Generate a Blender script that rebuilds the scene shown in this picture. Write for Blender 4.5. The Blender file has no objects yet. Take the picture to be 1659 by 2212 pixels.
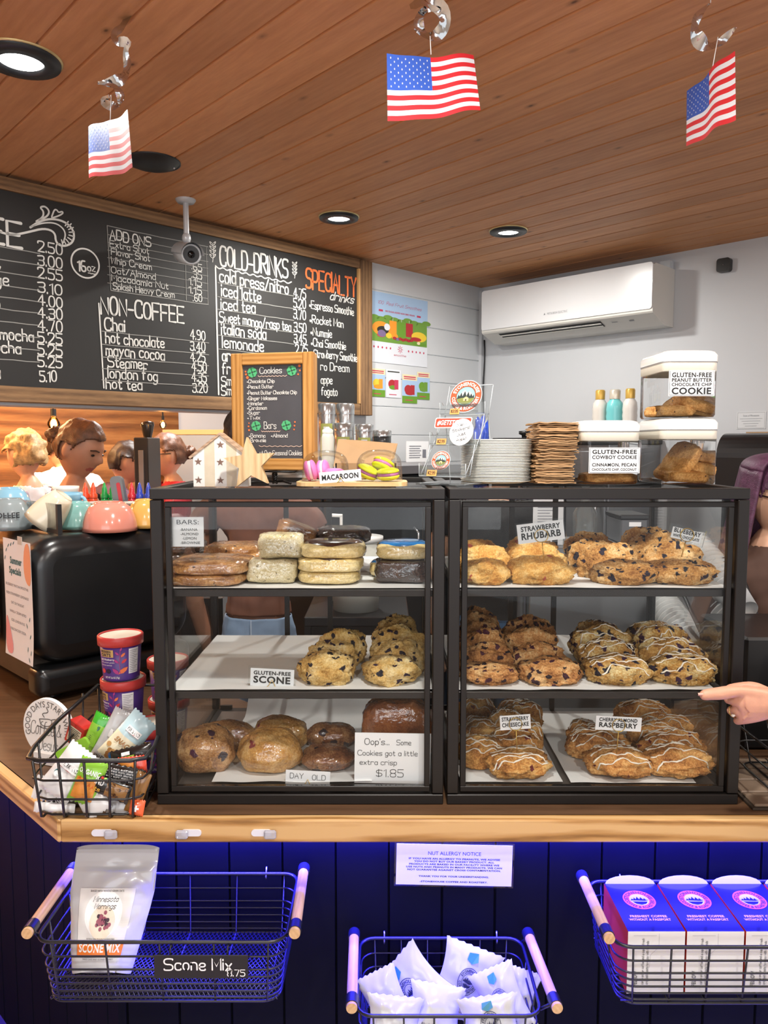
import bpy, bmesh, math, random
from math import sin, cos, pi, sqrt, tan, atan2, radians
from mathutils import Vector, Matrix, noise, Euler
from mathutils.bvhtree import BVHTree
random.seed(7)
S = bpy.context.scene
COL = S.collection

# ------------------------------------------------------------------ camera, world, exposure
CAMZ, FPX, CX, CY = 1.62, 1661.0, 829.5, 1106.0
PITCH = math.atan(144.0/1661.0)
cam_data = bpy.data.cameras.new('camera')
cam_data.sensor_fit = 'VERTICAL'; cam_data.sensor_height = 36.0
cam_data.lens = 36.0*FPX/2212.0
cam_data.clip_start = 0.05
cam = bpy.data.objects.new('camera', cam_data); COL.objects.link(cam)
cam.location = (0, 0, CAMZ); cam.rotation_euler = (pi/2 - PITCH, 0, 0)
S.camera = cam
S.view_settings.view_transform = 'Standard'
try: S.view_settings.look = 'None'
except Exception: pass
S.view_settings.exposure = 0.0; S.view_settings.gamma = 1.0
S.view_settings.use_curve_mapping = False
try:
    S.cycles.max_bounces = 10; S.cycles.diffuse_bounces = 3; S.cycles.glossy_bounces = 4
    S.cycles.transmission_bounces = 6; S.cycles.transparent_max_bounces = 24
    S.cycles.caustics_reflective = False; S.cycles.caustics_refractive = False
    S.cycles.sample_clamp_indirect = 4.0
    S.cycles.use_denoising = True
except Exception: pass
W_ = bpy.data.worlds.new('world'); S.world = W_; W_.use_nodes = True
W_.node_tree.nodes['Background'].inputs[0].default_value = (0.97, 0.98, 1.0, 1)
W_.node_tree.nodes['Background'].inputs[1].default_value = 1.1

def lamp(name, kind, loc, power, color=(1, 1, 1), size=0.1, rot=(0, 0, 0), parent=None, size_y=None, spread=None):
    l = bpy.data.lights.new(name, kind); l.energy = power; l.color = color
    if kind == 'AREA':
        l.size = size
        if size_y: l.shape = 'RECTANGLE'; l.size_y = size_y
        else: l.shape = 'DISK'
        if spread: l.spread = spread
    elif kind == 'SPOT':
        l.shadow_soft_size = size; l.spot_size = radians(150); l.spot_blend = 0.6
    else: l.shadow_soft_size = size
    o = bpy.data.objects.new(name, l); COL.objects.link(o)
    o.location = loc; o.rotation_euler = rot
    if parent: o.parent = parent
    return o
# added unseen area light well behind the camera: daylight-tinted fill from the front
lamp('added_front_fill', 'AREA', (-0.8, -3.6, 1.85), 72, (0.93, 0.96, 1.0), 3.6, (radians(88), 0, 0), None, 1.9)
# unseen ceiling lights added to fill the customer side and case fronts
for _x, _y in ((-0.5, -0.75), (0.75, -0.45), (1.7, 0.9), (0.1, 1.0)):
    lamp('added_ceiling_fill', 'AREA', (_x, _y, 2.485), 24, (1.0, 0.96, 0.9), 0.11)

# ------------------------------------------------------------------ pixel -> place helpers
def ray(px, py):
    u = (px-CX)/FPX; v = (py-CY)/FPX
    return Vector((u, cos(PITCH)-v*sin(PITCH), -sin(PITCH)-v*cos(PITCH)))
CAMP = Vector((0, 0, CAMZ))
def P(px, py, Y):
    d = ray(px, py); return CAMP + d*(Y/d.y)
def PZ(px, py, Z):
    d = ray(px, py); return CAMP + d*((Z-CAMZ)/d.z)
R2 = sqrt(.5)
def RM(a, b, z): return Vector(((a-b)*R2, (a+b)*R2, z))      # room axes: a along menu wall, b along side wall
def AB(p): return ((p.x+p.y)*R2, (p.y-p.x)*R2)
def on_b(px, py, b):
    d = ray(px, py); return CAMP + d*(b/((d.y-d.x)*R2))
def on_a(px, py, a):
    d = ray(px, py); return CAMP + d*(a/((d.y+d.x)*R2))
def px_scale(Y, py=1106):
    d = ray(829, py); return FPX*d.y/Y

def hexc(h, a=1.0):
    h = h.lstrip('#'); o = []
    for i in (0, 2, 4):
        c = int(h[i:i+2], 16)/255.0
        o.append(c/12.92 if c <= .04045 else ((c+.055)/1.055)**2.4)
    return (o[0], o[1], o[2], a)

# ------------------------------------------------------------------ materials
class NT:
    def __init__(s, name):
        s.m = bpy.data.materials.new(name); s.m.use_nodes = True
        s.t = s.m.node_tree; s.n = s.t.nodes; s.n.clear()
        s.out = s.n.new('ShaderNodeOutputMaterial')
    def new(s, t, **k):
        n = s.n.new('ShaderNode'+t)
        for a, v in k.items(): setattr(n, a, v)
        return n
    def link(s, a, b): s.t.links.new(a, b)
    def bsdf(s, color=None, rough=.5, metal=0, spec=.5, coat=0, sub=0, em=None, es=0):
        b = s.new('BsdfPrincipled')
        if color is not None: b.inputs['Base Color'].default_value = color
        b.inputs['Roughness'].default_value = rough; b.inputs['Metallic'].default_value = metal
        b.inputs['Specular IOR Level'].default_value = spec
        b.inputs['Coat Weight'].default_value = coat; b.inputs['Coat Roughness'].default_value = .06
        if sub:
            b.inputs['Subsurface Weight'].default_value = sub; b.inputs['Subsurface Scale'].default_value = .01
        if em is not None:
            b.inputs['Emission Color'].default_value = em; b.inputs['Emission Strength'].default_value = es
        s.link(b.outputs[0], s.out.inputs[0]); s.b = b
        return b
    def coord(s, scale=(1, 1, 1), rot=(0, 0, 0), rand=False, kind='Object'):
        tc = s.new('TexCoord'); mp = s.new('Mapping')
        mp.inputs['Scale'].default_value = scale; mp.inputs['Rotation'].default_value = rot
        src = tc.outputs[kind]
        if rand:
            oi = s.new('ObjectInfo'); ad = s.new('VectorMath', operation='ADD')
            ml = s.new('VectorMath', operation='SCALE'); ml.inputs[3].default_value = 9.0
            cb = s.new('CombineXYZ')
            s.link(oi.outputs['Random'], cb.inputs[0]); s.link(oi.outputs['Random'], cb.inputs[1])
            s.link(cb.outputs[0], ml.inputs[0]); s.link(src, ad.inputs[0]); s.link(ml.outputs[0], ad.inputs[1])
            src = ad.outputs[0]
        s.link(src, mp.inputs[0]); return mp.outputs[0]
    def noise(s, vec, scale, detail=4, rough=.55, dist=0):
        n = s.new('TexNoise'); n.inputs['Scale'].default_value = scale; n.inputs['Detail'].default_value = detail
        n.inputs['Roughness'].default_value = rough; n.inputs['Distortion'].default_value = dist
        s.link(vec, n.inputs['Vector']); return n.outputs['Fac']
    def voro(s, vec, scale, feat='F1'):
        n = s.new('TexVoronoi', feature=feat); n.inputs['Scale'].default_value = scale
        s.link(vec, n.inputs['Vector']); return n
    def ramp(s, fac, stops, interp='LINEAR'):
        r = s.new('ValToRGB'); e = r.color_ramp.elements; r.color_ramp.interpolation = interp
        while len(e) < len(stops): e.new(.5)
        for i, (p, c) in enumerate(stops): e[i].position = p; e[i].color = c
        s.link(fac, r.inputs[0]); return r.outputs[0]
    def mix(s, fac, a, b, mode='MIX'):
        m = s.new('Mix', data_type='RGBA', blend_type=mode)
        for i, v in ((0, fac), (6, a), (7, b)):
            if hasattr(v, 'links'): s.link(v, m.inputs[i])
            else: m.inputs[i].default_value = v
        return m.outputs[2]
    def math(s, op, a, b=None, clamp=False):
        m = s.new('Math', operation=op, use_clamp=clamp)
        for i, v in ((0, a), (1, b)):
            if v is None: continue
            if hasattr(v, 'links'): s.link(v, m.inputs[i])
            else: m.inputs[i].default_value = v
        return m.outputs[0]
    def bump(s, h, strength=.3, dist=.002, to=('Normal',)):
        b = s.new('Bump'); b.inputs['Strength'].default_value = strength; b.inputs['Distance'].default_value = dist
        s.link(h, b.inputs['Height'])
        for t in to: s.link(b.outputs[0], s.b.inputs[t])
    def base(s, c): s.link(c, s.b.inputs['Base Color'])

_MC = {}
def mat(name, col, rough=.5, metal=0, spec=.5, coat=0, var=.0, vs=8, bump=0, bs=200, bd=.001, sub=0):
    if name in _MC: return _MC[name]
    c = hexc(col) if isinstance(col, str) else col
    t = NT(name); t.bsdf(c, rough, metal, spec, coat, sub)
    if var or bump: v = t.coord()
    if var:
        n = t.noise(v, vs, 5)
        t.base(t.ramp(n, [(.3, tuple(x*(1-var) for x in c[:3])+(1,)), (.7, tuple(min(1, x*(1+var)) for x in c[:3])+(1,))]))
    if bump: t.bump(t.noise(v, bs, 3), bump, bd)
    _MC[name] = t.m; return t.m
def emis(name, col, strength):
    if name in _MC: return _MC[name]
    t = NT(name); e = t.new('Emission'); e.inputs[0].default_value = hexc(col) if isinstance(col, str) else col
    e.inputs[1].default_value = strength; t.link(e.outputs[0], t.out.inputs[0]); _MC[name] = t.m; return t.m
def glass(name, tint='#ffffff', rough=.02, boost=1.0, haze=0.0, hcol='#ffffff'):
    if name in _MC: return _MC[name]
    t = NT(name); tr = t.new('BsdfTransparent'); tr.inputs[0].default_value = hexc(tint)
    gl = t.new('BsdfGlossy'); gl.inputs['Roughness'].default_value = rough
    fr = t.new('Fresnel'); fr.inputs[0].default_value = 1.42
    f = t.math('MULTIPLY', fr.outputs[0], boost, True)
    mx = t.new('MixShader'); t.link(f, mx.inputs[0]); t.link(tr.outputs[0], mx.inputs[1]); t.link(gl.outputs[0], mx.inputs[2])
    last = mx.outputs[0]
    if haze:
        df = t.new('BsdfDiffuse'); df.inputs[0].default_value = hexc(hcol)
        m2 = t.new('MixShader'); m2.inputs[0].default_value = haze
        t.link(last, m2.inputs[1]); t.link(df.outputs[0], m2.inputs[2]); last = m2.outputs[0]
    t.link(last, t.out.inputs[0]); _MC[name] = t.m; return t.m
def wood(name, dark, mid, light, scale=1.0, axis=0, plank=0, paxis=1, phase=0, knots=0, rough=.45, var=.35, ring=1.0, coat=0):
    """grain along local axis; optional per-plank tone along paxis"""
    t = NT(name); t.bsdf(hexc(mid), rough, coat=coat)
    tc = t.new('TexCoord'); sep = t.new('SeparateXYZ'); t.link(tc.outputs['Object'], sep.inputs[0])
    src = tc.outputs['Object']
    if plank:
        k = t.math('FLOOR', t.math('DIVIDE', t.math('SUBTRACT', sep.outputs[paxis], phase), plank))
        wn = t.new('TexWhiteNoise', noise_dimensions='1D'); t.link(k, wn.inputs['W'])
        cb = t.new('CombineXYZ'); off = t.math('MULTIPLY', wn.outputs['Value'], 13.0)
        t.link(off, cb.inputs[axis]); t.link(t.math('MULTIPLY', wn.outputs['Value'], 3.1), cb.inputs[3-axis-paxis])
        ad = t.new('VectorMath', operation='ADD'); t.link(src, ad.inputs[0]); t.link(cb.outputs[0], ad.inputs[1]); src = ad.outputs[0]
    mp = t.new('Mapping'); sc = [9*scale]*3; sc[axis] = 1.0*scale; mp.inputs['Scale'].default_value = sc
    t.link(src, mp.inputs[0]); v = mp.outputs[0]
    n1 = t.noise(v, 2.2, 5, .55, .6*ring)
    wv = t.new('TexWave', wave_type='RINGS', rings_direction=('X', 'Y', 'Z')[axis]); wv.inputs['Scale'].default_value = 1.6
    wv.inputs['Distortion'].default_value = 5.0*ring; wv.inputs['Detail'].default_value = 3; wv.inputs['Detail Scale'].default_value = .7
    t.link(v, wv.inputs['Vector'])
    n2 = t.noise(v, 14, 3)
    g = t.math('ADD', t.math('MULTIPLY', n1, .5), t.math('ADD', t.math('MULTIPLY', wv.outputs['Fac'], .28*ring), t.math('MULTIPLY', n2, .26)))
    c = t.ramp(g, [(.25, hexc(dark)), (.5, hexc(mid)), (.8, hexc(light))])
    if plank:
        c = t.mix(1.0, c, t.ramp(wn.outputs['Value'], [(0, (1-var, 1-var, 1-var, 1)), (1, (1, 1, 1, 1))]), 'MULTIPLY')
    if knots:
        mk = t.new('Mapping'); s2 = [knots*1.0]*3; s2[axis] = knots*.55; mk.inputs['Scale'].default_value = s2
        t.link(src, mk.inputs[0]); vo = t.voro(mk.outputs[0], 1.0)
        d = t.math('MULTIPLY', vo.outputs['Distance'], 1.0)
        sepc = t.new('SeparateColor'); t.link(vo.outputs['Color'], sepc.inputs[0])
        keep = t.math('GREATER_THAN', sepc.outputs[0], .45)
        kk = t.math('MULTIPLY', t.ramp(d, [(.03, (1, 1, 1, 1)), (.07, (.4, .4, .4, 1)), (.16, (0, 0, 0, 1))]), keep)
        c = t.mix(kk, c, tuple(x*.28 for x in hexc(dark)[:3])+(1,))
    t.b.inputs['Specular IOR Level'].default_value = .3
    t.base(c); t.bump(g, .12, .002)
    _MC[name] = t.m; return t.m
# ------------------------------------------------------------------ lettering
GL = {'A':"003A60 1454",'B':"000A ~0A5A5505 ~05656000",'C':"~686A0A006062",'D':"000A ~0A6A6000",'E':"6A0A0060 0555",
'F':"6A0A00 0555",'G':"~686A0A006064 6434",'H':"000A 606A 0565",'I':"000A",'J':"~5A500002",'K':"000A 6A04 1660",'L':"0A0060",
'M':"000A336A60",'N':"000A606A",'O':"@00606A0A",'P':"000A ~0A6A6404",'Q':"@00606A0A 4361",'R':"000A ~0A6A6505 2560",
'S':"~696A0A0565600001",'T':"0A6A 3A30",'U':"~0A00606A",'V':"0A306A",'W':"0A1037506A",'X':"006A 0A60",'Y':"0A356A 3530",'Z':"0A6A0060",
'a':"@00404606 4640",'b':"0A00 @00404606",'c':"~454606004041",'d':"@00404606 4A40",'e':"~03434606004041",'f':"~4A1A10 0636",
'g':"@00404606 ~464a0a0b",'h':"0A00 ~04064640",'i':"0600 0809",'j':"~161a0a 1819",'k':"0A00 4602 1340",'l':"0A00",
'm':"0600 ~04063630 ~34366660",'n':"0600 ~04064640",'o':"@00404606",'p':"060a @00404606",'q':"@00404606 464a",'r':"0600 ~03064645",
's':"~4546060343400001",'t':"~19103031 0636",'u':"~06004046 4640",'v':"062046",'w':"0610345066",'x':"0046 0640",'y':"0621 460a",'z':"06460040",
'0':"@00505A0A",'1':"082A20",'2':"~080A5A5600 0050",'3':"~095A5515 ~1555500002",'4':"4A0363 4A40",'5':"5A0A06 ~0656500001",
'6':"~4A0A00505505",'7':"0A5A20",'8':"@05555A0A @00505505",'9':"~10505A0A0555",'.':"0001",',':"110b",':':"0001 0506",'-':"0444",
'/':"004A","'":"080A",'!':"0A03 0001",'$':"~5859090555510102 2A20",'&':"~60173A4803004063",'#':"1019 4049 0353 0757",'*':"@02222404",'"':"080A 181A"}
YV = {'a':-3,'b':-2,'c':-1,'A':10}
def chaikin(p, closed, it=2):
    for _ in range(it):
        q = []
        n = len(p)
        rng = range(n) if closed else range(n-1)
        if not closed: q.append(p[0])
        for i in rng:
            a = p[i]; b = p[(i+1) % n]
            q.append((a[0]*.75+b[0]*.25, a[1]*.75+b[1]*.25)); q.append((a[0]*.25+b[0]*.75, a[1]*.25+b[1]*.75))
        if not closed: q.append(p[-1])
        p = q
    return p
_SG = {}
def sglyph(ch):
    if ch in _SG: return _SG[ch]
    if ch == ' ' or ch not in GL: r = ([], .35)
    else:
        st = []; mx = 0
        for w in GL[ch].split(' '):
            k = w[0] if w[0] in '~@' else ''
            w = w[len(k):]
            p = [(int(w[i])/10.0, (YV[w[i+1]] if w[i+1] in YV else int(w[i+1]))/10.0) for i in range(0, len(w)-1, 2)]
            mx = max(mx, max(q[0] for q in p))
            if k: p = chaikin(p, k == '@', 2)
            if k == '@': p = p+[p[0], p[1]]
            st.append(p)
        r = (st, mx+.2)
    _SG[ch] = r; return r
_FG = {}
_fc = bpy.data.curves.new('letter_source', 'FONT'); _fo = bpy.data.objects.new('letter_source', _fc); COL.objects.link(_fo)
def _feval(s, off):
    _fc.body = s; _fc.offset = off; _fc.resolution_u = 3
    bpy.context.view_layer.update()
    dg = bpy.context.evaluated_depsgraph_get()
    me = bpy.data.meshes.new_from_object(_fo.evaluated_get(dg))
    v = [(q.co.x, q.co.y) for q in me.vertices]; f = [tuple(q.vertices) for q in me.polygons]
    bpy.data.meshes.remove(me); return v, f
def fglyph(ch, bold):
    k = (ch, bold)
    if k in _FG: return _FG[k]
    if ' ' not in _FG:
        a = max(v[0] for v in _feval('HH', 0)[0]); b = max(v[0] for v in _feval('H H', 0)[0]); _FG[' '] = b-a
        h0 = _feval('H', 0)[0]; _FG['cap'] = max(v[1] for v in h0)
        _FG['hh'] = a-max(v[0] for v in h0)
    v, f = _feval(ch, .032 if bold else 0)
    w = max(q[0] for q in _feval(ch+'H', 0)[0])-max(q[0] for q in _feval('H', 0)[0])
    c = _FG['cap']
    _FG[k] = ([(x/c, y/c) for x, y in v], f, w/c+(.06 if bold else 0)); return _FG[k]

# ------------------------------------------------------------------ mesh builder
class MB:
    def __init__(s): s.v = []; s.f = []; s.m = []; s.s = []; s.X = Matrix()
    def add(s, vs, fs, mi=0, sm=False):
        o = len(s.v); X = s.X
        s.v += [tuple(X @ Vector(p)) for p in vs]
        for f in fs: s.f.append(tuple(i+o for i in f)); s.m.append(mi); s.s.append(sm)
    def box(s, c, d, mi=0, R=None, bev=0):
        x, y, z = d[0]/2, d[1]/2, d[2]/2
        if bev:
            b = min(bev, x*.99, y*.99, z*.99); vs = []
            for sx in (-1, 1):
                for sy in (-1, 1):
                    for sz in (-1, 1):
                        vs += [(sx*x, sy*(y-b), sz*(z-b)), (sx*(x-b), sy*y, sz*(z-b)), (sx*(x-b), sy*(y-b), sz*z)]
            bm = bmesh.new()
            for p in vs: bm.verts.new(p)
            bmesh.ops.convex_hull(bm, input=bm.verts)
            bm.verts.index_update()
            bmesh.ops.dissolve_limit(bm, angle_limit=.01, verts=bm.verts, edges=bm.edges)
            bm.verts.ensure_lookup_table(); bm.verts.index_update()
            vs = [v.co.copy() for v in bm.verts]; fs = [[v.index for v in f.verts] for f in bm.faces]; bm.free()
        else:
            vs = [(i*x, j*y, k*z) for i in (-1, 1) for j in (-1, 1) for k in (-1, 1)]
            fs = [(0, 1, 3, 2), (4, 6, 7, 5), (0, 4, 5, 1), (2, 3, 7, 6), (0, 2, 6, 4), (1, 5, 7, 3)]
        M = Matrix.Translation(Vector(c)) @ (R.to_4x4() if R is not None else Matrix())
        s.add([M @ Vector(p) for p in vs], fs, mi)
        return s
    def span(s, x0, x1, y0, y1, z0, z1, mi=0, bev=0):
        return s.box(((x0+x1)/2, (y0+y1)/2, (z0+z1)/2), (abs(x1-x0), abs(y1-y0), abs(z1-z0)), mi, None, bev)
    def cyl(s, p0, p1, r0, r1=None, n=16, mi=0, caps=True, sm=True):
        p0 = Vector(p0); p1 = Vector(p1); r1 = r0 if r1 is None else r1
        q = (p1-p0).to_track_quat('Z', 'Y').to_matrix()
        vs = []
        for p, r in ((p0, r0), (p1, r1)):
            for i in range(n): vs.append(p + q @ Vector((r*cos(2*pi*i/n), r*sin(2*pi*i/n), 0)))
        s.add(vs, [(i, (i+1) % n, n+(i+1) % n, n+i) for i in range(n)], mi, sm)
        if caps: s.add(vs, [tuple(range(n-1, -1, -1)), tuple(range(n, 2*n))], mi, False)
        return s
    def tube(s, pts, r, n=6, mi=0, closed=False, flat=1.0):
        pts = [Vector(p) for p in pts]; N = len(pts); vs = []
        up = Vector((0, 0, 1)); q = None
        for i in range(N):
            a = pts[(i-1) % N] if (closed or i > 0) else pts[i]
            b = pts[(i+1) % N] if (closed or i < N-1) else pts[i]
            t = (b-a)
            if t.length < 1e-9: t = Vector((0, 0, 1))
            t.normalize()
            if q is None:
                ref = Vector((0, 0, 1)) if abs(t.z) < .9 else Vector((1, 0, 0))
                nx = t.cross(ref).normalized()
            else:
                nx = (q - t*q.dot(t))
                nx = nx.normalized() if nx.length > 1e-6 else t.orthogonal().normalized()
            q = nx; ny = t.cross(nx)
            rr = r[i] if isinstance(r, (list, tuple)) else r
            for k in range(n):
                a_ = 2*pi*k/n; vs.append(pts[i] + nx*rr*cos(a_) + ny*rr*flat*sin(a_))
        fs = []
        for i in range(N if closed else N-1):
            j = (i+1) % N
            for k in range(n): fs.append((i*n+k, i*n+(k+1) % n, j*n+(k+1) % n, j*n+k))
        if not closed: fs += [tuple(range(n-1, -1, -1)), tuple((N-1)*n+k for k in range(n))]
        s.add(vs, fs, mi, True); return s
    def lathe(s, prof, n=32, mi=0, c=(0, 0, 0), sm=True, sx=1, sy=1):
        vs = []; c = Vector(c)
        for r, z in prof:
            for i in range(n): vs.append(c + Vector((sx*r*cos(2*pi*i/n), sy*r*sin(2*pi*i/n), z)))
        fs = []
        for j in range(len(prof)-1):
            for i in range(n): fs.append((j*n+i, j*n+(i+1) % n, (j+1)*n+(i+1) % n, (j+1)*n+i))
        s.add(vs, fs, mi, sm); return s
    def grid(s, fn, nu, nv, mi=0, sm=True, cu=False):
        vs = [fn(i/(nu), j/(nv)) for j in range(nv+1) for i in range(nu+1)]
        fs = []
        w = nu+1
        for j in range(nv):
            for i in range(nu):
                m = mi(i/nu, j/nv) if callable(mi) else mi
                fs.append(((j*w+i, j*w+i+1, (j+1)*w+i+1, (j+1)*w+i), m))
        o = len(s.v)
        s.v += [tuple(s.X @ Vector(p)) for p in vs]
        for f, m in fs: s.f.append(tuple(i+o for i in f)); s.m.append(m); s.s.append(sm)
        return s
    def poly(s, pts, mi=0): s.add(pts, [tuple(range(len(pts)))], mi); return s
    def prism(s, p2, y0, y1, mi=0, sm=False):
        n = len(p2); vs = [(x, y0, z) for x, z in p2]+[(x, y1, z) for x, z in p2]
        s.add(vs, [(i, (i+1) % n, n+(i+1) % n, n+i) for i in range(n)], mi, sm)
        s.add(vs, [tuple(range(n-1, -1, -1)), tuple(range(n, 2*n))], mi); return s
    def disc(s, c, r, n=24, mi=0, rz=None):          # in XZ plane
        return s.poly([(c[0]+r*cos(2*pi*i/n), c[1], c[2]+(rz or r)*sin(2*pi*i/n)) for i in range(n)], mi)
    def ring(s, c, r0, r1, n=40, mi=0, k=1.0):
        vs = [(c[0]+r*cos(2*pi*i/n), c[1], c[2]+k*r*sin(2*pi*i/n)) for r in (r0, r1) for i in range(n)]
        s.add(vs, [(i, (i+1) % n, n+(i+1) % n, n+i) for i in range(n)], mi); return s
    def ball(s, c, r, nu=20, nv=12, mi=0):
        rx, ry, rz = r if isinstance(r, (tuple, list)) else (r, r, r); c = Vector(c)
        return s.grid(lambda u, v: c+Vector((rx*cos(2*pi*u)*sin(pi*v), ry*sin(2*pi*u)*sin(pi*v), -rz*cos(pi*v))), nu, nv, mi)
    def stroke(s, pts, w, mi=0, y=0.0):                # flat ribbon in the local XZ plane at given y
        if len(pts) < 2: return s
        p = [Vector((a, b)) for a, b in pts]; L = []; Rr = []; N = len(p)
        d0 = (p[1]-p[0]).normalized(); d1 = (p[-1]-p[-2]).normalized()
        for i in range(N):
            a = p[max(i-1, 0)]; b = p[min(i+1, N-1)]; t = b-a
            t = t.normalized() if t.length > 1e-9 else d0
            nn = Vector((-t.y, t.x))*(w/2)
            L.append(p[i]+nn); Rr.append(p[i]-nn)
        vs = []
        for q, dd, sg in ((p[0], d0, -1), (p[-1], d1, 1)): pass
        vs = [(q.x, y, q.y) for q in L]+[(q.x, y, q.y) for q in Rr]
        fs = [(i, N+i, N+i+1, i+1) for i in range(N-1)]
        for q, dd, i in ((p[0], -d0, 0), (p[-1], d1, N-1)):
            o = len(vs); nn = Vector((-dd.y, dd.x))
            for k in range(5):
                a = -pi/2 + pi*k/4; e = q+(dd*cos(a)+nn*sin(a))*(w/2); vs.append((e.x, y, e.y))
            fs.append(tuple(range(o, o+5)))
        s.add(vs, fs, mi); return s
    def text(s, t, x, z, h, mi=0, font='hand', w=None, align='l', th=.11, slant=0, y=0.0, track=1.0, jit=0.0, arc=None, rot=0.0):
        """lettering in the local XZ plane; (x,z) baseline start, h = cap height, w = fitted width, arc=(R, start angle)"""
        hand = font == 'hand'; gl = []; adv = 0
        for ch in t:
            if hand:
                st, a = sglyph(ch); gl.append((st, adv)); adv += a*track*(.95)
            elif ch == ' ':
                fglyph('H', False); gl.append((None, adv)); adv += _FG[' ']/_FG['cap']*track
            else:
                v, f, a = fglyph(ch, font == 'bold'); gl.append(((v, f), adv)); adv += a*track
        kx = (w/(adv*h) if w else 1.0)
        tot = adv*h*kx; x0 = x - (tot if align == 'r' else tot/2 if align == 'c' else 0)
        rnd = random.Random(hash(t) % 999 if False else len(t)*7+sum(map(ord, t)))
        cr, sr = cos(rot), sin(rot)
        def mp(px, pz):
            if arc:
                R, a0 = arc
                if R < 0:
                    th_ = a0 + (px-x0-tot/2)/(-R); rr = -R-(pz-z)
                else:
                    th_ = a0 - (px-x0-tot/2)/R; rr = R+pz-z
                return (x+rr*cos(th_), z+rr*sin(th_))
            dx, dz = px-x, pz-z
            return (x+dx*cr-dz*sr, z+dx*sr+dz*cr)
        for g, a in gl:
            if g is None: continue
            dz = rnd.uniform(-jit, jit)*h; gx = x0+a*h*kx; sc = 1+rnd.uniform(-jit, jit)
            if hand:
                for st in g:
                    s.stroke([mp(gx+(p+q*slant)*h*kx, z+dz+q*h*sc) for p, q in st], th*h, mi, y)
            else:
                v, f = g
                vv = []
                for p, q in v:
                    e = mp(gx+(p+q*slant)*h*kx, z+q*h); vv.append((e[0], y, e[1]))
                s.add(vv, f, mi)
        return s
    def build(s, name, mats, parent=None, loc=None, rot=None, label=None, cat=None, group=None, kind=None, smooth=None):
        me = bpy.data.meshes.new(name); me.from_pydata(s.v, [], s.f)
        for m in (mats if isinstance(mats, (list, tuple)) else [mats]): me.materials.append(m)
        me.polygons.foreach_set('material_index', s.m); me.polygons.foreach_set('use_smooth', s.s if smooth is None else [smooth]*len(s.f))
        me.update()
        o = bpy.data.objects.new(name, me); COL.objects.link(o)
        if parent: o.parent = parent
        if loc is not None: o.location = loc
        if rot is not None: o.rotation_euler = rot
        tag(o, label, cat, group, kind); return o
def tag(o, label=None, cat=None, group=None, kind=None):
    if label: o['label'] = label
    if cat: o['category'] = cat
    if group: o['group'] = group
    if kind: o['kind'] = kind
    return o
def thing(name, label, cat, loc=(0, 0, 0), rot=(0, 0, 0), group=None):
    o = bpy.data.objects.new(name, None); COL.objects.link(o); o.empty_display_size = .05
    o.location = loc; o.rotation_euler = rot if not isinstance(rot, (int, float)) else (0, 0, rot)
    return tag(o, label, cat, group)
def dup(root, loc, rot=None, label=None, group=None):
    r = root.copy(); COL.objects.link(r); r.location = loc
    if rot is not None: r.rotation_euler = rot if not isinstance(rot, (int, float)) else (0, 0, rot)
    if label: r['label'] = label
    if group: r['group'] = group
    for ch in list(root.children):
        c = ch.copy(); COL.objects.link(c); c.parent = r
        for g in ch.children:
            d = g.copy(); COL.objects.link(d); d.parent = c
    return r
def bx(name, x0, x1, y0, y1, z0, z1, m, parent=None, bev=0, **k):
    return MB().span(x0, x1, y0, y1, z0, z1, 0, bev).build(name, m, parent, **k)
def star2(cx, cz, r, rot=pi/2, k=.40):
    return [(cx+(r if i % 2 == 0 else r*k)*cos(rot+i*pi/5), cz+(r if i % 2 == 0 else r*k)*sin(rot+i*pi/5)) for i in range(10)]
def rrect(w, h, r, n=5):
    o = []
    for cx, cz, a in ((w/2-r, h/2-r, 0), (-w/2+r, h/2-r, pi/2), (-w/2+r, -h/2+r, pi), (w/2-r, -h/2+r, 3*pi/2)):
        for i in range(n+1): o.append((cx+r*cos(a+i*pi/2/n), cz+r*sin(a+i*pi/2/n)))
    return o
# ------------------------------------------------------------------ room shell (a = along menu wall, b = along side wall; 45 degrees to the counter)
CEIL = 2.5
KA, KB = AB(PZ(1040, 622, CEIL))
R45 = (0, 0, radians(45)); RM45 = (0, 0, radians(-45))
PW, PH = 0.109, 0.749
M_ceil = wood('ceiling_pine', '#c08456', '#d99c6a', '#e6b081', 1.1, 1, PW, 0, PH, knots=13, rough=.5, var=.2, ring=.22)
def grooved(lo, hi, step, phase, w=.005, d=.005):
    pts = []; k = math.ceil((lo-phase)/step); pts.append((lo, 0))
    while phase+k*step < hi:
        g = phase+k*step
        if g-w > lo and g+w < hi: pts += [(g-w, 0), (g, d), (g+w, 0)]
        k += 1
    pts.append((hi, 0)); return pts
mb = MB(); pr = grooved(-4.2, KA+1.2, PW, PH, .0045, .008)
for (a0, z0), (a1, z1) in zip(pr, pr[1:]):
    mb.add([(a0, -4.8, z0), (a1, -4.8, z1), (a1, 5.8, z1), (a0, 5.8, z0)], [(0, 3, 2, 1)])
mb.span(-4.2, KA+1.2, -4.8, 5.8, .012, .06)
mb.build('ceiling', M_ceil, loc=(0, 0, CEIL), rot=(0, 0, radians(42.6)), kind='structure', label='knotty brown pine plank ceiling')
M_floor = mat('floor_tile', '#c4b8a8', .6, var=.15)
bx('floor', -4.2, KA+.1, -4.5, 5.3, -.05, 0, M_floor, rot=R45, kind='structure')
M_white = mat('white_paint', '#cfd2d6', .55, var=.012, vs=3)
M_ship = mat('white_shiplap_paint', '#d2d5d8', .5, var=.012, vs=3)
# side wall with the air conditioner
bx('wall_right', KA, KA+.1, -4.5, KB+.12, 0, CEIL, M_white, rot=R45, kind='structure')
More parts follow.
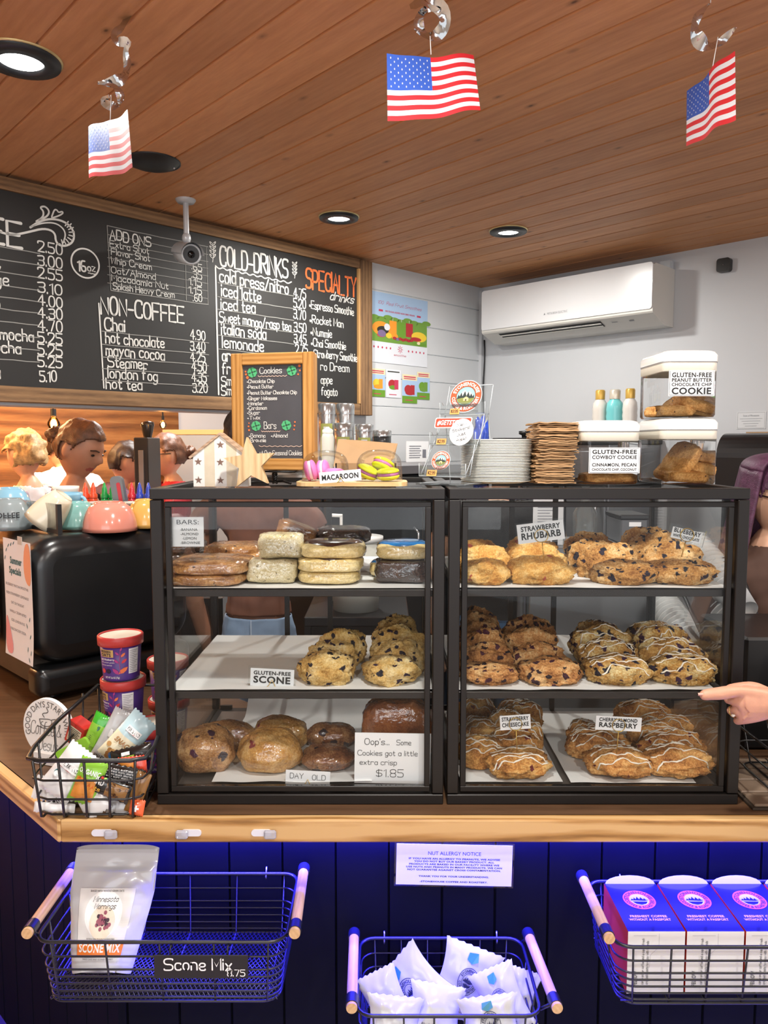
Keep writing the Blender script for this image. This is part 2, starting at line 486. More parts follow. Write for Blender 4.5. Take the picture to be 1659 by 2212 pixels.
# menu wall: solid shiplap to the right of the opening, header above the opening
AJ = AB(on_b(757, 900, KB))[0]
BOTZ = on_b(800, 907, KB).z
mb = MB(); pr = grooved(0, CEIL, .1405, on_b(927, 883, KB).z % .1405, .0035, .006)
for (z0, d0), (z1, d1) in zip(pr, pr[1:]):
    mb.add([(AJ, KB+d0, z0), (KA, KB+d0, z0), (KA, KB+d1, z1), (AJ, KB+d1, z1)], [(0, 1, 2, 3)])
mb.span(AJ, KA, KB+.012, KB+.12, 0, CEIL)
mb.build('wall_back', M_ship, rot=R45, kind='structure')
bx('wall_header', -4.2, AJ, KB, KB+.12, BOTZ+.01, CEIL, M_white, rot=R45, kind='structure')
# far room seen through the opening: wood-clad wall, then white
BF = 5.0
AW = AB(on_b(386, 920, BF))[0]
M_clad = wood('reclaimed_wood_cladding', '#6b4426', '#a06a3a', '#c8925a', .8, 0, .145, 2, .03, rough=.6, var=.45)
bx('wall_far_wood', -4.2, AW, BF, BF+.1, 0, CEIL, M_clad, rot=R45, kind='structure')
bx('wall_far_white', AW, KA+1, BF+.01, BF+.1, 0, CEIL, M_white, rot=R45, kind='structure')
bx('wall_far_end', KA+1, KA+1.1, KB+.12, BF+.1, 0, CEIL, M_white, rot=R45, kind='structure')
bx('wall_left_end', -4.3, -4.2, -4.5, BF+.1, 0, CEIL, M_white, rot=R45, kind='structure')
# corner trim where the two white walls meet
mb = MB().span(KA-.02, KA, KB-.02, KB, 0, CEIL-.02)
mb.build('trim_1', M_white, rot=R45, kind='structure')

# ------------------------------------------------------------------ counter with dark plank front and blue LED strip
CT, CB = PZ(829, 1757, .919).z, .8745
C0 = (-.605, 1.41)
M_top = wood('counter_top_wood', '#4a3423', '#5e4430', '#6d523b', 1.0, 0, rough=.4, var=.2, ring=.3)
M_edge = wood('counter_pine_edge', '#6b4722', '#b0844e', '#cca672', 1.1, 0, rough=.4, ring=1.9, var=.2)
def leg_pt(t, off=0): return (C0[0]-R2*t+R2*off, C0[1]+R2*t+R2*off)
cn = thing('service_counter', 'long light pine topped service counter turning a corner, with a dark plank front', 'counter')
top2 = [C0, (2.4, C0[1]), (2.4, 2.0), (-.32, 2.0), leg_pt(2.6, .62), leg_pt(2.6)]
mb = MB(); mb.add([(x, y, .919) for x, y in top2]+[(x, y, CB+.002) for x, y in top2], [tuple(range(6)), tuple(range(11, 5, -1)), (2, 1, 7, 8), (3, 2, 8, 9), (4, 3, 9, 10), (5, 4, 10, 11)])
mb.build('counter_top', M_top, cn)
mb = MB().span(C0[0]-.004, 2.4, C0[1]-.022, C0[1], CB, .9195, 0, .003)
mb.build('front_edge', M_edge, cn)
q = MB(); q.span(-.012, 2.6, 0, .022, CB, .9195, 0, .003)
q.build('corner_edge', M_edge, cn, loc=(C0[0], C0[1], 0), rot=(0, 0, radians(135)))
M_panel = mat('black_plank_paint', '#101116', .6, spec=.05, var=.15, vs=5, bump=.05, bs=60)
YP = 1.52
def plank_front(x0, x1, phase):
    mb = MB()
    for (a0, d0), (a1, d1) in zip(grooved(x0, x1, .11, phase, .003, .006), grooved(x0, x1, .11, phase, .003, .006)[1:]):
        mb.add([(a0, d0, 0), (a1, d1, 0), (a1, d1, CB), (a0, d0, CB)], [(0, 1, 2, 3)])
    mb.span(x0, x1, .008, .03, 0, CB); return mb
xc = C0[0]+.11*tan(radians(22.5))
mb = plank_front(xc, 2.4, P(840, 1950, YP).x); mb.X = Matrix()
mb.build('plank_front', M_panel, cn, loc=(0, YP, 0))
mb = plank_front(-2.6, 0, -.05)
mb.build('corner_plank_front', M_panel, cn, loc=(xc, YP, 0), rot=(0, 0, radians(-45)))
q = MB(); q.X = Matrix.Translation((xc, YP, 0)) @ Matrix.Rotation(radians(-45), 4, 'Z'); q.span(-2.6, .1, -.45, .0, .0005, .012)
q.span(.0, 2.6, -.001, 0, .0005, .001); q.build('added_floor_cover', mat('black_floor_cover', '#0b0b0c', .7), kind='structure')  # black sheet added over the pale floor to keep it dark here
# blue LED strip: a taped strip under the overhang with its own light
M_led = emis('blue_led', (.03, .02, 1, 1), 30)
st = thing('led_strip', 'blue led light strip fixed under the counter overhang', 'light strip', (0, 0, 0))
MB().span(xc-.05, 2.3, 1.488, 1.498, CB-.006, CB).build('strip', M_led, st)
q = MB(); q.X = Matrix.Translation((C0[0]+.05, C0[1]+.085, 0)) @ Matrix.Rotation(radians(135), 4, 'Z')
q.span(0.02, 2.4, -.005, .005, CB-.006, CB); q.build('corner_strip', M_led, st)
lamp('led_light', 'AREA', (.85, 1.5135, CB-.008), 330, (.035, .03, 1), 2.9, (radians(38), 0, 0), st, .012)
lamp('led_light', 'AREA', (C0[0]+.05-R2*1.2, C0[1]+.085+R2*1.2, CB-.008), 130, (.035, .03, 1), 2.3, (radians(-38), 0, radians(135)), st, .012)

# ------------------------------------------------------------------ ceiling fittings
M_blk = mat('black_trim', '#1c1f22', .4); M_lens = emis('lamp_lens', (1, .985, .95, 1), 14)
M_gold = mat('pale_gold_rim', '#d8c48c', .3, .6)
def downlight(px, py, r, lit, label):
    p = PZ(px, py, CEIL)
    t = thing('ceiling_downlight' if lit else 'ceiling_speaker', label, 'ceiling light' if lit else 'speaker', p, 0, 'recessed ceiling lights' if lit else None)
    if lit:
        MB().lathe([(r*.56, -.004), (r*.6, -.014), (r, -.010), (r*1.01, -.003)], 40).build('trim_ring', M_blk, t)
        MB().lathe([(r*1.01, -.0035), (r*1.06, -.002), (r*1.06, 0)], 40).build('outer_rim', M_gold, t)
        MB().lathe([(0, -.006), (r*.57, -.006)], 40).build('lens', M_lens, t)
        lamp('lamp', 'AREA', (0, 0, -.018), 13, (1, .97, .91), r*1.1, (0, 0, 0), t)
    else:
        MB().lathe([(0, -.02), (r*.5, -.018), (r*.8, -.012), (r, -.002)], 40).build('grille', mat('black_grille', '#0c0c0d', .35, bump=.5, bs=700), t)
        MB().lathe([(r*.98, -.004), (r*1.03, -.004), (r*1.03, 0)], 40).build('rim', M_blk, t)
        for ang in (.3, 3.6): MB().ball((r*.78*cos(ang), r*.78*sin(ang), -.013), .004, 8, 6).build('screw', mat('steel_screw', '#b8bcc0', .25, 1), t)
downlight(45, 126, .085, True, 'large lit recessed ceiling light at the upper left of the photo')
downlight(732, 468, .075, True, 'lit recessed ceiling light above the right end of the menu board')
downlight(1098, 498, .075, True, 'lit recessed ceiling light in front of the air conditioner')
downlight(330, 349, .082, False, 'unlit black round ceiling speaker behind the left flag')

# bullet security camera hanging from the ceiling
p = PZ(401, 431, CEIL)
M_sil = mat('silver_paint', '#c4c6c9', .35, .2)
t = thing('security_camera', 'silver bullet security camera hanging from the ceiling by the menu board', 'security camera', p)
MB().lathe([(0, -.014), (.03, -.012), (.036, -.003), (.036, 0)], 24).build('ceiling_plate', M_sil, t)
MB().cyl((0, 0, -.01), (0, 0, -.125), .010).build('stem', M_sil, t)
MB().ball((0, 0, -.135), (.016, .016, .02)).build('swivel_joint', M_sil, t)
q = MB(); q.X = Matrix.Translation((0, 0, -.19)) @ Matrix.Rotation(radians(28), 4, 'Z') @ Matrix.Rotation(radians(14), 4, 'X')
q.lathe([(0, 0), (.034, 0), (.036, .003), (.036, .13), (.03, .134), (0, .134)], 28)
qb = MB(); qb.X = q.X @ Matrix.Translation((0, 0, 0)) @ Matrix.Rotation(pi/2, 4, 'X') @ Matrix.Translation((0, 0, -.065)); qb.lathe([(0, 0), (.034, 0), (.036, .004), (.036, .13), (.03, .134), (.03, .128), (0, .128)], 28)
qb.build('camera_body', M_sil, t)
qs = MB(); qs.X = qb.X
qs.grid(lambda u, v: (.040*cos(pi*u), .040*sin(pi*u)*-1+0, -.012+.165*v) if True else None, 16, 3)
h = MB(); h.X = qb.X
h.grid(lambda u, v: (.041*cos(pi*u), .041*sin(pi*u), -.005+.158*v), 16, 3); h.build('sun_hood', M_sil, t)
l = MB(); l.X = qb.X
l.lathe([(0, .130), (.028, .130)], 28); l.build('ring_face', mat('camera_face', '#3a3b3d', .4), t)
l = MB(); l.X = qb.X
l.lathe([(0, .1385), (.009, .1375), (.013, .131)], 20); l.build('lens', mat('camera_lens', '#050506', .08), t)

# ------------------------------------------------------------------ menu board
BB = KB-.03
def bp(px, py):
    q = on_b(px, py, BB); return AB(q)[0], q.z
M_chalkb = mat('chalkboard', '#222120', .62, var=.12, vs=4)
M_chalk = mat('white_chalk', '#d6d5d0', .8); M_chalk2 = mat('thin_chalk', '#8f8e8a', .85)
M_orange = mat('orange_chalk', '#e0703a', .8)
M_barn = wood('rough_barn_wood', '#5a4433', '#8a6a4b', '#ab8a66', 1.6, 0, rough=.75, var=.3, ring=.5)
M_barnv = wood('rough_barn_wood_upright', '#5a4433', '#8a6a4b', '#ab8a66', 1.6, 2, rough=.75, var=.3, ring=.5)
mbd = thing('menu_board', 'large framed chalkboard menu of coffee and cold drinks hung under the ceiling', 'menu board', (0, 0, 0), R45)
A1 = bp(800, 700)[0]; A0i = bp(775, 700)[0]; AL = bp(-420, 600)[0]
zt = CEIL-.012; zti = bp(0, 409)[1]; zbi = bp(0, 833)[1]; zb = bp(0, 868)[1]
bx('chalk_panel', AL, A0i+.01, BB, BB+.02, zbi-.01, zti+.01, M_chalkb, mbd)
bx('frame_board', AL, A0i-.002, BB-.014, BB+.02, zti, zt, M_barn, mbd, .003)
bx('frame_board', AL, A0i-.002, BB-.014, BB+.02, zb, zbi, M_barn, mbd, .003)
bx('frame_board', A0i, A1, BB-.016, BB+.02, zb, zt, M_barnv, mbd, .003)
bx('frame_trim', A0i-.012, A0i-.001, BB-.013, BB, zbi+.002, zti-.002, mat('pale_trim_wood', '#c79a63', .6), mbd)
YB = BB-.0015
def btext(m, t, px, py, px1, h, th=.12, font='hand', jit=.05, slant=0.0, mi=0):
    x, z = bp(px, py); x1, _ = bp(px1, py); hh = bp(px, py-h)[1]-z
    m.text(t, x, z, hh, mi, font, x1-x, 'l', th, slant, YB, 1.0, jit)
def bline(m, px, py, px1, w=.0035, mi=0, py1=None):
    x, z = bp(px, py); x1, z1 = bp(px1, py) if py1 is None else bp(px1, py1)
    if py1 is None: z1 = z
    n = 8; m.stroke([(x+(x1-x)*i/n, z+(z1-z)*i/n+random.uniform(-.0012, .0012)) for i in range(n+1)], w, mi, YB)
def bcurve(m, pts, w, sc=1.0, ox=0, oy=0, closed=False, mi=0):
    pp = [bp(ox+a*sc, oy+b*sc) for a, b in pts]
    pp = chaikin(pp, closed, 2)
    if closed: pp += pp[:2]
    m.stroke(pp, w, mi, YB)
m = MB()
btext(m, 'COFFEE', -195, 494, 53, 59, .13)
bcurve(m, [(-60, 400), (0, 420), (90, 445), (210, 420), (330, 390), (410, 420), (415, 500), (470, 530), (545, 500), (555, 420), (500, 350), (400, 318), (300, 335), (225, 385)], .007, 1/3.456, 0, 380)
bcurve(m, [(225, 380), (320, 350), (410, 350), (470, 390), (490, 440), (470, 500)], .005, 1/3.456, 0, 380)
for k in range(9):
    a_ = radians(-70+22*k); bcurve(m, [(470+45*cos(a_)+0, 425+55*sin(a_)), (485+68*cos(a_), 425+90*sin(a_))], .004, 1/3.456, 0, 380)
bcurve(m, [(270, 340), (320, 310), (325, 265), (295, 235), (335, 225), (370, 265), (350, 305), (290, 330)], .006, 1/3.456, 0, 380)
bcurve(m, [(385, 305), (405, 250), (425, 255), (435, 275), (465, 265), (470, 280), (435, 300), (385, 315)], .005, 1/3.456, 0, 380)
for t_, y_ in (('2.50', 543), ('3.00', 572), ('2.55', 600), ('3.10', 631), ('4.00', 659), ('4.30', 686), ('4.70', 713), ('5.25', 740), ('5.25', 766), ('5.25', 792)):
    btext(m, t_, 82, y_, 138, 23, .13)
btext(m, '5.10', 86, 823, 125, 23, .13)
btext(m, 'y', -9, 592, 5, 27); btext(m, 'ge', -10, 615, 23, 27); btext(m, 'o', -10, 667, 3, 27)
btext(m, 'mocha', 0, 732, 76, 25); btext(m, 'ocha', -12, 760, 49, 25); btext(m, 'a', -12, 818, 5, 27)
m.build('coffee_lettering', M_chalk, mbd)
m = MB()
for y_ in (533, 562, 590.6, 621, 648.5, 676, 705, 734, 763.5, 792): bline(m, -160, y_-28, 84, .0032)
for y_ in (507, 523, 540, 557, 575, 594, 611): bline(m, 232, y_, 448, .0022)
bline(m, 231, 488, 448, .0028); bline(m, 239, 627, 449, .0032); bline(m, 231, 488, 239, .0028, 0, 627); bline(m, 400, 548, 402, .0028, 0, 649); bline(m, 445, 532, 449, .0022, 0, 656)
for y_ in (715.6, 744, 770.6, 796, 821): bline(m, 220, y_, 450, .003)
for y_ in (611, 641, 668, 697, 724, 754): bline(m, 470, y_, 634, .003)
m.build('ruled_lines', M_chalk2, mbd)
m = MB()
cx_, cz_ = bp(184, 569); rr_ = (bp(184, 537)[1]-cz_)
m.ring((cx_, YB, cz_), rr_*.92, rr_*1.03); btext(m, '16', 168, 584, 188, 23, .16); btext(m, 'oz', 189, 585, 208, 16, .16); bline(m, 190, 590, 207, .003)
m.build('size_lettering', M_chalk, mbd)
m = MB()
btext(m, 'ADD ONS', 237, 516, 328, 21, .14)
for t_, x_, y_, x1 in (('Extra Shot', 237, 533, 323), ('Flavor Shot', 240, 550, 325), ('Whip Cream', 240, 569, 329), ('Oat/Almond', 240, 589, 338), ('Macadamia Nut', 241, 606, 365), ('Splash Heavy Cream', 244, 624, 378)):
    btext(m, t_, x_, y_, x1, 14, .12)
for t_, x_, y_ in (('.65', 414, 582), ('.35', 414, 600), ('1.15', 408, 615), ('1.15', 408, 633), ('.60', 417, 650)): btext(m, t_, x_, y_, 438, 15, .13)
m.build('add_ons_lettering', M_chalk, mbd)
m = MB()
btext(m, 'NON-COFFEE', 218, 677, 400, 37, .12); bline(m, 213, 655, 224, .005, 0, 838)
for t_, x_, y_, x1, h_ in (('Chai', 226, 713, 273, 27), ('hot chocolate', 228, 740, 357, 24), ('mayan cocoa', 229, 767, 358, 24), ('Steamer', 233, 792, 321, 23), ('london fog', 233, 816, 343, 23), ('hot tea', 229, 839, 310, 23)):
    btext(m, t_, x_, y_, x1, h_, .13)
for t_, x_, y_ in (('4.90', 411, 733), ('3.40', 411, 757), ('4.25', 411, 780), ('4.50', 414, 801), ('4.35', 414, 824), ('3.20', 416, 847)): btext(m, t_, x_, y_, x_+34, 20, .13)
m.build('non_coffee_lettering', M_chalk, mbd)
m = MB()
btext(m, 'COLD-DRINKS', 475, 573, 624, 41, .11); bline(m, 465, 577, 472, .007, 0, 852)
bcurve(m, [(465+8.2*i, 577+1.75*i+(3 if i % 2 else -3)) for i in range(21)], .005)
for t_, x_, y_, x1, h_ in (('cold press/nitro', 474, 609, 625, 27), ('iced latte', 478, 640, 566, 26), ('iced tea', 477, 667, 554, 25), ('Sweet mango/rasp tea', 474, 695, 630, 22), ('italian soda', 478, 722, 577, 25), ('lemonade', 480, 751, 572, 25), ('ar', 480, 780, 500, 26), ('fr', 480, 808, 500, 24), ('Sm', 478, 832, 502, 20), ('Sm', 478, 853, 502, 20)):
    btext(m, t_, x_, y_, x1, h_, .13)
for t_, x_, y_ in (('4.75', 634, 642), ('5.20', 634, 664), ('3.70', 634, 688), ('3.50', 635, 716), ('3.45', 635, 741), ('2.75', 638, 763)): btext(m, t_, x_, y_, x_+28, 20, .13)
for ox, oy, k in ((459, 566, 1), (636, 601, .8)):
    bcurve(m, [(0, 0), (2, -20), (0, -40)], .003, k, ox, oy)
    for i in range(4):
        for sg in (-1, 1): bcurve(m, [(0, -8-9*i), (sg*5, -12-9*i), (sg*7, -18-9*i), (sg*2, -14-9*i)], .003, k, ox, oy)
m.build('cold_drinks_lettering', M_chalk, mbd)
m = MB(); btext(m, 'SPECIALTY', 661, 622, 771, 41, .12); m.build('specialty_heading', M_orange, mbd, label='orange chalk heading')
m = MB()
btext(m, 'drinks', 712, 647, 765, 18, .14, slant=.3)
for t_, x_, y_, x1 in (('*Espresso Smoothie', 668, 666, 765), ('*Rocket Man', 669, 697, 743), ('*Nummie', 671, 724, 718), ('*Chai Smoothie', 672, 747, 748), ('*Strawberry Smoothie', 674, 771, 772), ('ro Dream', 692, 799, 756), ('appe', 693, 828, 719), ('fogato', 694, 853, 730)):
    btext(m, t_, x_, y_, x1, 17, .13)
m.build('specialty_lettering', M_chalk, mbd)
# ------------------------------------------------------------------ the two glass display cases
M_case = mat('bronze_black_metal', '#15110f', .42, .2, var=.08, vs=20)
M_tray = mat('shelf_metal', '#2a2624', .4, .4)
M_gl = glass('case_glass', '#fdfefe', .015, .45)
CY0, CY1, CZ0, CZ1 = 1.45, 1.95, .9195, 1.539
SH1, SH2, SH3 = 1.3415, 1.1385, .946
def case(x0, x1, label):
    t = thing('display_case', label, 'display case', ((x0+x1)/2, CY0, CZ0), 0, None)
    w = (x1-x0)/2; H = CZ1-CZ0; D = CY1-CY0
    B = lambda n, a, b, c, d, e, f, m=M_case, bev=.0015: bx(n, a, b, c, d, e, f, m, t, bev)
    p = .022
    for sx in (-1, 1):
        B('corner_post', sx*w, sx*(w-p), 0, p, p, H-p); B('corner_post', sx*w, sx*(w-.018), D-.018, D, p, H-p)
    mb = MB(); mb.span(-w, w, 0, p, H-.021, H, 0, .0015); mb.span(-w, w, D-p, D, H-.021, H, 0, .0015)
    for sx in (-1, 1): mb.span(sx*w, sx*(w-p), p, D-p, H-.021, H, 0, .0015)
    mb.build('top_frame', M_case, t)
    mb = MB(); mb.span(-w, w, 0, D, 0, .020, 0, .0015); mb.build('base', M_case, t)
    bx('top_glass', -w+p, w-p, p, D-p, H-.012, H-.006, M_gl, t)
    for sx in (-1, 1): bx('side_glass', sx*(w-.010), sx*(w-.014), p, D-.018, .02, H-.02, M_gl, t)
    # framed front pane set back a little inside the posts
    f = .011; a = w-p-.004
    fr = MB()
    fr.span(-a, a, .006, .018, H-.036, H-.026, 0, .001); fr.span(-a, a, .006, .018, .023, .034, 0, .001)
    for sx in (-1, 1): fr.span(sx*a, sx*(a-f), .006, .018, .034, H-.036, 0, .001)
    d = fr.build('front_door', M_case, t)
    bx('door_glass', -a+f, a-f, .010, .014, .034, H-.036, M_gl, d)
    for z in (SH1, SH2):
        s = bx('shelf', -w+.016, w-.016, .022, D-.03, z-CZ0-.014, z-CZ0, M_tray, t, .001)
    bx('bottom_tray', -w+.03, w-.03, .026, D-.04, .020, SH3-CZ0-.002, mat('brushed_tray_metal', '#7c746e', .35, .7), t)
    # sliding back doors: stiles with knobs
    for k, (xa, off) in enumerate(((.02, 0), (-.09, .01))):
        s = bx('door_stile', xa, xa+.012, D-.016+off*0, D-.006, .02, H-.02, M_case, t)
        MB().ball((xa+.006, D-.02, .36), .006, 10, 8).build('knob', mat('steel_knob', '#b9bcc0', .2, 1), s)
    for sx in (-1, 1): MB().span(sx*(w-.02), sx*(w-.05), D-.012, D-.004, .02, .03).build('door_track', M_case, t)
    return t
XL0, XL1 = P(322, 1055, CY0).x, P(962, 1055, CY0).x
XR0, XR1 = P(968, 1055, CY0).x+.002, P(1622, 1055, CY0).x
case(XL0, XL1, 'left bronze black glass display case of wrapped cookies, bars and gluten free scones')
case(XR0, XR1, 'right bronze black glass display case filled with fruit scones')

# baking paper on the shelves
M_paper = mat('white_baking_paper', '#e4e4e2', .6, bump=.15, bs=9, bd=.01)
def sheet(x0, x1, y0, y1, z, label, seed, amp=.004, name='baking_paper', curl=0):
    def fn(u, v):
        x = x0+(x1-x0)*u; y = y0+(y1-y0)*v
        h = noise.noise(Vector((x*14+seed, y*14, seed)))*.5+.5
        e = max(0, v-.9)*curl*10
        return (x, y, z+.0015+amp*h+e*.03)
    MB().grid(fn, 30, 24).build(name, M_paper, label=label, cat='paper')
sheet(XL0+.02, XL1-.02, 1.475, 1.90, SH1, 'white baking paper under the bars on the top shelf of the left case', 1, .002)
sheet(XL0+.022, XL1-.02, 1.475, 1.91, SH2, 'white baking paper covering the middle shelf of the left case', 2, .004)
sheet(XL0+.10, XL1-.14, 1.48, 1.90, SH3, 'crumpled white paper on the bottom tray of the left case', 3, .008, curl=1)
sheet(XR0+.02, XR1-.02, 1.475, 1.90, SH1, 'white baking paper under the scones on the top shelf of the right case', 4, .003)
sheet(XR0+.02, XR1-.04, 1.475, 1.91, SH2, 'white baking paper under the scones on the middle shelf of the right case', 5, .004)
sheet(XR0+.03, XR0+.235, 1.485, 1.90, SH3, 'white paper with crumbs below the strawberry cheesecake scones', 6, .004)
sheet(XR0+.25, XR0+.50, 1.482, 1.88, SH3, 'white paper below the cherry almond raspberry scones', 8, .004)

# ------------------------------------------------------------------ pastries
def pastry_mat(name, dark, mid, light, spot=None, keep=.5, vs=42, size=.3, rough=.75, wrap=False, bumps=.75, spot2=None, fine=260):
    if name in _MC: return _MC[name]
    t = NT(name); b = t.bsdf(hexc(mid), rough, spec=.3, coat=1.0 if wrap else 0, sub=.0)
    v = t.coord(rand=True)
    big = t.noise(v, 26, 4, .6); fin = t.noise(v, fine, 5, .65)
    g = t.math('ADD', t.math('MULTIPLY', big, .55), t.math('MULTIPLY', fin, .45))
    c = t.ramp(g, [(.38, hexc(dark)), (.5, hexc(mid)), (.62, hexc(light))])
    wn_ = t.new('TexNoise'); wn_.inputs['Scale'].default_value = 55; wn_.inputs['Detail'].default_value = 4; t.link(v, wn_.inputs['Vector'])
    wa = t.new('VectorMath', operation='MULTIPLY_ADD'); t.link(wn_.outputs['Color'], wa.inputs[0]); wa.inputs[1].default_value = (.03, .03, .03); t.link(v, wa.inputs[2])
    crack = t.voro(wa.outputs[0], 80, 'DISTANCE_TO_EDGE')
    ck = t.ramp(crack.outputs['Distance'], [(0, (.55, .5, .45, 1)), (.06, (1, 1, 1, 1))])
    c = t.mix(.5, c, ck, 'MULTIPLY')
    h = t.math('ADD', t.math('MULTIPLY', fin, .8), t.math('MULTIPLY', big, .8))
    if spot:
        dn = t.new('TexNoise'); dn.inputs['Scale'].default_value = 70; t.link(v, dn.inputs['Vector'])
        ad = t.new('VectorMath', operation='MULTIPLY_ADD'); t.link(dn.outputs['Color'], ad.inputs[0]); ad.inputs[1].default_value = (.022, .022, .022); t.link(v, ad.inputs[2])
        vo = t.voro(ad.outputs[0], vs); sp = t.new('SeparateColor'); t.link(vo.outputs['Color'], sp.inputs[0])
        k = t.math('GREATER_THAN', sp.outputs[0], 1-keep)
        msk = t.math('MULTIPLY', t.ramp(vo.outputs['Distance'], [(size*.8, (1, 1, 1, 1)), (size, (0, 0, 0, 1))]), k)
        sc = t.ramp(sp.outputs[1], [(.2, hexc(spot)), (.9, hexc(spot2 or spot))])
        c = t.mix(msk, c, sc); h = t.math('ADD', h, t.math('MULTIPLY', msk, .25))
        r = t.math('SUBTRACT', rough, t.math('MULTIPLY', msk, .35)); t.link(r, b.inputs['Roughness'])
    t.base(c); t.bump(h, bumps, .004)
    if wrap:
        wv = t.noise(v, 90, 2, .5, 1.2); bb = t.new('Bump'); bb.inputs['Strength'].default_value = .8; bb.inputs['Distance'].default_value = .0022; b.inputs['Coat IOR'].default_value = 1.9; b.inputs['Coat Roughness'].default_value = .09
        t.link(wv, bb.inputs['Height']); t.link(bb.outputs[0], b.inputs['Coat Normal'])
    _MC[name] = t.m; return t.m
PM = {
 'gf': pastry_mat('blueberry_gf_dough', '#b98a44', '#dcb66e', '#efd9a4', '#1b1a26', .45, 54, .42, spot2='#2c1830'),
 'rhu': pastry_mat('rhubarb_dough', '#c07f35', '#e0ab5a', '#f0cd8a', '#b4543a', .14, 42, .26),
 'blu': pastry_mat('blueberry_dough', '#8a5729', '#c89350', '#e8c690', '#17161f', .55, 62, .42, spot2='#25162b'),
 'mix': pastry_mat('mixed_berry_dough', '#8a5630', '#cc9054', '#ecc68e', '#1f141c', .5, 60, .44, spot2='#4a1a2d'),
 'ice': pastry_mat('iced_blueberry_dough', '#8f5f30', '#c4964f', '#e8d6a0', '#1a1826', .55, 54, .44, spot2='#3b1a3a'),
 'chz': pastry_mat('strawberry_cheesecake_dough', '#8f5529', '#d0924a', '#f0c680', '#6e1f22', .2, 42, .3),
 'che': pastry_mat('cherry_almond_dough', '#8a5029', '#cc8c4a', '#ecbc78', '#6a1a22', .18, 46, .26),
 'wbl': pastry_mat('wrapped_blueberry_dough', '#80512a', '#b98550', '#dcb27a', '#231a2c', .32, 30, .4, wrap=True, spot2='#4a1c36'),
 'wst': pastry_mat('wrapped_strawberry_dough', '#a9702f', '#cf9a50', '#e6be7e', '#8e3030', .16, 34, .3, wrap=True),
 'wdk': pastry_mat('wrapped_iced_dark_dough', '#5a2f1c', '#8a5632', '#b98a5c', '#241520', .3, 36, .35, wrap=True),
 'cook': pastry_mat('wrapped_cookie_dough', '#85552c', '#a9743f', '#c99a60', '#3d2312', .3, 60, .25, wrap=True, bumps=.5),
 'loaf': pastry_mat('ginger_cookie_dough', '#7b421f', '#96562a', '#aa6a38', '#6a3518', .2, 60, .2, wrap=True, bumps=.6),
 'choc': pastry_mat('chocolate_cookie_dough', '#1d100b', '#331d14', '#4d2f20', wrap=True, bumps=.6),
 'sug': pastry_mat('sugar_cookie_dough', '#d3b470', '#e4cb8c', '#efdca8', wrap=True, bumps=.3),
 'lem': pastry_mat('almond_bar_crumb', '#bfab78', '#dccb9c', '#efe5c6', '#8a7a4c', .2, 120, .3, wrap=True, bumps=.9, fine=420),
 'gfc': pastry_mat('peanut_butter_cookie_dough', '#b3793c', '#d99f5a', '#efc07c', '#5b3418', .18, 80, .22, bumps=.6),
}
M_icing = mat('white_icing', '#ece3d2', .35, bump=.1, bs=80)
_seed = [11]
def superdir(u, v, e):
    th, ph = 2*pi*u, pi*(v-.5)
    f = lambda a, k: math.copysign(abs(a)**k, a)
    return Vector((f(cos(th), e)*f(cos(ph), e), f(sin(th), e)*f(cos(ph), e), f(sin(ph), e)))
def blob(rx, ry, rz, seed, amp=.13, freq=1.7, e=.9, flat=.72, nu=64, nv=40, crag=0):
    mb = MB()
    def fn(u, v):
        d = superdir(u % 1.0, v, e); s = Vector((seed*3.7, seed*1.3, seed*.7))
        n = 1+amp*noise.noise(d*freq+s)*1.6+amp*.55*noise.noise(d*freq*2.6+s)+crag*(.5-abs(noise.noise(d*4.2+s)))*.9+crag*.55*(.4-abs(noise.noise(d*9+s)))+crag*.5*noise.noise(d*17+s)+crag*.3*noise.noise(d*33+s)
        q = Vector((d.x*rx, d.y*ry, d.z*rz))*n
        if q.z < -flat*rz: q.z = -flat*rz+(q.z+flat*rz)*.08
        return q
    mb.grid(fn, nu, nv); return mb
def drizzle(mb, n, seed, rx, ry, kind=0):
    bv = BVHTree.FromPolygons([Vector(v) for v in mb.v], mb.f); rd = random.Random(seed); out = MB()
    for k in range(n):
        y0 = (-.75+1.5*k/(max(1, n-1)))*ry+rd.uniform(-.1, .1)*ry; sl = rd.uniform(-.25, .25)*ry; pts = []; ph = rd.uniform(0, 6)
        for i in range(26):
            x = (-.9+1.8*i/25)*rx; y = y0+sl*i/25+.09*ry*sin(ph+i*.55)
            best = None
            h = bv.ray_cast(Vector((x, y, 1)), Vector((0, 0, -1)))
            if h[0] is not None and h[0].z > -.3*rx: pts.append(h[0]+h[1]*.0006)
            elif len(pts) > 3: break
        if len(pts) > 4:
            out.tube(pts, [.0011+.0012*(.5+.5*sin(i*.9+k)) for i in range(len(pts))], 6, 0, False, .8)
    # and down the front face
    return out
def pastry(px, pt, w, Yc, th, kind, label, shelf, group=None, icing=0, pb=None, tilt=0, name='scone', amp=.13, cat='scone', e=.92, roll=0):
    """px centre, pt top pixel row, w pixel width, Yc depth, th thickness along depth; stands on the shelf"""
    if Yc < 1.54 and name == 'scone': pt -= 6; th = .102; Yc += .006
    top = P(px, pt, Yc); sc = px_scale(Yc, pt); rx = w/sc/2
    z0 = shelf+.003 if pb is None else P(px, pb, Yc).z
    rz = max(.012, (top.z-z0)/1.72); _seed[0] += 1
    mb = blob(rx, th/2, rz, _seed[0], amp, e=e, crag=.15 if amp > .09 else .05)
    o = mb.build(name, PM[kind], None, (top.x, Yc, z0+.72*rz), (0, roll, radians(tilt)), label, cat, group)
    if icing:
        ic = drizzle(mb, icing, _seed[0], rx, th/2)
        if ic.v: ic.build('icing', M_icing, o, label='white icing drizzle')
    return o
def Yrow(i): return 1.53+.072*i
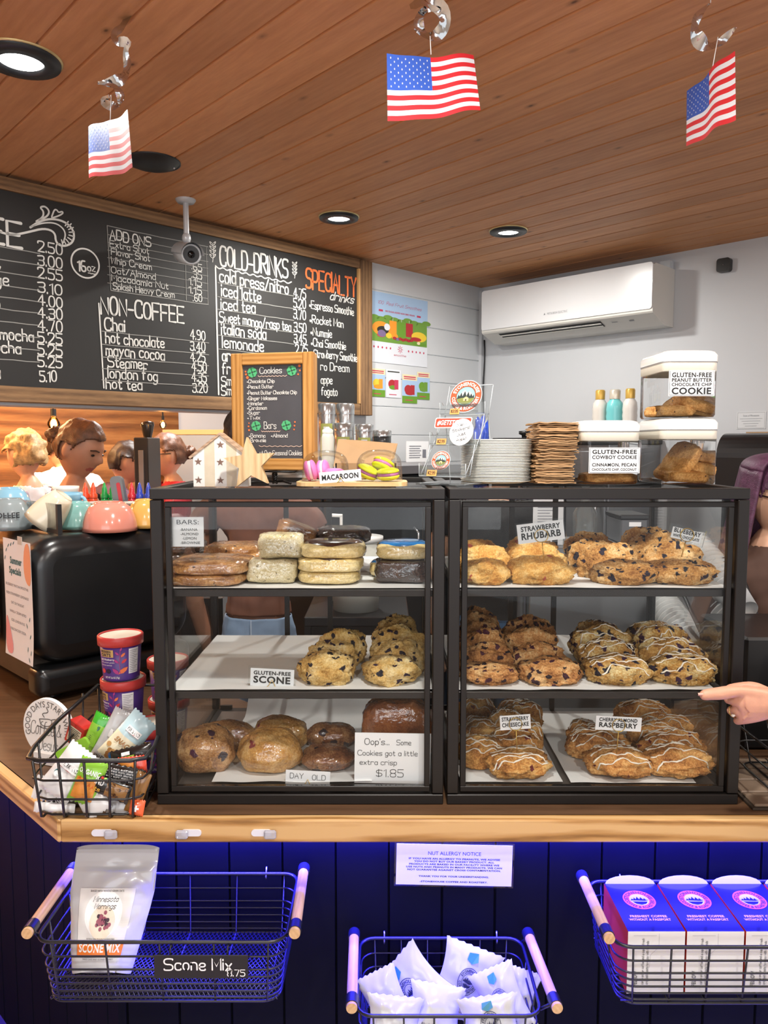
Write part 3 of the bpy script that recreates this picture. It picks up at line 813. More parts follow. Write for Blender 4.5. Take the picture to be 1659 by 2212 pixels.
L2 = SH2; G = 'gluten free blueberry scones'
for k, (px, pt, w, Y, th) in enumerate(((708, 1416, 112, 1.535, .085), (716, 1388, 106, 1.60, .06), (736, 1362, 92, 1.66, .055), (758, 1364, 62, 1.69, .05))):
    pastry(px, pt, w, Y, th, 'gf', ('pale blueberry scone at the front of the row beside the gluten free scone sign', 'second blueberry scone of the row beside the gluten free scone sign',
        'third blueberry scone of the row beside the gluten free scone sign', 'small rearmost blueberry scone of the row beside the gluten free sign')[k], L2, G)
for k, (px, pt, w, Y, th) in enumerate(((845, 1424, 112, 1.535, .085), (862, 1384, 112, 1.60, .065), (863, 1354, 108, 1.66, .06), (855, 1332, 92, 1.715, .055))):
    pastry(px, pt, w, Y, th, 'gf', ('berry studded scone at the front right of the left case middle shelf', 'golden scone second in the right row of the left case middle shelf',
        'browner scone third in the right row of the left case middle shelf', 'rearmost scone in the right row of the left case middle shelf')[k], L2, G)
R1 = SH1; G = 'strawberry rhubarb scones'
for px, pt, w, Y, th, lb in ((1150, 1162, 112, 1.70, .06, 'brown strawberry rhubarb scone behind the rhubarb sign stick, at the back'), (1038, 1168, 82, 1.70, .06, 'rearmost strawberry rhubarb scone in the left corner of the top shelf'),
    (1160, 1175, 118, 1.615, .07, 'golden strawberry rhubarb scone behind the one holding the sign'), (1049, 1180, 100, 1.615, .07, 'golden strawberry rhubarb scone with pink fruit, middle of the left corner row'),
    (1048, 1214, 100, 1.535, .085, 'pale knobbly strawberry rhubarb scone at the front left corner of the top shelf'), (1165, 1208, 132, 1.535, .085, 'wide golden strawberry rhubarb scone that holds the rhubarb sign')):
    pastry(px, pt, w, Y, th, 'rhu', lb, R1, G)
G = 'blueberry white chocolate scones'
for px, pt, w, Y, th, lb in ((1272, 1153, 95, 1.72, .06, 'rearmost blueberry scone of the row right of the rhubarb scones'), (1285, 1168, 108, 1.66, .055, 'third blueberry scone of the row right of the rhubarb scones'),
    (1320, 1178, 128, 1.595, .06, 'second blueberry scone of the row right of the rhubarb scones'), (1398, 1141, 112, 1.73, .06, 'tallest rearmost blueberry scone below the back of the blueberry sign'),
    (1418, 1155, 128, 1.67, .06, 'greenish blueberry scone second from the back in the blueberry sign row'), (1448, 1172, 130, 1.60, .06, 'broad brown blueberry scone leaning behind the one holding the blueberry sign'),
    (1352, 1216, 140, 1.535, .085, 'front blueberry scone with dark berries, lying on a curled paper corner'), (1468, 1213, 134, 1.535, .085, 'front blueberry scone that holds the blueberry white chocolate sign')):
    pastry(px, pt, w, Y, th, 'blu', lb, R1, G)
R_2 = SH2; G = 'mixed berry scones'
ORD = ('front', 'second', 'third', 'fourth', 'fifth', 'rearmost')
for rowname, k_, rows in (('leftmost scone row of the right case middle shelf', 'mix', ((1035, 1316, 80, 1.80, .05), (1036, 1330, 86, 1.755, .05), (1041, 1346, 92, 1.71, .05), (1044, 1365, 98, 1.66, .055), (1050, 1392, 112, 1.60, .06), (1056, 1440, 118, 1.535, .085))),
    ('second scone row from the left of the right case middle shelf', 'mix', ((1142, 1336, 106, 1.75, .055), (1146, 1358, 106, 1.69, .055), (1160, 1392, 118, 1.61, .065), (1190, 1430, 132, 1.535, .085)))):
    n = len(rows)
    for i, r in enumerate(rows):
        pastry(*r, k_, (ORD[n-1-i] if i else 'rearmost')+' brown berry scone in the '+rowname.replace('of the right case middle shelf', 'on the middle shelf'), R_2, G)
for rowname, rows in (('third scone row of the right case middle shelf', ((1288, 1342, 106, 1.73, .055), (1300, 1356, 122, 1.67, .055), (1312, 1381, 132, 1.605, .065), (1333, 1424, 132, 1.535, .09))),
    ('rightmost scone row of the right case middle shelf', ((1408, 1345, 104, 1.73, .055), (1432, 1352, 118, 1.67, .055), (1452, 1381, 132, 1.605, .065), (1472, 1422, 136, 1.535, .09)))):
    n = len(rows)
    for i, r in enumerate(rows):
        pastry(*r, 'ice', (ORD[n-1-i] if i else 'rearmost')+' iced blueberry scone in the '+rowname.replace('of the right case middle shelf', 'on the middle shelf'), R_2, 'iced blueberry scones', icing=5 if i > 1 else 3)
B3 = SH3+.004; G = 'strawberry cheesecake scones'
for px, pt, w, Y, th, lb in ((1030, 1506, 78, 1.80, .06, 'rearmost strawberry cheesecake scone in the left corner of the bottom tray'), (1122, 1514, 96, 1.76, .06, 'tall strawberry cheesecake scone at the back behind its sign'),
    (1092, 1532, 72, 1.70, .055, 'strawberry cheesecake scone peeking out left of its sign'), (1036, 1552, 82, 1.69, .065, 'dark strawberry cheesecake scone in the middle of the left corner'), (1142, 1558, 60, 1.66, .05, 'strawberry cheesecake scone mostly hidden behind its sign'),
    (1114, 1574, 112, 1.61, .065, 'strawberry cheesecake scone with a thick white icing patch under its sign'), (1040, 1594, 96, 1.575, .08, 'tilted heavily striped strawberry cheesecake scone at the front left'),
    (1119, 1628, 130, 1.525, .085, 'front strawberry cheesecake scone that holds the cheesecake sign')):
    pastry(px, pt, w, Y, th, 'chz', lb, B3, G, icing=6)
G = 'cherry almond raspberry scones'
for px, pt, w, Y, th, lb in ((1387, 1514, 112, 1.78, .06, 'rearmost cherry almond scone standing highest at the back'), (1262, 1557, 70, 1.68, .06, 'small cherry almond scone left of the raspberry sign'),
    (1436, 1545, 118, 1.70, .06, 'dark cherry almond scone right of the raspberry sign'), (1420, 1562, 120, 1.655, .05, 'purple streaked cherry almond scone third from the front on the right'), (1290, 1578, 124, 1.61, .07, 'cherry almond scone lying behind the stick of the raspberry sign'),
    (1450, 1582, 134, 1.60, .06, 'cherry almond scone leaning on the front right one'), (1336, 1625, 134, 1.53, .09, 'front cherry almond scone that holds the raspberry sign'), (1462, 1622, 138, 1.53, .09, 'front right cherry almond scone nearest the case corner')):
    pastry(px, pt, w, Y, th, 'che', lb, B3, G, icing=5)
# bottom of the left case: wrapped day old scones
for px, pt, w, Y, th, k_, lb in ((490, 1558, 118, 1.66, .07, 'wbl', 'wrapped blueberry scone behind the big front left one'), (604, 1547, 118, 1.66, .07, 'wst', 'wrapped strawberry scone with ruffled wrap behind the pale one'),
    (443, 1570, 130, 1.55, .09, 'wbl', 'big shiny wrapped blueberry scone at the front left of the bottom tray'), (583, 1575, 132, 1.55, .09, 'wst', 'big pale wrapped strawberry scone in the middle of the bottom tray'),
    (714, 1563, 110, 1.67, .07, 'wdk', 'dark wrapped iced scone at the back, left of the oops note'), (708, 1613, 116, 1.56, .08, 'wdk', 'dark wrapped iced scone above the day old sign')):
    pastry(px, pt, w, Y, th, k_, lb, B3, 'wrapped day old scones', amp=.08)
pastry(856, 1509, 148, 1.58, .07, 'loaf', 'large wrapped brown ginger cookie behind the oops note', B3, None, name='cookie', cat='cookie', amp=.03, e=.55)
# top shelf of the left case
def disc(px, py, w, Y, h, kind, label, group=None, name='cookie', cat='cookie', tilt=(0, 0), top=None, z=None, amp=.05, bottom=None):
    """flat round; py = pixel row of its underside at centre"""
    q = P(px, py, Y); sc = px_scale(Y, py); r = w/sc/2; _seed[0] += 1
    z0 = q.z if z is None else z
    mb = blob(r, r, h*.60, _seed[0], amp*.7, 2.4, (.62 if kind == 'choc' else .5), .82, 64, 30, crag=(.02 if kind == 'sug' else .07))
    o = mb.build(name, PM[kind], None, (q.x, Y, z0+.5*h), (tilt[0], tilt[1], 0), label, cat, group)
    if top:
        rd = MB(); s = _seed[0]
        rd.lathe([(0, h*.60+.004), (r*.6, h*.60+.0036), (r*.80, h*.57+.003), (r*.90, h*.46+.0025), (r*.945, h*.34+.001)], 40)
        rd.build('icing', top, o)
    return o
z1 = SH1+.004
M_choi = mat('chocolate_icing', '#3a1d12', .25, coat=1, var=.3, vs=30); M_blui = mat('blue_icing', '#1c6fb0', .25, coat=1)
for i, (px, w, Y, z, lb) in enumerate(((395, 95, 1.78, z1, 'lower dark wrapped cookie below the bars sign'), (398, 92, 1.79, z1+.026, 'upper dark wrapped cookie below the bars sign'))):
    disc(px, 1240, w, Y, .026, 'choc', lb, 'dark cookies below the bars sign', z=z)  # dark discs modelled in place of a reflection in the side glass
disc(455, 1275, 160, 1.555, .022, 'cook', 'lower of the two large wrapped cookies at the front left of the top shelf', 'large wrapped cookies', z=z1)
disc(462, 1258, 162, 1.555, .024, 'cook', 'upper of the two large wrapped cookies at the front left of the top shelf', 'large wrapped cookies', z=z1+.022)
disc(497, 1230, 112, 1.73, .024, 'cook', 'lowest wrapped cookie of the pile behind the large cookies', 'wrapped cookies at the back', z=z1)
disc(508, 1215, 118, 1.73, .026, 'cook', 'top wrapped cookie of the pile behind the large cookies', 'wrapped cookies at the back', z=z1+.026)
disc(536, 1222, 84, 1.68, .024, 'cook', 'wrapped cookie leaning on the pile, left of the almond bars', 'wrapped cookies at the back', z=z1+.014, tilt=(.2, .1))
for i, (z, lb) in enumerate(((z1, 'lowest'), (z1+.025, 'middle'), (z1+.052, 'topmost'))):
    disc((713, 716, 722)[i], 1260, (130, 138, 134)[i], 1.56, .026, 'sug', lb+' pale sugar cookie of the stack with brown icing', 'sugar cookies', z=z, top=M_choi)
disc(735, 1215, 108, 1.70, .03, 'choc', 'lower wrapped chocolate cookie behind the sugar cookie stack', 'chocolate cookies', z=z1+.028)
disc(742, 1190, 116, 1.70, .03, 'choc', 'upper wrapped chocolate cookie behind the sugar cookie stack', 'chocolate cookies', z=z1+.062)
disc(742, 1215, 60, 1.70, .026, 'choc', 'bottom wrapped chocolate cookie peeking out right of the sugar cookies', 'chocolate cookies', z=z1)
disc(838, 1255, 78, 1.63, .026, 'sug', 'sugar cookie with blue icing behind the brownie', None, z=z1, top=M_blui)
disc(870, 1225, 112, 1.575, .028, 'sug', 'sugar cookie with blue icing lying on the dark brownie', None, z=z1+.046, top=M_blui)
def bar(px, pt, pb, w, Y, d, kind, label, group, rot=(0, 0, 0), z=None, name='bar', cat='bar'):
    a = P(px, pt, Y); b = P(px, pb, Y); sc = px_scale(Y, pt); _seed[0] += 1
    h = (a.z-b.z) if z is None else z[1]; zb = b.z if z is None else z[0]
    mb = blob(w/sc/2, d/2, h/2, _seed[0], .05, 2.2, .34, .96, 60, 36)
    o = mb.build(name, PM[kind], None, (a.x, Y, zb+h/2), rot, label, cat, group); return o
bar(591, 1222, 1272, 106, 1.545, .07, 'lem', 'lower wrapped pale crumbly almond bar on the top shelf', 'almond bars', z=(z1, .047))
bar(608, 1168, 1222, 96, 1.56, .07, 'lem', 'upper wrapped pale crumbly almond bar stacked on another', 'almond bars', z=(z1+.047, .050), rot=(0, 0, .06))
bar(640, 1135, 1185, 84, 1.66, .06, 'cook', 'brown wrapped banana bar lying tilted behind the almond bars', None, (0, .35, 0), z=(z1+.062, .045))
bar(640, 1185, 1230, 84, 1.66, .07, 'cook', 'brown wrapped banana bar beneath the tilted one', None, z=(z1, .06))
bar(867, 1228, 1272, 114, 1.55, .075, 'choc', 'dark wrapped chocolate brownie at the right end of the top shelf', None, z=(z1, .045), name='brownie', cat='brownie')

# ------------------------------------------------------------------ small signs
M_card = mat('white_card', '#f0f1f2', .5); M_ink = mat('black_ink', '#1a1a1c', .6); M_brass = mat('brass_wire', '#c9a85a', .3, .9)
M_sleeve = glass('clear_sleeve', '#fcfdfd', .03, .5)
def sign(name, label, px, py, w, h, Y, lines, rot=0, tilt=0, stick=None, easel=False, sleeve=0, yaw=0, cat='sign'):
    c = P(px, py, Y); sc = px_scale(Y, py); W, H = w/sc, h/sc
    t = thing(name, label, cat, c, (radians(tilt), radians(rot), radians(yaw)))
    mb = MB(); mb.span(-W/2, W/2, -.0006, .0006, -H/2, H/2); mb.build('card', M_card, t)
    if sleeve:
        mb = MB(); mb.span(-W/2-sleeve, W/2+sleeve, -.0018, .0018, -H/2-sleeve, H/2+sleeve); mb.build('clear_sleeve', M_sleeve, t)
    m = MB()
    for tx, u, v, hh, ww, font, th in lines:       # u centre, v baseline, sizes as fractions of the card
        m.text(tx, u*W, v*H, hh*H, 0, font, ww*W, 'c', th, y=-.0012)
    if lines: m.build('lettering', M_ink, t)
    if stick:
        L = stick/sc; m = MB(); r = .013
        m.tube([(r*cos(a/20*2*pi-pi/2), -.004+.002*(a/20), -H/2+r*.9+r*sin(a/20*2*pi-pi/2)) for a in range(22)], .0008, 6)
        m.tube([(0, -.004, -H/2-r*.1), (0.0, -.003, -H/2-L)], .0010, 6); m.build('wire_holder', M_brass, t)
    if easel:
        m = MB(); k = H*.42
        m.tube([(-k*.7, -.012, -H/2), (-k*.4, -.003, -H/2+k*.2), (0, -.003, -H/2+k), (k*.4, -.003, -H/2+k*.2), (k*.7, -.012, -H/2)], .0008, 6)
        m.tube([(-k*.7, -.012, -H/2), (-k*.6, .02, -H/2-.001), (k*.6, .02, -H/2-.001), (k*.7, -.012, -H/2)], .0008, 6); m.build('wire_easel', M_brass, t)
    return t
sign('price_sign', 'small white card listing bars, hung inside the top left of the left case', 406, 1149, 68, 64, 1.475, [('BARS:', 0, .26, .15, .74, 'sans', 0), ('-BANANA', .03, .04, .085, .56, 'sans', 0), ('-ALMOND', .05, -.11, .085, .58, 'sans', 0), ('-LEMON', .05, -.26, .085, .46, 'sans', 0), ('-BROWNIE', .07, -.41, .085, .64, 'sans', 0)], rot=0, sleeve=.002)
sign('shelf_sign', 'white gluten free scone sign on the middle shelf of the left case', 588, 1464, 94, 39, 1.50, [('GLUTEN-FREE', 0, .16, .20, .86, 'bold', 0), ('SCONE', 0, -.30, .36, .86, 'bold', 0)], rot=3, sleeve=.004, easel=True)
sign('shelf_sign', 'white strawberry rhubarb sign held on a wire above the rhubarb scones', 1168, 1149, 101, 42, 1.50, [('STRAWBERRY', 0, .12, .24, .84, 'bold', 0), ('RHUBARB', 0, -.30, .32, .86, 'bold', 0)], rot=-7, stick=40, sleeve=.003)
sign('shelf_sign', 'small white blueberry white chocolate sign on a wire, tilted to the right', 1483, 1156, 66, 24, 1.50, [('BLUEBERRY', .0, .08, .36, .9, 'bold', 0), ('WHITE CHOCOLATE', 0, -.34, .24, .88, 'bold', 0)], rot=13, stick=36, sleeve=.006)
sign('shelf_sign', 'white strawberry cheesecake sign on a wire in the bottom of the right case', 1113, 1560, 66, 32, 1.50, [('STRAWBERRY', 0, .12, .26, .88, 'bold', 0), ('CHEESECAKE', 0, -.28, .26, .88, 'bold', 0)], rot=-4, stick=50)
sign('shelf_sign', 'white cherry almond raspberry sign on a wire in the bottom of the right case', 1336, 1563, 99, 31, 1.50, [('CHERRY ALMOND', -.01, .14, .24, .84, 'bold', 0), ('RASPBERRY', -.01, -.28, .32, .84, 'bold', 0)], rot=3, stick=50)
sign('handwritten_sign', 'handwritten day old card standing in front of the wrapped scones', 665, 1680, 96, 31, 1.483, [('DAY', -.24, -.06, .36, .32, 'hand', .095), ('OLD', .26, -.12, .36, .32, 'hand', .095)], rot=3, easel=True)
sign('handwritten_sign', 'handwritten oops note selling extra crisp cookies, in the right of the left case', 848, 1638, 164, 112, 1.485, [("Oop's...", -.20, .27, .12, .34, 'hand', .09), ('Some', .15, .27, .10, .2, 'hand', .095), ('Cookies got a little', -.06, .055, .10, .8, 'hand', .095), ('extra crisp', -.18, -.13, .10, .5, 'hand', .095), ('$1.85', -.02, -.37, .15, .38, 'hand', .075)], rot=1)
# ------------------------------------------------------------------ things standing on the cases
ZT = CZ1
M_oak = wood('oak_frame', '#9a6a35', '#b98546', '#cf9f60', 2.2, 0, rough=.4, var=.2); M_oakv = wood('oak_frame_upright', '#9a6a35', '#b98546', '#cf9f60', 2.2, 2, rough=.4, var=.2)
M_iron = mat('black_iron', '#1b1a1a', .4, .6)
c = P(592, 889, 1.62); sc = px_scale(1.62, 889); k = 1/sc
t = thing('cookie_menu_sign', 'oak framed chalk sign listing cookies and bars on an iron stand', 'menu sign', (c.x, 1.62, ZT), radians(-12))
W2, zb_, zt_ = .090, P(592, 1015, 1.62).z-ZT, P(592, 763, 1.62).z-ZT; fw = .024
for sx in (-1, 1): bx('frame_side', sx*W2, sx*(W2-fw), -.012, .004, zb_, zt_, M_oakv, t, .0015)
bx('frame_rail', -W2+fw, W2-fw, -.012, .004, zt_-fw, zt_, M_oak, t, .0015); bx('frame_rail', -W2+fw, W2-fw, -.012, .004, zb_, zb_+fw, M_oak, t, .0015)
bx('back_frame', -W2+.002, W2-.002, .006, .022, zb_, zt_-.002, M_oakv, t, .001)
bx('chalk_panel', -W2+fw-.001, W2-fw+.001, -.004, .004, zb_+fw-.001, zt_-fw+.001, mat('slate_panel', '#46464a', .5, var=.12, vs=14), t)
def sp(px, py): return ((px-589)*k*1.015, P(592, py, 1.62).z-ZT)
m = MB()
def st(tx, px, py, px1, h, th=.165):
    x, z = sp(px, py); m.text(tx, x, z, h*k, 0, 'hand', sp(px1, py)[0]-x, 'l', th, y=-.0052, jit=.04)
st('Cookies', 560, 807, 611, 13, .12)
for tx, py, r in (('*Chocolate Chip', 827, 594), ('*Peanut Butter', 839, 591), ('*Peanut Butter Chocolate Chip', 852, 643), ('*Ginger Molasses', 864, 599), ('*Monster', 875, 568), ('*Cardamon', 885, 576), ('*Sugar', 895, 560), ('*Twix', 906, 561)): st(tx, 531, py, r, 7.6)
st('Bars', 568, 926, 597, 15, .1); st('*Banana', 534, 945, 572, 8); st('*Almond', 584, 945, 622, 8); st('*Brownie', 534, 955, 573, 8); st('ut Our Seasonal Cookies', 558, 983, 653, 10, .12)
def wavy(px0, px1, py): m.stroke(chaikin([(sp(px0+i*(px1-px0)/16, py)[0], sp(0, py+(1.6 if i % 2 else -1.6))[1]) for i in range(17)], False), .0010, 1, -.0052)
wavy(556, 620, 813); wavy(562, 604, 932); wavy(556, 652, 964)
for px, py in ((543, 804), (631, 802), (550, 920), (618, 919)):
    x, z = sp(px, py)
    for q in range(4):
        a = .3+q*pi/2
        for s_ in (-.42, .42): m.disc((x+6.5*k*cos(a+s_), -.0050-.0001*q, z+6.5*k*sin(a+s_)), 4.6*k, 12, 2)
        m.stroke([(x+3*k*cos(a), z+3*k*sin(a)), (x+8*k*cos(a), z+8*k*sin(a))], .001, 3, -.0056)
for px, py, r in ((528, 802, 2), (529, 808, 2.4), (532, 815, 3.2), (648, 792, 3), (649, 802, 2), (645, 810, 2), (534, 914, 1.6), (533, 921, 2), (534, 929, 2.4), (637, 912, 2), (636, 920, 2), (635, 928, 1.8)):
    x, z = sp(px, py); m.disc((x, -.005, z), r*k, 10, 4)
m.build('lettering', [M_chalk, mat('peach_chalk', '#e3c3ae', .8), mat('green_chalk', '#4fae74', .8), mat('dark_green_chalk', '#1f5d3a', .8), M_orange], t)
m = MB(); m.tube([(.004*cos(i*1.1), .004*sin(i*1.1), .002+i*(zb_-.002)/18) for i in range(19)], .0028, 6); m.tube([(.004*cos(i*1.1+pi), .004*sin(i*1.1+pi), .002+i*(zb_-.002)/18) for i in range(19)], .0028, 6)
m.tube([(-.045, -.03, .003), (-.02, -.004, .006), (0, 0, .005), (.02, -.004, .006), (.045, -.03, .003)], .0025, 6); m.tube([(0, 0, .005), (0, .045, .003)], .0025, 6)
m.tube([(-.05, .0, zb_), (-.05, -.016, zb_-.003), (.05, -.016, zb_-.003), (.05, 0, zb_)], .0022, 6); m.build('iron_stand', M_iron, t)

# wooden house and star ornaments
Yh = 1.535; sc = px_scale(Yh, 1000); k = 1/sc
c = P(481, 1055, Yh); t = thing('house_ornament', 'small white wooden house ornament with brown stars and a sloping roof', 'ornament', (c.x, Yh, ZT))
hw, he, ha = 58*k, 64*k, 108*k
xs = [-hw, -hw+24*k, -hw+46*k, -hw+71*k, -hw+93*k, hw]
tone = [mat('whitewashed_wood', '#e6e4de', .6, var=.05, vs=40), mat('washed_pale_wood', '#d2c5ad', .6, var=.08, vs=40)]
def roofz(x): return he+(ha-he)*(1-abs(x)/hw)
for i in range(5):
    a, b = xs[i], xs[i+1]; pts = [(a, 0), (b, 0), (b, roofz(b))]
    if a < 0 < b: pts.append((0, ha))
    pts.append((a, roofz(a))); MB().prism(pts, -.018, .018).build('plank', tone[i % 2], t)
M_roofw = wood('roof_strip_wood', '#8f7258', '#b0937a', '#c7ad92', 3, 0)
for sx in (-1, 1):
    n = Vector((sx*(ha-he), hw)).normalized()*5*k
    MB().prism([(0, ha+1*k), (sx*(hw+6*k), he-5*k), (sx*(hw+6*k)+n.x, he-5*k+n.y), (0, ha+7*k)][::sx], -.021, .021).build('roof_strip', M_roofw, t)
m = MB()
for px, py in ((482, 966), (434, 1002), (481, 1003), (434, 1041), (481, 1042)):
    m.poly([(x, -.0186, z) for x, z in star2((px-481)*k, (1055-py)*k, 8.5*k)], 0)
m.build('painted_star', mat('brown_star_paint', '#7d6257', .7), t)
Ys = 1.49; k = 1/px_scale(Ys, 1000); c = P(542, 1055, Ys)
MB().prism(star2(0, 50*k, 57*k, pi/2+.1, .44), -.011, .011).build('star_ornament', wood('ash_star_wood', '#b08f66', '#cdae82', '#dcc39b', 2.5, 2, ring=1.0), None, (c.x, Ys, ZT+.001), None, 'thick pale wooden star leaning in front of the small house', 'ornament')

# macaron tray with two glass domes
Yt = 1.545; k = 1/px_scale(Yt, 1040); xl, xr = P(641, 1050, Yt).x, P(880, 1050, Yt).x
MB().prism(rrect(xr-xl, .13, .03), -.004, .004).build('serving_board', wood('pale_board_wood', '#c49a63', '#ddb983', '#e9cfa3', 2, 0), None, ((xl+xr)/2, Yt+.03, ZT+.0045), (pi/2, 0, 0), 'pale rounded wooden board under the two macaron domes', 'serving board')
M_dome = glass('dome_glass', '#feffff', .01, .5)
zb2 = ZT+.009
def dome(px, w, h, label):
    r = w*k/2; x = P(px, 1040, Yt).x; H = h*k; pr = [(r, 0), (r, H*.52)]
    for i in range(1, 9): a = i/8*pi/2; pr.append((r*cos(a)**.75 if i < 8 else 0, H*.52+H*.48*sin(a)))
    MB().lathe([(r+.002, 0), (r+.002, .003)]+pr[1:]+[], 48).build('glass_dome', M_dome, None, (x, Yt+.02, zb2+.0005), None, label, 'glass dome')
    return x
xa = dome(702, 100, 66, 'left clear glass dome over the pink macarons'); xb = dome(819, 98, 68, 'right clear glass dome over the yellow macarons')
M_pk, M_pf, M_ye, M_yf = mat('pink_macaron', '#d977b4', .6, bump=.15, bs=300), mat('pink_cream', '#f0d3e2', .6), mat('yellow_macaron', '#cdd024', .6, bump=.15, bs=300), mat('mauve_cream', '#b06a9a', .6)
def macaron(ms, mf, r):
    t = thing('macaron', 'x', 'macaron')
    for sg in (-1, 1):
        pr = [(r*.93, sg*.003), (r*1.0, sg*.0045), (r*.99, sg*.006), (r*.9, sg*.009), (r*.6, sg*.0118), (0, sg*.0128)]
        MB().lathe(pr if sg > 0 else pr[::-1], 28).build('shell', ms, t)
    MB().lathe([(0, -.0035), (r*.93, -.0035), (r*.95, 0), (r*.93, .0035), (0, .0035)], 28).build('filling', mf, t)
    return t
pk = macaron(M_pk, M_pf, .021); ye = macaron(M_ye, M_yf, .023)
for i, (dx, dy, dz, rx, ry, lb) in enumerate(((-.030, .015, .0215, 0, 78, 'pink macaron standing on edge at the left inside the left dome'), (-.006, .03, .0215, 10, 84, 'pink macaron standing on edge at the back inside the left dome'), (.018, .012, .0135, 0, 0, 'pink macaron lying flat behind the macaroon sign'))):
    o = pk if i == 0 else dup(pk, (0, 0, 0)); o.location = (xa+dx, Yt+dy, zb2+dz); o.rotation_euler = (radians(rx), radians(ry), 0); o['label'] = lb; o['group'] = 'pink macarons'
for i, (dx, dy, dz, rx, ry, lb) in enumerate(((.018, .0, .0145, 4, -5, 'yellow macaron lying flat at the right inside the right dome'), (.008, .028, .032, -18, 24, 'yellow macaron leaning on another at the back of the right dome'), (-.024, .012, .0185, 8, 24, 'yellow macaron tilted at the left inside the right dome'))):
    o = ye if i == 0 else dup(ye, (0, 0, 0)); o.location = (xb+dx, Yt+dy, zb2+dz); o.rotation_euler = (radians(rx), radians(ry), 0); o['label'] = lb; o['group'] = 'yellow macarons'
sign('macaroon_sign', 'white macaroon name card on a brass easel before the two domes', 735, 1029, 90, 24, 1.485, [('MACAROON', 0, -.22, .44, .9, 'bold', 0)], rot=-5, easel=True)

# cardboard box, bottle, papers
M_kraft = mat('kraft_cardboard', '#b08d66', .7, var=.06, vs=18)
Yb = 1.78; c = P(790, 1010, Yb); k = 1/px_scale(Yb, 980)
t = thing('cardboard_box', 'open brown cardboard box behind the macaron domes', 'box', (c.x, Yb, ZT))
m = MB(); m.span(-.07, .07, 0, .1, 0, .004); m.span(-.07, .07, 0, .003, 0, .04); m.span(-.07, -.067, 0, .1, 0, .04); m.span(.067, .07, 0, .1, 0, .04); m.build('tray', M_kraft, t)
m = MB(); z0 = .04; zz = lambda py: P(790, py, Yb).z-ZT
m.add([(-70*k, .0, zz(1008)), (52*k, -.0, zz(1000)), (62*k, .02, zz(990)), (70*k, .05, zz(958)), (-10*k, .05, zz(951)), (-62*k, .05, zz(948))], [(0, 1, 2, 3, 4, 5)]); m.add([(-70*k, .003, zz(1008)), (52*k, .003, zz(1000)), (62*k, .023, zz(990)), (70*k, .053, zz(958)), (-10*k, .053, zz(951)), (-62*k, .053, zz(948))], [(5, 4, 3, 2, 1, 0)])
m.build('lid', M_kraft, t); m = MB(); m.stroke([(-48*k, zz(1000)), (-40*k, zz(982)), (-12*k, zz(953))], .0012, 0, .018); 
t = thing('squeeze_bottle', 'white plastic squeeze bottle behind the oak cookie sign', 'bottle', (P(708, 950, 1.9).x, 1.9, ZT))
M_milk = mat('milky_plastic', '#dcdcd2', .4)
H = P(708, 934, 1.9).z-ZT; MB().lathe([(0, 0), (.014, 0), (.0155, .004), (.0155, H-.012), (.012, H), (0, H)], 24).build('body', M_milk, t)
MB().lathe([(.0135, H-.002), (.0135, H+.006), (.006, H+.010), (.004, H+.013), (0, H+.013)], 20).build('cap', mat('cream_cap', '#ecebdc', .4), t)
t = thing('paper_stack', 'untidy stack of papers and cards lying behind the wooden star', 'papers', (P(625, 1040, 1.8).x, 1.8, ZT+.0005))
for i, (dx, a, mm) in enumerate(((0, .1, '#3a3938'), (.01, -.2, '#c9cbcc'), (-.012, .25, '#e2e2e0'), (.004, -.05, '#58534d'), (.01, .35, '#d5d6d8'))):
    q = MB(); q.box((dx, 0, .004+i*.006), (.11-.008*i, .09, .0055), 0, Matrix.Rotation(a, 3, 'Z')); q.build('paper', mat('paper_'+str(i), mm, .6), t)

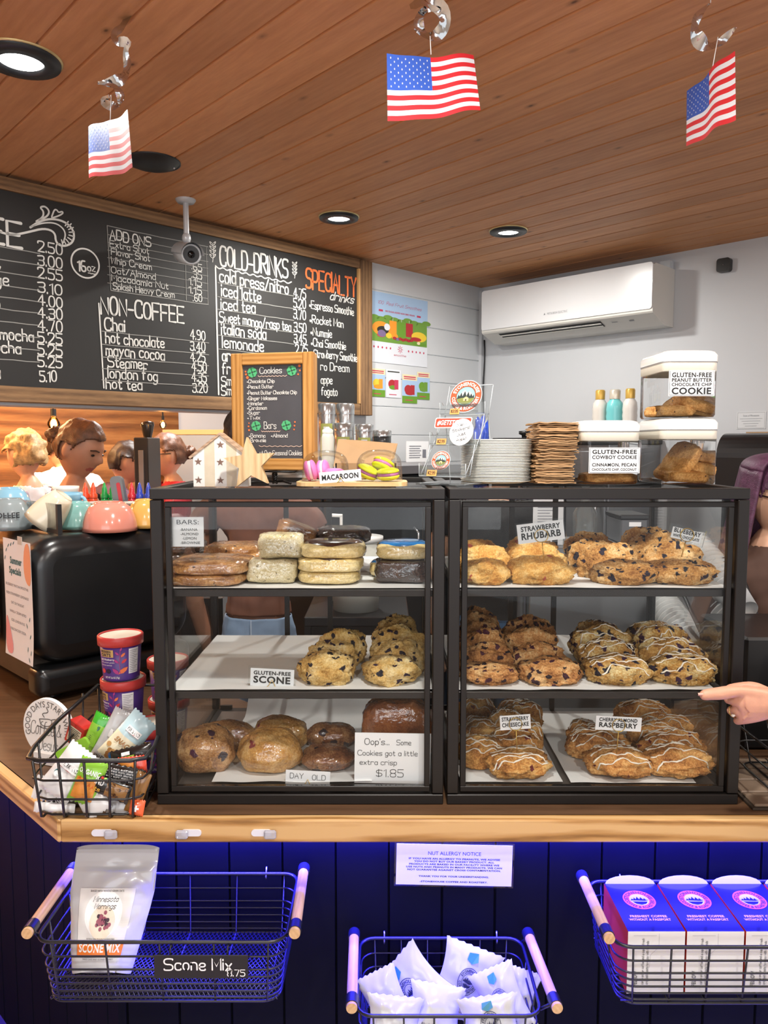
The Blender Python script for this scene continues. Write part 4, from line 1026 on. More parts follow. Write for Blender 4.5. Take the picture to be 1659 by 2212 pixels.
# ------------------------------------------------------------------ round emblem of the coffee house
EM = [mat('emblem_orange', '#d4532b', .45), mat('emblem_white', '#f3f1ea', .45), mat('emblem_sky', '#8fd0d2', .45), mat('emblem_pine', '#20302e', .5), mat('emblem_moss', '#7d8440', .5), mat('emblem_stone', '#c9b987', .5), mat('emblem_outline', '#3a2a24', .5)]
def emblem(m, x, z, r, y, o=0, kx=1.0):
    """o = first material slot: ring, lettering, sky, trees, ground, house, outline"""
    e = lambda rr, mi, dy: m.poly([(x+kx*rr*cos(2*pi*i/40), y-dy, z+rr*sin(2*pi*i/40)) for i in range(40)], o+mi)
    e(r, 1, 0); e(r*.96, 6, .0001); e(r*.93, 0, .0002); e(r*.60, 6, .0003); e(r*.57, 2, .0004)
    def clip(p):
        q = []
        for a, b in p:
            d = sqrt(a*a+b*b); f = min(1, .565/d) if d > 0 else 1; q.append((x+kx*r*a*f, b*f*r+z))
        return q
    m.poly([(a, y-.0005, b) for a, b in clip([(-.56, -.1), (-.35, .15), (-.1, .38), (.05, .2), (.2, .3), (.4, .1), (.56, -.1), (.4, -.4), (0, -.56), (-.4, -.4)])], o+1)
    m.poly([(a, y-.0006, b) for a, b in clip([(-.56, -.15), (-.45, .12), (-.38, 0), (-.3, .25), (-.2, .0), (-.08, .34), (.04, .02), (.14, .28), (.25, 0), (.33, .18), (.42, -.02), (.5, .1), (.56, -.15), (.4, -.4), (0, -.56), (-.4, -.4)])], o+3)
    m.poly([(a, y-.0007, b) for a, b in clip([(-.56, -.18), (-.2, -.1), (.1, -.16), (.56, -.12), (.4, -.4), (0, -.56), (-.4, -.4)])], o+4)
    m.poly([(x+kx*r*a, y-.0008, z+r*b) for a, b in ((-.12, -.3), (.2, -.3), (.2, -.12), (.04, -.02), (-.12, -.12))], o+5)
    m.poly([(x+kx*r*a, y-.0009, z+r*b) for a, b in ((0, -.3), (.07, -.3), (.07, -.18), (0, -.18))], o+6)
    if kx == 1.0:
        m.text('STONEHOUSE', x, z, r*.20, o+1, 'bold', r*1.75, 'c', arc=(r*.66, pi/2), y=y-.0006)
        m.text('COFFEE & ROASTERY', x, z, r*.19, o+1, 'bold', r*2.6, 'c', arc=(-r*.85, -pi/2), y=y-.0006)
# ------------------------------------------------------------------ clear three tier sticker rack
M_acr = glass('clear_acrylic', '#f8fafa', .03, 1.0, .05, '#dfe6ea'); M_acre = glass('acrylic_edge', '#c4cdd2', .1, 1.0, .55, '#e8eef2')
Ya = 1.56; k = 1/px_scale(Ya, 980); c = P(955, 1042, Ya)
RA = radians(-30)
t = thing('sticker_rack', 'clear acrylic three tier rack holding round stickers', 'display rack', (c.x, Ya, ZT), RA)
bx('base_plate', -.055, .055, -.01, .15, .001, .004, M_acr, t)
tiers = []
for i in range(3):
    y, z = .0+.048*i, .018+.064*i
    tiers.append((y, z))
    m = MB(); m.span(-.052, .052, y, y+.022, z, z+.0025)
    m.prism([(-.052, z), (.052, z), (.052, z+.026), (-.030, z+.026), (-.034, z+.020), (-.044, z+.020), (-.047, z+.026), (-.052, z+.026)], y-.002, y)
    m.build('pocket', M_acr, t)
    m = MB(); m.add([(-.05, y+.022, z), (.05, y+.022, z), (.05, y+.046, z+.064), (-.05, y+.046, z+.064)], [(0, 1, 2, 3)]); m.build('back_panel', M_acr, t)
    m = MB()
    for x in (-.051, .051): m.tube([(x, y+.022, z), (x, y+.046, z+.064)], .0011, 4)
    m.tube([(-.052, y-.001, z+.0262), (-.052, y-.001, z), (.052, y-.001, z), (.052, y-.001, z+.0262)], .0011, 4); m.build('edge', M_acre, t)
m = MB()
for x in (-.05, .05): m.tube([(x, .0, .003), (x, .146, .003), (x, .118, .146), (x, .0, .018)], .0012, 4)
m.tube([(-.05, .142, .21), (.05, .142, .21)], .0012, 4); m.build('side_rail', M_acre, t)
TILT = radians(-20)
def rackpt(x, y, z): return Matrix.Translation((c.x, Ya, ZT)) @ Matrix.Rotation(RA, 4, 'Z') @ Vector((x, y, z))
def rack_item(name, mb, mats, x, y, z, label, cat, roll=0, group=None):
    o = mb.build(name, mats, None, rackpt(x, y, z), (TILT, roll, RA), label, cat, group); return o
m = MB(); emblem(m, 0, 0, .037, 0); m.span(-.001, .001, .0002, .0006, -.001, .001); rack_item('round_sticker', m, EM, .004, .105, .185, 'large round orange sticker with pine trees, top tier of the clear rack', 'sticker')
m = MB(); emblem(m, 0, 0, .021, 0); rack_item('round_sticker', m, EM, -.008, .010, .050, 'small round orange sticker with pine trees, bottom tier of the clear rack', 'sticker')
M_red = mat('red_sticker', '#d3452f', .4)
m = MB(); m.prism(rrect(.084, .023, .004), 0, .0006, 0); m.prism(rrect(.080, .019, .003), -.0004, 0, 1); m.text('#GETSTONED', 0, -.0048, .0098, 0, 'bold', .072, 'c', y=-.0008, slant=.15); rack_item('slogan_sticker', m, [mat('white_sticker', '#f4f4f2', .4), M_red], -.002, .055, .128, 'red rectangular slogan sticker in the middle tier of the rack', 'sticker')
m = MB(); m.disc((0, 0, 0), .026, 40, 0, .029); m.poly([(.026*cos(-2*pi*i/40), .0008, .029*sin(-2*pi*i/40)) for i in range(40)], 0)
for tx, z, w, x in (('New', .0135, .022, 0), ('Stickers!', .0035, .040, 0), ('Just', -.0075, .020, .002), ('Ask!', -.0185, .024, .004)): m.text(tx, x, z, .0065, 1, 'hand', w, 'c', .14, y=-.0004, rot=.22)
rack_item('round_note', m, [M_card, M_ink], .028, .030, .108, 'round white handwritten note about new stickers stuck on the rack', 'note')
for (y, z), x, tx, lb in zip(tiers, (-.022, -.024, -.016), ('$2.99', '$2.99', '$3.99'), ('bottom', 'middle', 'top')):
    m = MB(); m.span(-.011, .011, 0, .0006, -.0065, .0065); m.text(tx, 0, -.003, .0062, 1, 'hand', .017, 'c', .16, y=-.0004)
    rack_item('price_tag', m, [mat('orange_price_tag', '#f0a55a', .5), M_ink], x, y-.0035, z+.007, 'small orange price tag on the %s tier of the clear rack' % lb, 'price tag')

# ------------------------------------------------------------------ plates, kraft bags, blue bag
M_plate = mat('white_plate', '#eeede6', .35)
Yp2 = 1.66; k = 1/px_scale(Yp2, 1000); c = P(1071, 1040, Yp2); r = 76*k
pl = MB().lathe([(0, .001), (r*.62, .001), (r*.70, .0022), (r*.97, .0062), (r, .0058), (r*.98, .0046), (r*.70, 0), (0, 0)], 40).build('plate', M_plate)
tag(pl, 'white plate in the tall stack right of the sticker rack', 'plate', 'white plates in the stack')
npl = 27; hz = (P(1071, 950, Yp2).z-ZT-.006)/(npl-1)
for i in range(npl):
    o = pl if i == 0 else pl.copy()
    if i: COL.objects.link(o)
    if i == npl-1: o['label'] = 'topmost white plate of the tall stack right of the sticker rack'
    o.location = (c.x+random.uniform(-.0009, .0009), Yp2+random.uniform(-.001, .001), ZT+.0006+i*hz)
Yk = 1.66; k = 1/px_scale(Yk, 980); xl, xr = P(1147, 980, Yk).x, P(1228, 980, Yk).x
vars_ = []
for v in range(4):
    def fn(a, b, s=v):
        x = (a-.5)*(xr-xl); y = (b-.5)*.13
        w = .0016*noise.noise(Vector((x*60, y*40, s*5)))
        ex = .004*noise.noise(Vector((y*30, s*3.1, 0)))
        return (x+ex*(2*a-1), y, w)
    m = MB(); m.grid(fn, 10, 8, 0, False)
    n = len(m.v); m.v += [(x, y, z+.0024) for x, y, z in m.v]; base = list(m.f)
    for f in base: m.f.append(tuple(i+n for i in f)); m.m.append(0); m.s.append(False)
    for j in range(8):
        for ii in (0, 10):
            a, b = j*11+ii, (j+1)*11+ii; m.f.append((a, b, b+n, a+n)); m.m.append(0); m.s.append(False)
    for i in range(10):
        for jj in (0, 8):
            a, b = jj*11+i, jj*11+i+1; m.f.append((a, b, b+n, a+n)); m.m.append(0); m.s.append(False)
    vars_.append(m)
M_bag = mat('kraft_paper', '#b38d63', .75, var=.1, vs=25)
nb = 38; ob = [vars_[v].build('paper_bag', M_bag) for v in range(4)]
tag_k = ('folded brown paper bag in the tall pile between plates and cookie canisters', 'paper bag', 'brown paper bags in the pile')
hz = (P(1190, 915, Yk).z-ZT)/nb
for i in range(nb):
    o = ob[i] if i < 4 else ob[i % 4].copy()
    if i >= 4: COL.objects.link(o)
    tag(o, *tag_k)
    if i == nb-1: o['label'] = 'topmost folded brown paper bag of the tall pile beside the plates'
    o.location = ((xl+xr)/2+(.004 if i > 18 else -.002)+random.uniform(-.003, .003), Yk+random.uniform(-.004, .004), ZT+.0015+i*hz)
    o.rotation_euler = (random.uniform(-.012, .012), random.uniform(-.012, .012), random.uniform(-.05, .05)+(pi if i % 2 else 0))
Yq = 1.86; q = P(1041, 905, Yq); h = q.z-ZT
mb = blob(.02, .018, h/1.72, 77, .2, 3.2, .9, .72, 40, 30)
mb.build('plastic_bag', mat('blue_plastic', '#2e4fb8', .25, coat=.6, var=.5, vs=40, bump=.4, bs=60, bd=.004), None, (q.x, Yq, ZT+.72*h/1.72), None, 'crumpled blue plastic bag behind the plate stack', 'plastic bag')

# ------------------------------------------------------------------ cookie canisters
M_cl = glass('canister_plastic', '#fafafa', .02, .9); M_lid = mat('white_lid_plastic', '#f1f1ee', .22, coat=.5); M_seal = mat('cream_seal', '#e6e2d2', .4); M_rib = mat('grey_seam', '#9d9c9a', .4)
def canister(label, xc, Yf, z, w, d, h, text=None, lab=None):
    t = thing('cookie_canister', label, 'canister', (xc, Yf+d/2, z))
    def rr(w_, d_, r, z_): return [(x, y, z_) for x, y in rrect(w_, d_, r, 6)]
    def loft(m, rings, mi=0):
        n = len(rings[0]); vs = [p for r in rings for p in r]
        m.add(vs, [(j*n+i, j*n+(i+1) % n, (j+1)*n+(i+1) % n, (j+1)*n+i) for j in range(len(rings)-1) for i in range(n)], mi, True)
    zs = h*.72
    m = MB(); loft(m, [rr(w-.006, d-.006, .014, .0015), rr(w, d, .017, .006), rr(w, d, .017, zs)]); m.poly(rr(w-.006, d-.006, .014, .0015)[::-1]); m.build('body', M_cl, t)
    m = MB(); loft(m, [rr(w-.004, d-.004, .016, zs-.018+.012), rr(w+.001, d+.001, .017, zs-.004), rr(w+.001, d+.001, .017, zs+.014)]); m.build('seal', M_seal, t)
    m = MB(); loft(m, [rr(w+.0025, d+.0025, .018, zs+.0125), rr(w+.0025, d+.0025, .018, zs+.0150)]); m.build('seam', M_rib, t)
    m = MB(); loft(m, [rr(w+.004, d+.004, .019, zs+.015), rr(w+.004, d+.004, .019, h-.010), rr(w-.004, d-.004, .02, h-.003), rr(w-.02, d-.02, .02, h), rr(w-.06, d-.06, .02, h)]); m.poly(rr(w-.06, d-.06, .02, h)); m.build('lid', M_lid, t)
    if text:
        x0, x1, z0, z1 = lab; m = MB(); y = -d/2-.0012
        m.span(x0, x1, y, y+.0006, z0, z1, 0); m.span(x0+.0015, x1-.0015, y-.0003, y, z0+.0015, z1-.0015, 1); m.span(x0+.0022, x1-.0022, y-.0005, y, z0+.0022, z1-.0022, 0)
        for tx, v, hh in text: m.text(tx, (x0+x1)/2, z0+v*(z1-z0), hh*(z1-z0), 1, 'bold', (x1-x0)*.88, 'c', y=y-.0008)
        m.build('paper_label', [M_card, M_ink], t)
    return t
Yc = 1.565; k = 1/px_scale(Yc, 980)
x1l, x1r = P(1258, 1000, Yc).x, P(1383, 1000, Yc).x; x2l, x2r = P(1428, 1000, Yc).x, P(1552, 1000, Yc).x
h1 = P(1300, 908, Yc).z-ZT; h2 = P(1450, 903, Yc).z-ZT
canister('low clear canister labelled cowboy cookie with a white lid, almost empty', (x1l+x1r)/2, Yc, ZT+.0005, x1r-x1l, .155, h1, [('GLUTEN-FREE', .76, .15), ('COWBOY COOKIE', .56, .13), ('CINNAMON, PECAN', .27, .12), ('CHOCOLATE CHIP, COCONUT', .10, .09)],
         (-.046, .0575, .024, .076))
canister('unlabelled clear canister half full of cookies, at the right end of the case', (x2l+x2r)/2, Yc, ZT+.0005, x2r-x2l, .155, h2)
x3l, x3r = P(1434, 830, Yc).x, P(1553, 830, Yc).x; z3 = ZT+h2+.001; h3 = P(1450, 755, Yc).z-z3
canister('clear canister labelled peanut butter chocolate chip cookie, stacked on another canister', (x3l+x3r)/2, Yc, z3, x3r-x3l, .155, h3, [('GLUTEN-FREE', .74, .17), ('PEANUT BUTTER', .56, .13), ('CHOCOLATE CHIP', .39, .12), ('COOKIE', .08, .24)],
         (-.046, .046, .043, .094))
def cook(px, py, w, Y, z, h, lb, tilt=(0, 0), grp='cookies in the canisters'): disc(px, py, w, Y, h, 'gfc', lb, grp, z=z, tilt=tilt, amp=.07)
cook(1308, 1045, 104, 1.64, ZT+.004, .018, 'single flat cookie on the floor of the cowboy cookie canister')
z = ZT+.004
for px, Y, dz, tilt, w, lb in ((1478, 1.63, 0, (0, .05), 82, 'flat cookie at the bottom of the unlabelled canister'), (1452, 1.66, .02, (.15, -.7), 70, 'cookie on edge at the left of the unlabelled canister'), (1499, 1.65, .022, (.1, .22), 76, 'right cookie of the middle layer in the unlabelled canister'),
    (1468, 1.64, .034, (.3, -.95), 84, 'big cookie standing upright in the unlabelled canister'), (1496, 1.66, .044, (0, .3), 72, 'topmost tilted cookie in the unlabelled canister')):
    cook(px, 1040, w, Y, z+dz, .021, lb, tilt)
z = z3+.004
for px, Y, dz, tilt, w, lb in ((1445, 1.64, 0, (0, .0), 88, 'left flat cookie in the peanut butter canister'), (1488, 1.66, .004, (0, .15), 80, 'middle cookie in the peanut butter canister'), (1472, 1.68, .02, (.2, -.6), 80, 'steep cookie behind the label of the peanut butter canister'), (1497, 1.64, .016, (.15, .28), 76, 'right tilted cookie on top in the peanut butter canister')):
    cook(px, 890, w, Y, z+dz, .021, lb, tilt)
# ------------------------------------------------------------------ flags hanging from foil swirls
M_fr, M_fw, M_fb = mat('flag_red', '#b81f27', .5), mat('flag_white', '#c6c6cb', .5), mat('flag_blue', '#274a9c', .5)
M_foil = mat('silver_foil', '#d5d8dc', .08, 1.0)
def flag(label, quad, Yl, Yr, seed, swirl, string):
    """quad = px rows (TL, TR, BR, BL)"""
    TL, TR, BR, BL = [P(x, y, d) for (x, y), d in zip(quad, (Yl, Yr, Yr, Yl))]
    o = P(*string[1], (Yl+Yr)/2); t = thing('hanging_flag', label, 'hanging decoration', o)
    U = ((TR-TL)+(BR-BL)); nrm = Vector((U.y, -U.x, 0)).normalized()
    def f(u, v, off=0):
        p = (TL*(1-u)+TR*u)*(1-v)+(BL*(1-u)+BR*u)*v
        wv = (.0028)*sin(u*7+seed)+.002*sin(u*13+seed*2)*.6
        return p-o+nrm*(wv*.8+off)+Vector((0, 0, wv*.9))
    def col(u, v):
        if u < .499 and v < 7/13-.001: return 2
        return 0 if int(v*13+1e-6) % 2 == 0 else 1
    m = MB(); m.grid(lambda u, v: f(u, v, .0004), 40, 39, col)
    n = len(m.f)
    for i in range(n): pass
    for sgn in (1, -1):
        for r in range(9):
            for cidx in range(6 if r % 2 == 0 else 5):
                u = (.042+.083*cidx if r % 2 == 0 else .083+.083*cidx); v = (.06+r*.053)
                pts = [f(u+a*.42*.62, v-b*.62, .0004+.0007*sgn) for a, b in star2(0, 0, .036)]
                m.poly(pts if sgn > 0 else pts[::-1], 1)
    m.build('flag', [M_fr, M_fw, M_fb], t)
    m = MB(); p0, p1 = P(*string[0], (Yl+Yr)/2)-o, Vector((0, 0, 0)); m.tube([p0, p0*.5, p1], .0009, 5); m.build('string', mat('clear_thread', '#d9d6d2', .3), t)
    pts = [(P(px, py, (Yl+Yr)/2)-o, w/px_scale((Yl+Yr)/2, py)) for px, py, w in swirl]
    for _ in range(2):
        q = [pts[0]]
        for (a, wa), (b, wb) in zip(pts, pts[1:]): q += [(a.lerp(b, .25), wa*.75+wb*.25), (a.lerp(b, .75), wa*.25+wb*.75)]
        pts = q+[pts[-1]]
    vs = []; n = len(pts)
    for i, (p, w) in enumerate(pts):
        d = (pts[min(i+1, n-1)][0]-pts[max(i-1, 0)][0]).normalized(); s_ = Vector((-d.z, 0, d.x)); tw = .9*sin(i*.55+seed)
        for kx in (-.5, -.17, .17, .5): vs.append(p+Vector((0, .010*sin(i*.23+seed), 0))+s_*w*kx*cos(tw*.4)+Vector((0, w*kx*sin(tw)+.06*w*(1-4*kx*kx), 0)))
    m = MB(); m.add(vs, [(i*4+k_, i*4+k_+1, i*4+k_+5, i*4+k_+4) for i in range(n-1) for k_ in range(3)], 0, True); m.build('foil_swirl', M_foil, t)
    top = pts[0][0]
    if top.z+o.z < CEIL-.02:
        m = MB(); m.tube([top, Vector((top.x, top.y, CEIL-o.z))], .0009, 5); m.build('hanger_thread', mat('clear_thread', '', .3), t)
flag('small flag on a long foil swirl, before the ceiling speaker at the left', ((193, 276), (279, 241), (290, 366), (194, 387)), 1.74, 1.58, .4, ((262, -12, 24), (276, 22, 26), (262, 55, 22), (243, 78, 8), (258, 98, 18), (284, 92, 14), (270, 108, 6), (274, 140, 24), (262, 165, 26), (235, 178, 16), (204, 181, 4), (246, 186, 8), (264, 204, 18), (258, 226, 20), (236, 226, 18), (213, 214, 14), (236, 207, 5)), ((240, 205), (238, 262)))
flag('widest flag facing the viewer, below a round foil coil at the top centre', ((834, 119), (1022, 121), (1037, 240), (836, 265)), 1.50, 1.60, 1.7, ((932, -30, 20), (900, 5, 26), (890, 22, 18), (920, 8, 24), (958, 22, 26), (964, 52, 24), (940, 76, 24), (908, 66, 24), (902, 38, 22), (922, 20, 14), (950, 30, 6)), ((929, 78), (931, 118)))
flag('flag turned steeply sideways, at the right edge under a single foil curl', ((1484, 197), (1587, 108), (1589, 258), (1483, 316)), 1.62, 1.42, 2.9, ((1535, 6, 3), (1506, 34, 16), (1494, 62, 24), (1504, 86, 26), (1530, 96, 24), (1556, 90, 18), (1574, 74, 16), (1587, 62, 5)), ((1551, 80), (1538, 153)))
# ------------------------------------------------------------------ black espresso machine on the left counter, with cups on top
MO = P(72, 1400, 2.0); OX, OY = MO.x, MO.y
MZ0, MZS, MZT = .9195, P(75, 1447, 2.0).z, P(120, 1163, 2.02).z
em = thing('espresso_machine', 'big black espresso machine with rounded side panels on the left counter', 'espresso machine', (OX, OY, 0), R45)
M_pl = mat('satin_black_panel', '#131416', .28, spec=.6); M_body = mat('brown_grey_metal', '#5f5850', .38, .6, var=.15, vs=9)
def pillow(x0, x1, z0, z1, r, ys, m):
    w, h = x1-x0, z1-z0; rings = []
    for ins, y in ys:
        rings.append([(x0+w/2+a, y, z0+h/2+b) for a, b in rrect(w-2*ins, h-2*ins, max(.004, r-ins), 8)])
    n = len(rings[0]); m.add([p for r_ in rings for p in r_], [(j*n+i, (j+1)*n+i, (j+1)*n+(i+1) % n, j*n+(i+1) % n) for j in range(len(rings)-1) for i in range(n)], 0, True)
    m.poly(rings[0]); return m
ys = [(.055, -.012), (.035, -.009), (.018, -.002), (.007, .010), (0, .028), (0, .06)]
pillow(0, .47, MZS, MZT, .085, ys, MB()).build('upper_side_panel', M_pl, em)
pillow(.006, .47, MZ0+.02, MZS-.003, .022, [(.03, -.008), (.012, -.004), (.004, .006), (0, .02), (0, .06)], MB()).build('lower_side_panel', M_pl, em)
m = MB(); n = 10; prof = [(.03, MZ0+.04), (.012, MZS), (.008, MZT-.09)]+[(.098-.09*cos(i/n*pi/2), MZT-.09+.085*sin(i/n*pi/2)) for i in range(n+1)]+[(.47, MZT-.005), (.47, MZ0+.04)]
m.add([(x, .058, z) for x, z in prof]+[(x, .86, z) for x, z in prof], [(i, i+len(prof), (i+1) % len(prof)+len(prof), (i+1) % len(prof)) for i in range(len(prof))]+[tuple(range(len(prof)))], 0, False)
m.build('machine_body', M_body, em)
for x in (.08, .4):
    for y in (.08, .78): MB().cyl((x, y, MZ0+.001), (x, y, MZ0+.06), .022).build('foot', M_pl, em)
ME = em.matrix_world if False else Matrix.Translation((OX, OY, 0)) @ Matrix.Rotation(radians(45), 4, 'Z')
def mloc(x, y, z): return ME @ Vector((x, y, z))
# clear guard round the top
M_gg = glass('guard_glass', '#fbfbf8', .02, .7)
gd = thing('cup_guard', 'clear guard panels with a dark corner post round the cups on the espresso machine', 'cup guard', mloc(0, 0, MZT+.001), R45)
gx, gy, gh = .10, .05, P(160, 1093, 2.06).z-MZT
MB().span(gx-.006, gx+.006, gy-.006, gy+.006, 0, gh).build('corner_post', mat('dark_steel', '#4a4a4c', .35, .8), gd)
m = MB(); m.span(gx-.003, gx+.003, gy+.006, .82, 0, .012); m.build('bottom_rail', mat('dark_steel', '', .35, .8), gd)
bx('back_glass', gx-.002, gx+.002, gy+.006, .82, .012, gh, M_gg, gd); bx('side_glass', gx+.006, .45, gy-.002, gy+.002, .0, gh, M_gg, gd)

def cup(name, label, col, px, py, w, h, Y, flip=True, rot=(0, 0, 0), handle=None, bowl=.25, lift=None, text=None, grp=None):
    """py = row of the lower end"""
    q = P(px, py, Y); k = 1/px_scale(Y, py); r, H = w*k/2, h*k
    t = thing(name, label, 'cup', (q.x, Y, (MZT+.0015) if lift is None else lift), rot, grp)
    pr = [(r*.5, 0), (r*.52, .003)]+[(r*(.55+.45*sin(i/7*pi/2)**(1-bowl)), .003+(H-.003)*(i/7)) for i in range(8)]+[(r*.95, H-.001), (r*.86, H*.55), (r*.5, .008), (0, .007)]
    if flip: pr = [(a, H-b) for a, b in pr][::-1]
    MB().lathe([(0, H if flip else 0)]+(pr[::-1] if flip else pr) if False else pr, 36).build('body', mat(name+col, col, .18, coat=.4), t)
    if flip: MB().lathe([(0, H-.0035), (r*.5, H-.0035), (r*.5, H)], 30).build('foot_ring', mat(name+col, col, .18, coat=.4), t)
    if handle is not None:
        hr = H*.28; zc = H*.5; m = MB(); ca, sa = cos(handle), sin(handle)
        m.tube([((r*.86+hr*1.1*sin(a))*ca, (r*.86+hr*1.1*sin(a))*sa, zc+hr*cos(a)) for a in [i*pi/10 for i in range(11)]], .006, 8, 0, False); m.build('handle', mat(name+col, col, .18, coat=.4), t)
    if text:
        m = MB(); m.text(text[0], 0, H*.42, H*.16, 0, 'bold', r*1.1, 'c')
        for i, v in enumerate(m.v):
            a = v[0]/(r*.9); rr = r*(.99 if v[2] < H*.6 else .96); m.v[i] = (rr*sin(a)*1.01, -rr*cos(a)*1.01, H-v[2])
        m.build('lettering', mat('dark_print', '#2e3236', .5), t)
    return t
cup('mug', 'grey upside down mug with dark lettering at the far left of the machine top', '#8d979a', 22, 1140, 96, 66, 2.24, True, (0, 0, radians(15)), None, .2, text=('COFFEE',))
cup('mug', 'light blue mug behind the grey one at the far left', '#8fc1da', 22, 1085, 84, 40, 2.42, True, (0, 0, 0), None, .2, lift=MZT+.055)
cup('mug', 'cream mug lying tilted behind the guard glass', '#ddd3bd', 88, 1120, 80, 80, 2.20, True, (radians(-5), radians(38), 0), None, .15, lift=MZT+.02)
cup('mug', 'light blue mug with a handle, upper row behind the cream mug', '#88bcd8', 140, 1100, 76, 40, 2.40, False, (0, 0, 0), 0.0, .3, lift=MZT+.04)
cup('paper_cup', 'plain white paper cup standing behind the blue mug', '#eceae4', 143, 1095, 56, 44, 2.52, False, (0, 0, 0), None, -.6, lift=MZT+.045)
cup('cup', 'teal upside down cup between the guard post and the coral cup', '#7fb3b2', 170, 1148, 82, 58, 2.26, True)
cup('cup', 'large coral upside down cup on the right of the machine top', '#d98a78', 238, 1152, 114, 62, 2.20, True, bowl=.45)
cup('cup', 'ochre yellow upside down cup beside the left display case', '#d9a95a', 318, 1148, 86, 60, 2.30, True, bowl=.4)
for px, w, lb in ((226, 74, 'white saucer lying on the cups right of the blue mug'), (287, 48, 'white saucer lying above the yellow cup')):
    q = P(px, 1088, 2.42); k = 1/px_scale(2.42, 1088); MB().lathe([(0, 0), (w*k*.3, 0), (w*k*.5, .010), (w*k*.49, .012), (w*k*.3, .003), (0, .003)], 32).build('saucer', mat('white_china', '#f0efec', .2, coat=.4), None, (q.x, 2.42, MZT+.056), None, lb, 'saucer')
for i, (px, col, nm, ps) in enumerate(((185, '#e8502c', 'orange', 'left'), (202, '#e8502c', 'orange', 'right'), (226, '#1f9a48', 'green', 'left'), (243, '#1f9a48', 'green', 'right'), (285, '#cf2b35', 'red', 'only'), (302, '#2f46b0', 'blue', 'left'), (321, '#2f46b0', 'blue', 'right'))):
    q = P(px, 1075, 2.58); k = 1/px_scale(2.58, 1075)
    t = thing('syrup_bottle', ('red tipped squeeze bottle behind the cups' if ps == 'only' else '%s of the two %s tipped squeeze bottles behind the cups' % (ps, nm)), 'bottle', (q.x, 2.58, MZT+.001), 0, 'tipped squeeze bottles')
    H = P(px, 1043, 2.58).z-MZT; MB().lathe([(0, 0), (8*k, 0), (8.5*k, .006), (8.5*k, H-.062), (7*k, H-.05), (0, H-.05)], 18).build('body', mat('clear_bottle_'+nm, col, .25), t)
    MB().lathe([(8.5*k, H-.052), (8.5*k, H-.040), (6*k, H-.036), (5.5*k, H-.022), (1.5*k, H), (0, H)], 18).build('tip', mat('tip_'+nm, col, .3, coat=.4), t)
q = P(266, 1080, 2.50); k = 1/px_scale(2.5, 1060); t = thing('handheld_gadget', 'grey and red rounded handheld gadget standing among the squeeze bottles', 'gadget', (q.x, 2.5, MZT+.001), (0, radians(-8), 0))
H = P(262, 1028, 2.5).z-MZT; MB().prism([(a, H/2+b) for a, b in rrect(26*k, H, 11*k)], -.012, .012).build('body', mat('grey_rubber', '#6d6f72', .4), t); MB().prism([(a+4*k, H*.6+b) for a, b in rrect(8*k, H*.5, 3.5*k)], -.0135, -.011).build('red_grip', mat('red_rubber', '#b3303a', .4), t)

# posters taped on the machine's back
def sheet_thing(name, label, a_, TL, BR, extra=None):
    p0 = on_a(*TL, a_); p1 = on_a(*BR, a_); w = -(AB(p1)[1]-AB(p0)[1]); h = p0.z-p1.z
    c_ = (p0+p1)/2; return thing(name, label, 'poster', c_, RM45), w, h
a0 = AB(MO)[0]-.004
M_post = mat('poster_paper', '#e9ecf4', .55); M_teal = mat('poster_teal', '#2f6b70', .6); M_pgrey = mat('poster_grey_ink', '#7d7f88', .6); M_peach = mat('poster_peach', '#eda27f', .6); M_pink = mat('poster_pink', '#e39aa0', .6)
def specials(label, TL, BR, full):
    t, w, h = sheet_thing('specials_poster', label, a0, TL, BR)
    bend = lambda z: .035*max(0, (-z-h*.1)/h)**2*-1
    def f(u, v): x, z = (u-.5)*w, (v-.5)*h; return (x, bend(z), z)
    MB().grid(f, 2, 16).build('sheet', M_post, t)
    if full:
        m = MB(); X = lambda u: (u-.5)*w; Z = lambda v: (.5-v)*h
        blobp = chaikin([(X(.80), Z(.01)), (X(.98), Z(.01)), (X(.99), Z(.36)), (X(.80), Z(.34)), (X(.72), Z(.2))], True); m.poly([(a, 0, b) for a, b in blobp], 3)
        blobp = chaikin([(X(.01), Z(.98)), (X(.01), Z(.62)), (X(.16), Z(.75)), (X(.36), Z(.98))], True); m.poly([(a, 0, b) for a, b in blobp], 4)
        m.text('Summer', X(.46), Z(.205), h*.055, 1, 'bold', w*.42, 'c'); m.text('Specials', X(.42), Z(.29), h*.055, 1, 'bold', w*.44, 'c')
        for i, s_ in enumerate(('BLUEBERRY MATCHA SMOOTHIE', 'FRESH STRAWBERRY LEMONADE', 'OAT ON THE BOAT', 'VANILLA CREAM NITRO', 'ICED LONDON FOG', 'FIRECRACKER SODA')):
            m.text(s_, X(.46), Z(.40+.075*i), h*.022, 2, 'sans', w*(.82, .82, .48, .6, .5, .56)[i], 'c')
        for (u, v, a) in ((.2, .06, .8), (.3, .045, .8), (.12, .1, .9), (.06, .17, 1.1), (.88, .63, 1.1), (.78, .69, 2.1), (.9, .77, 1.1), (.82, .88, 1.5), (.93, .9, 1.4), (.88, .96, 2.2), (.4, .03, .7)):
            L = .05*h; m.poly([(X(u)+L*(r_*cos(a)-s_*sin(a)), 0, Z(v)+L*(r_*sin(a)+s_*cos(a))) for r_, s_ in ((-.5, 0), (-.2, .14), (.2, .12), (.5, 0), (.2, -.1), (-.2, -.12))], 1)
        m.v = [(x, bend(z)-.0006, z) for x, y, z in m.v]; m.build('print', [M_post, M_teal, M_pgrey, M_peach, M_pink], t)
        bx('tape', .06*w, .22*w, -.001, -.0003, h/2-.01, h/2+.012, mat('clear_tape', '#c9c9c6', .3), t)
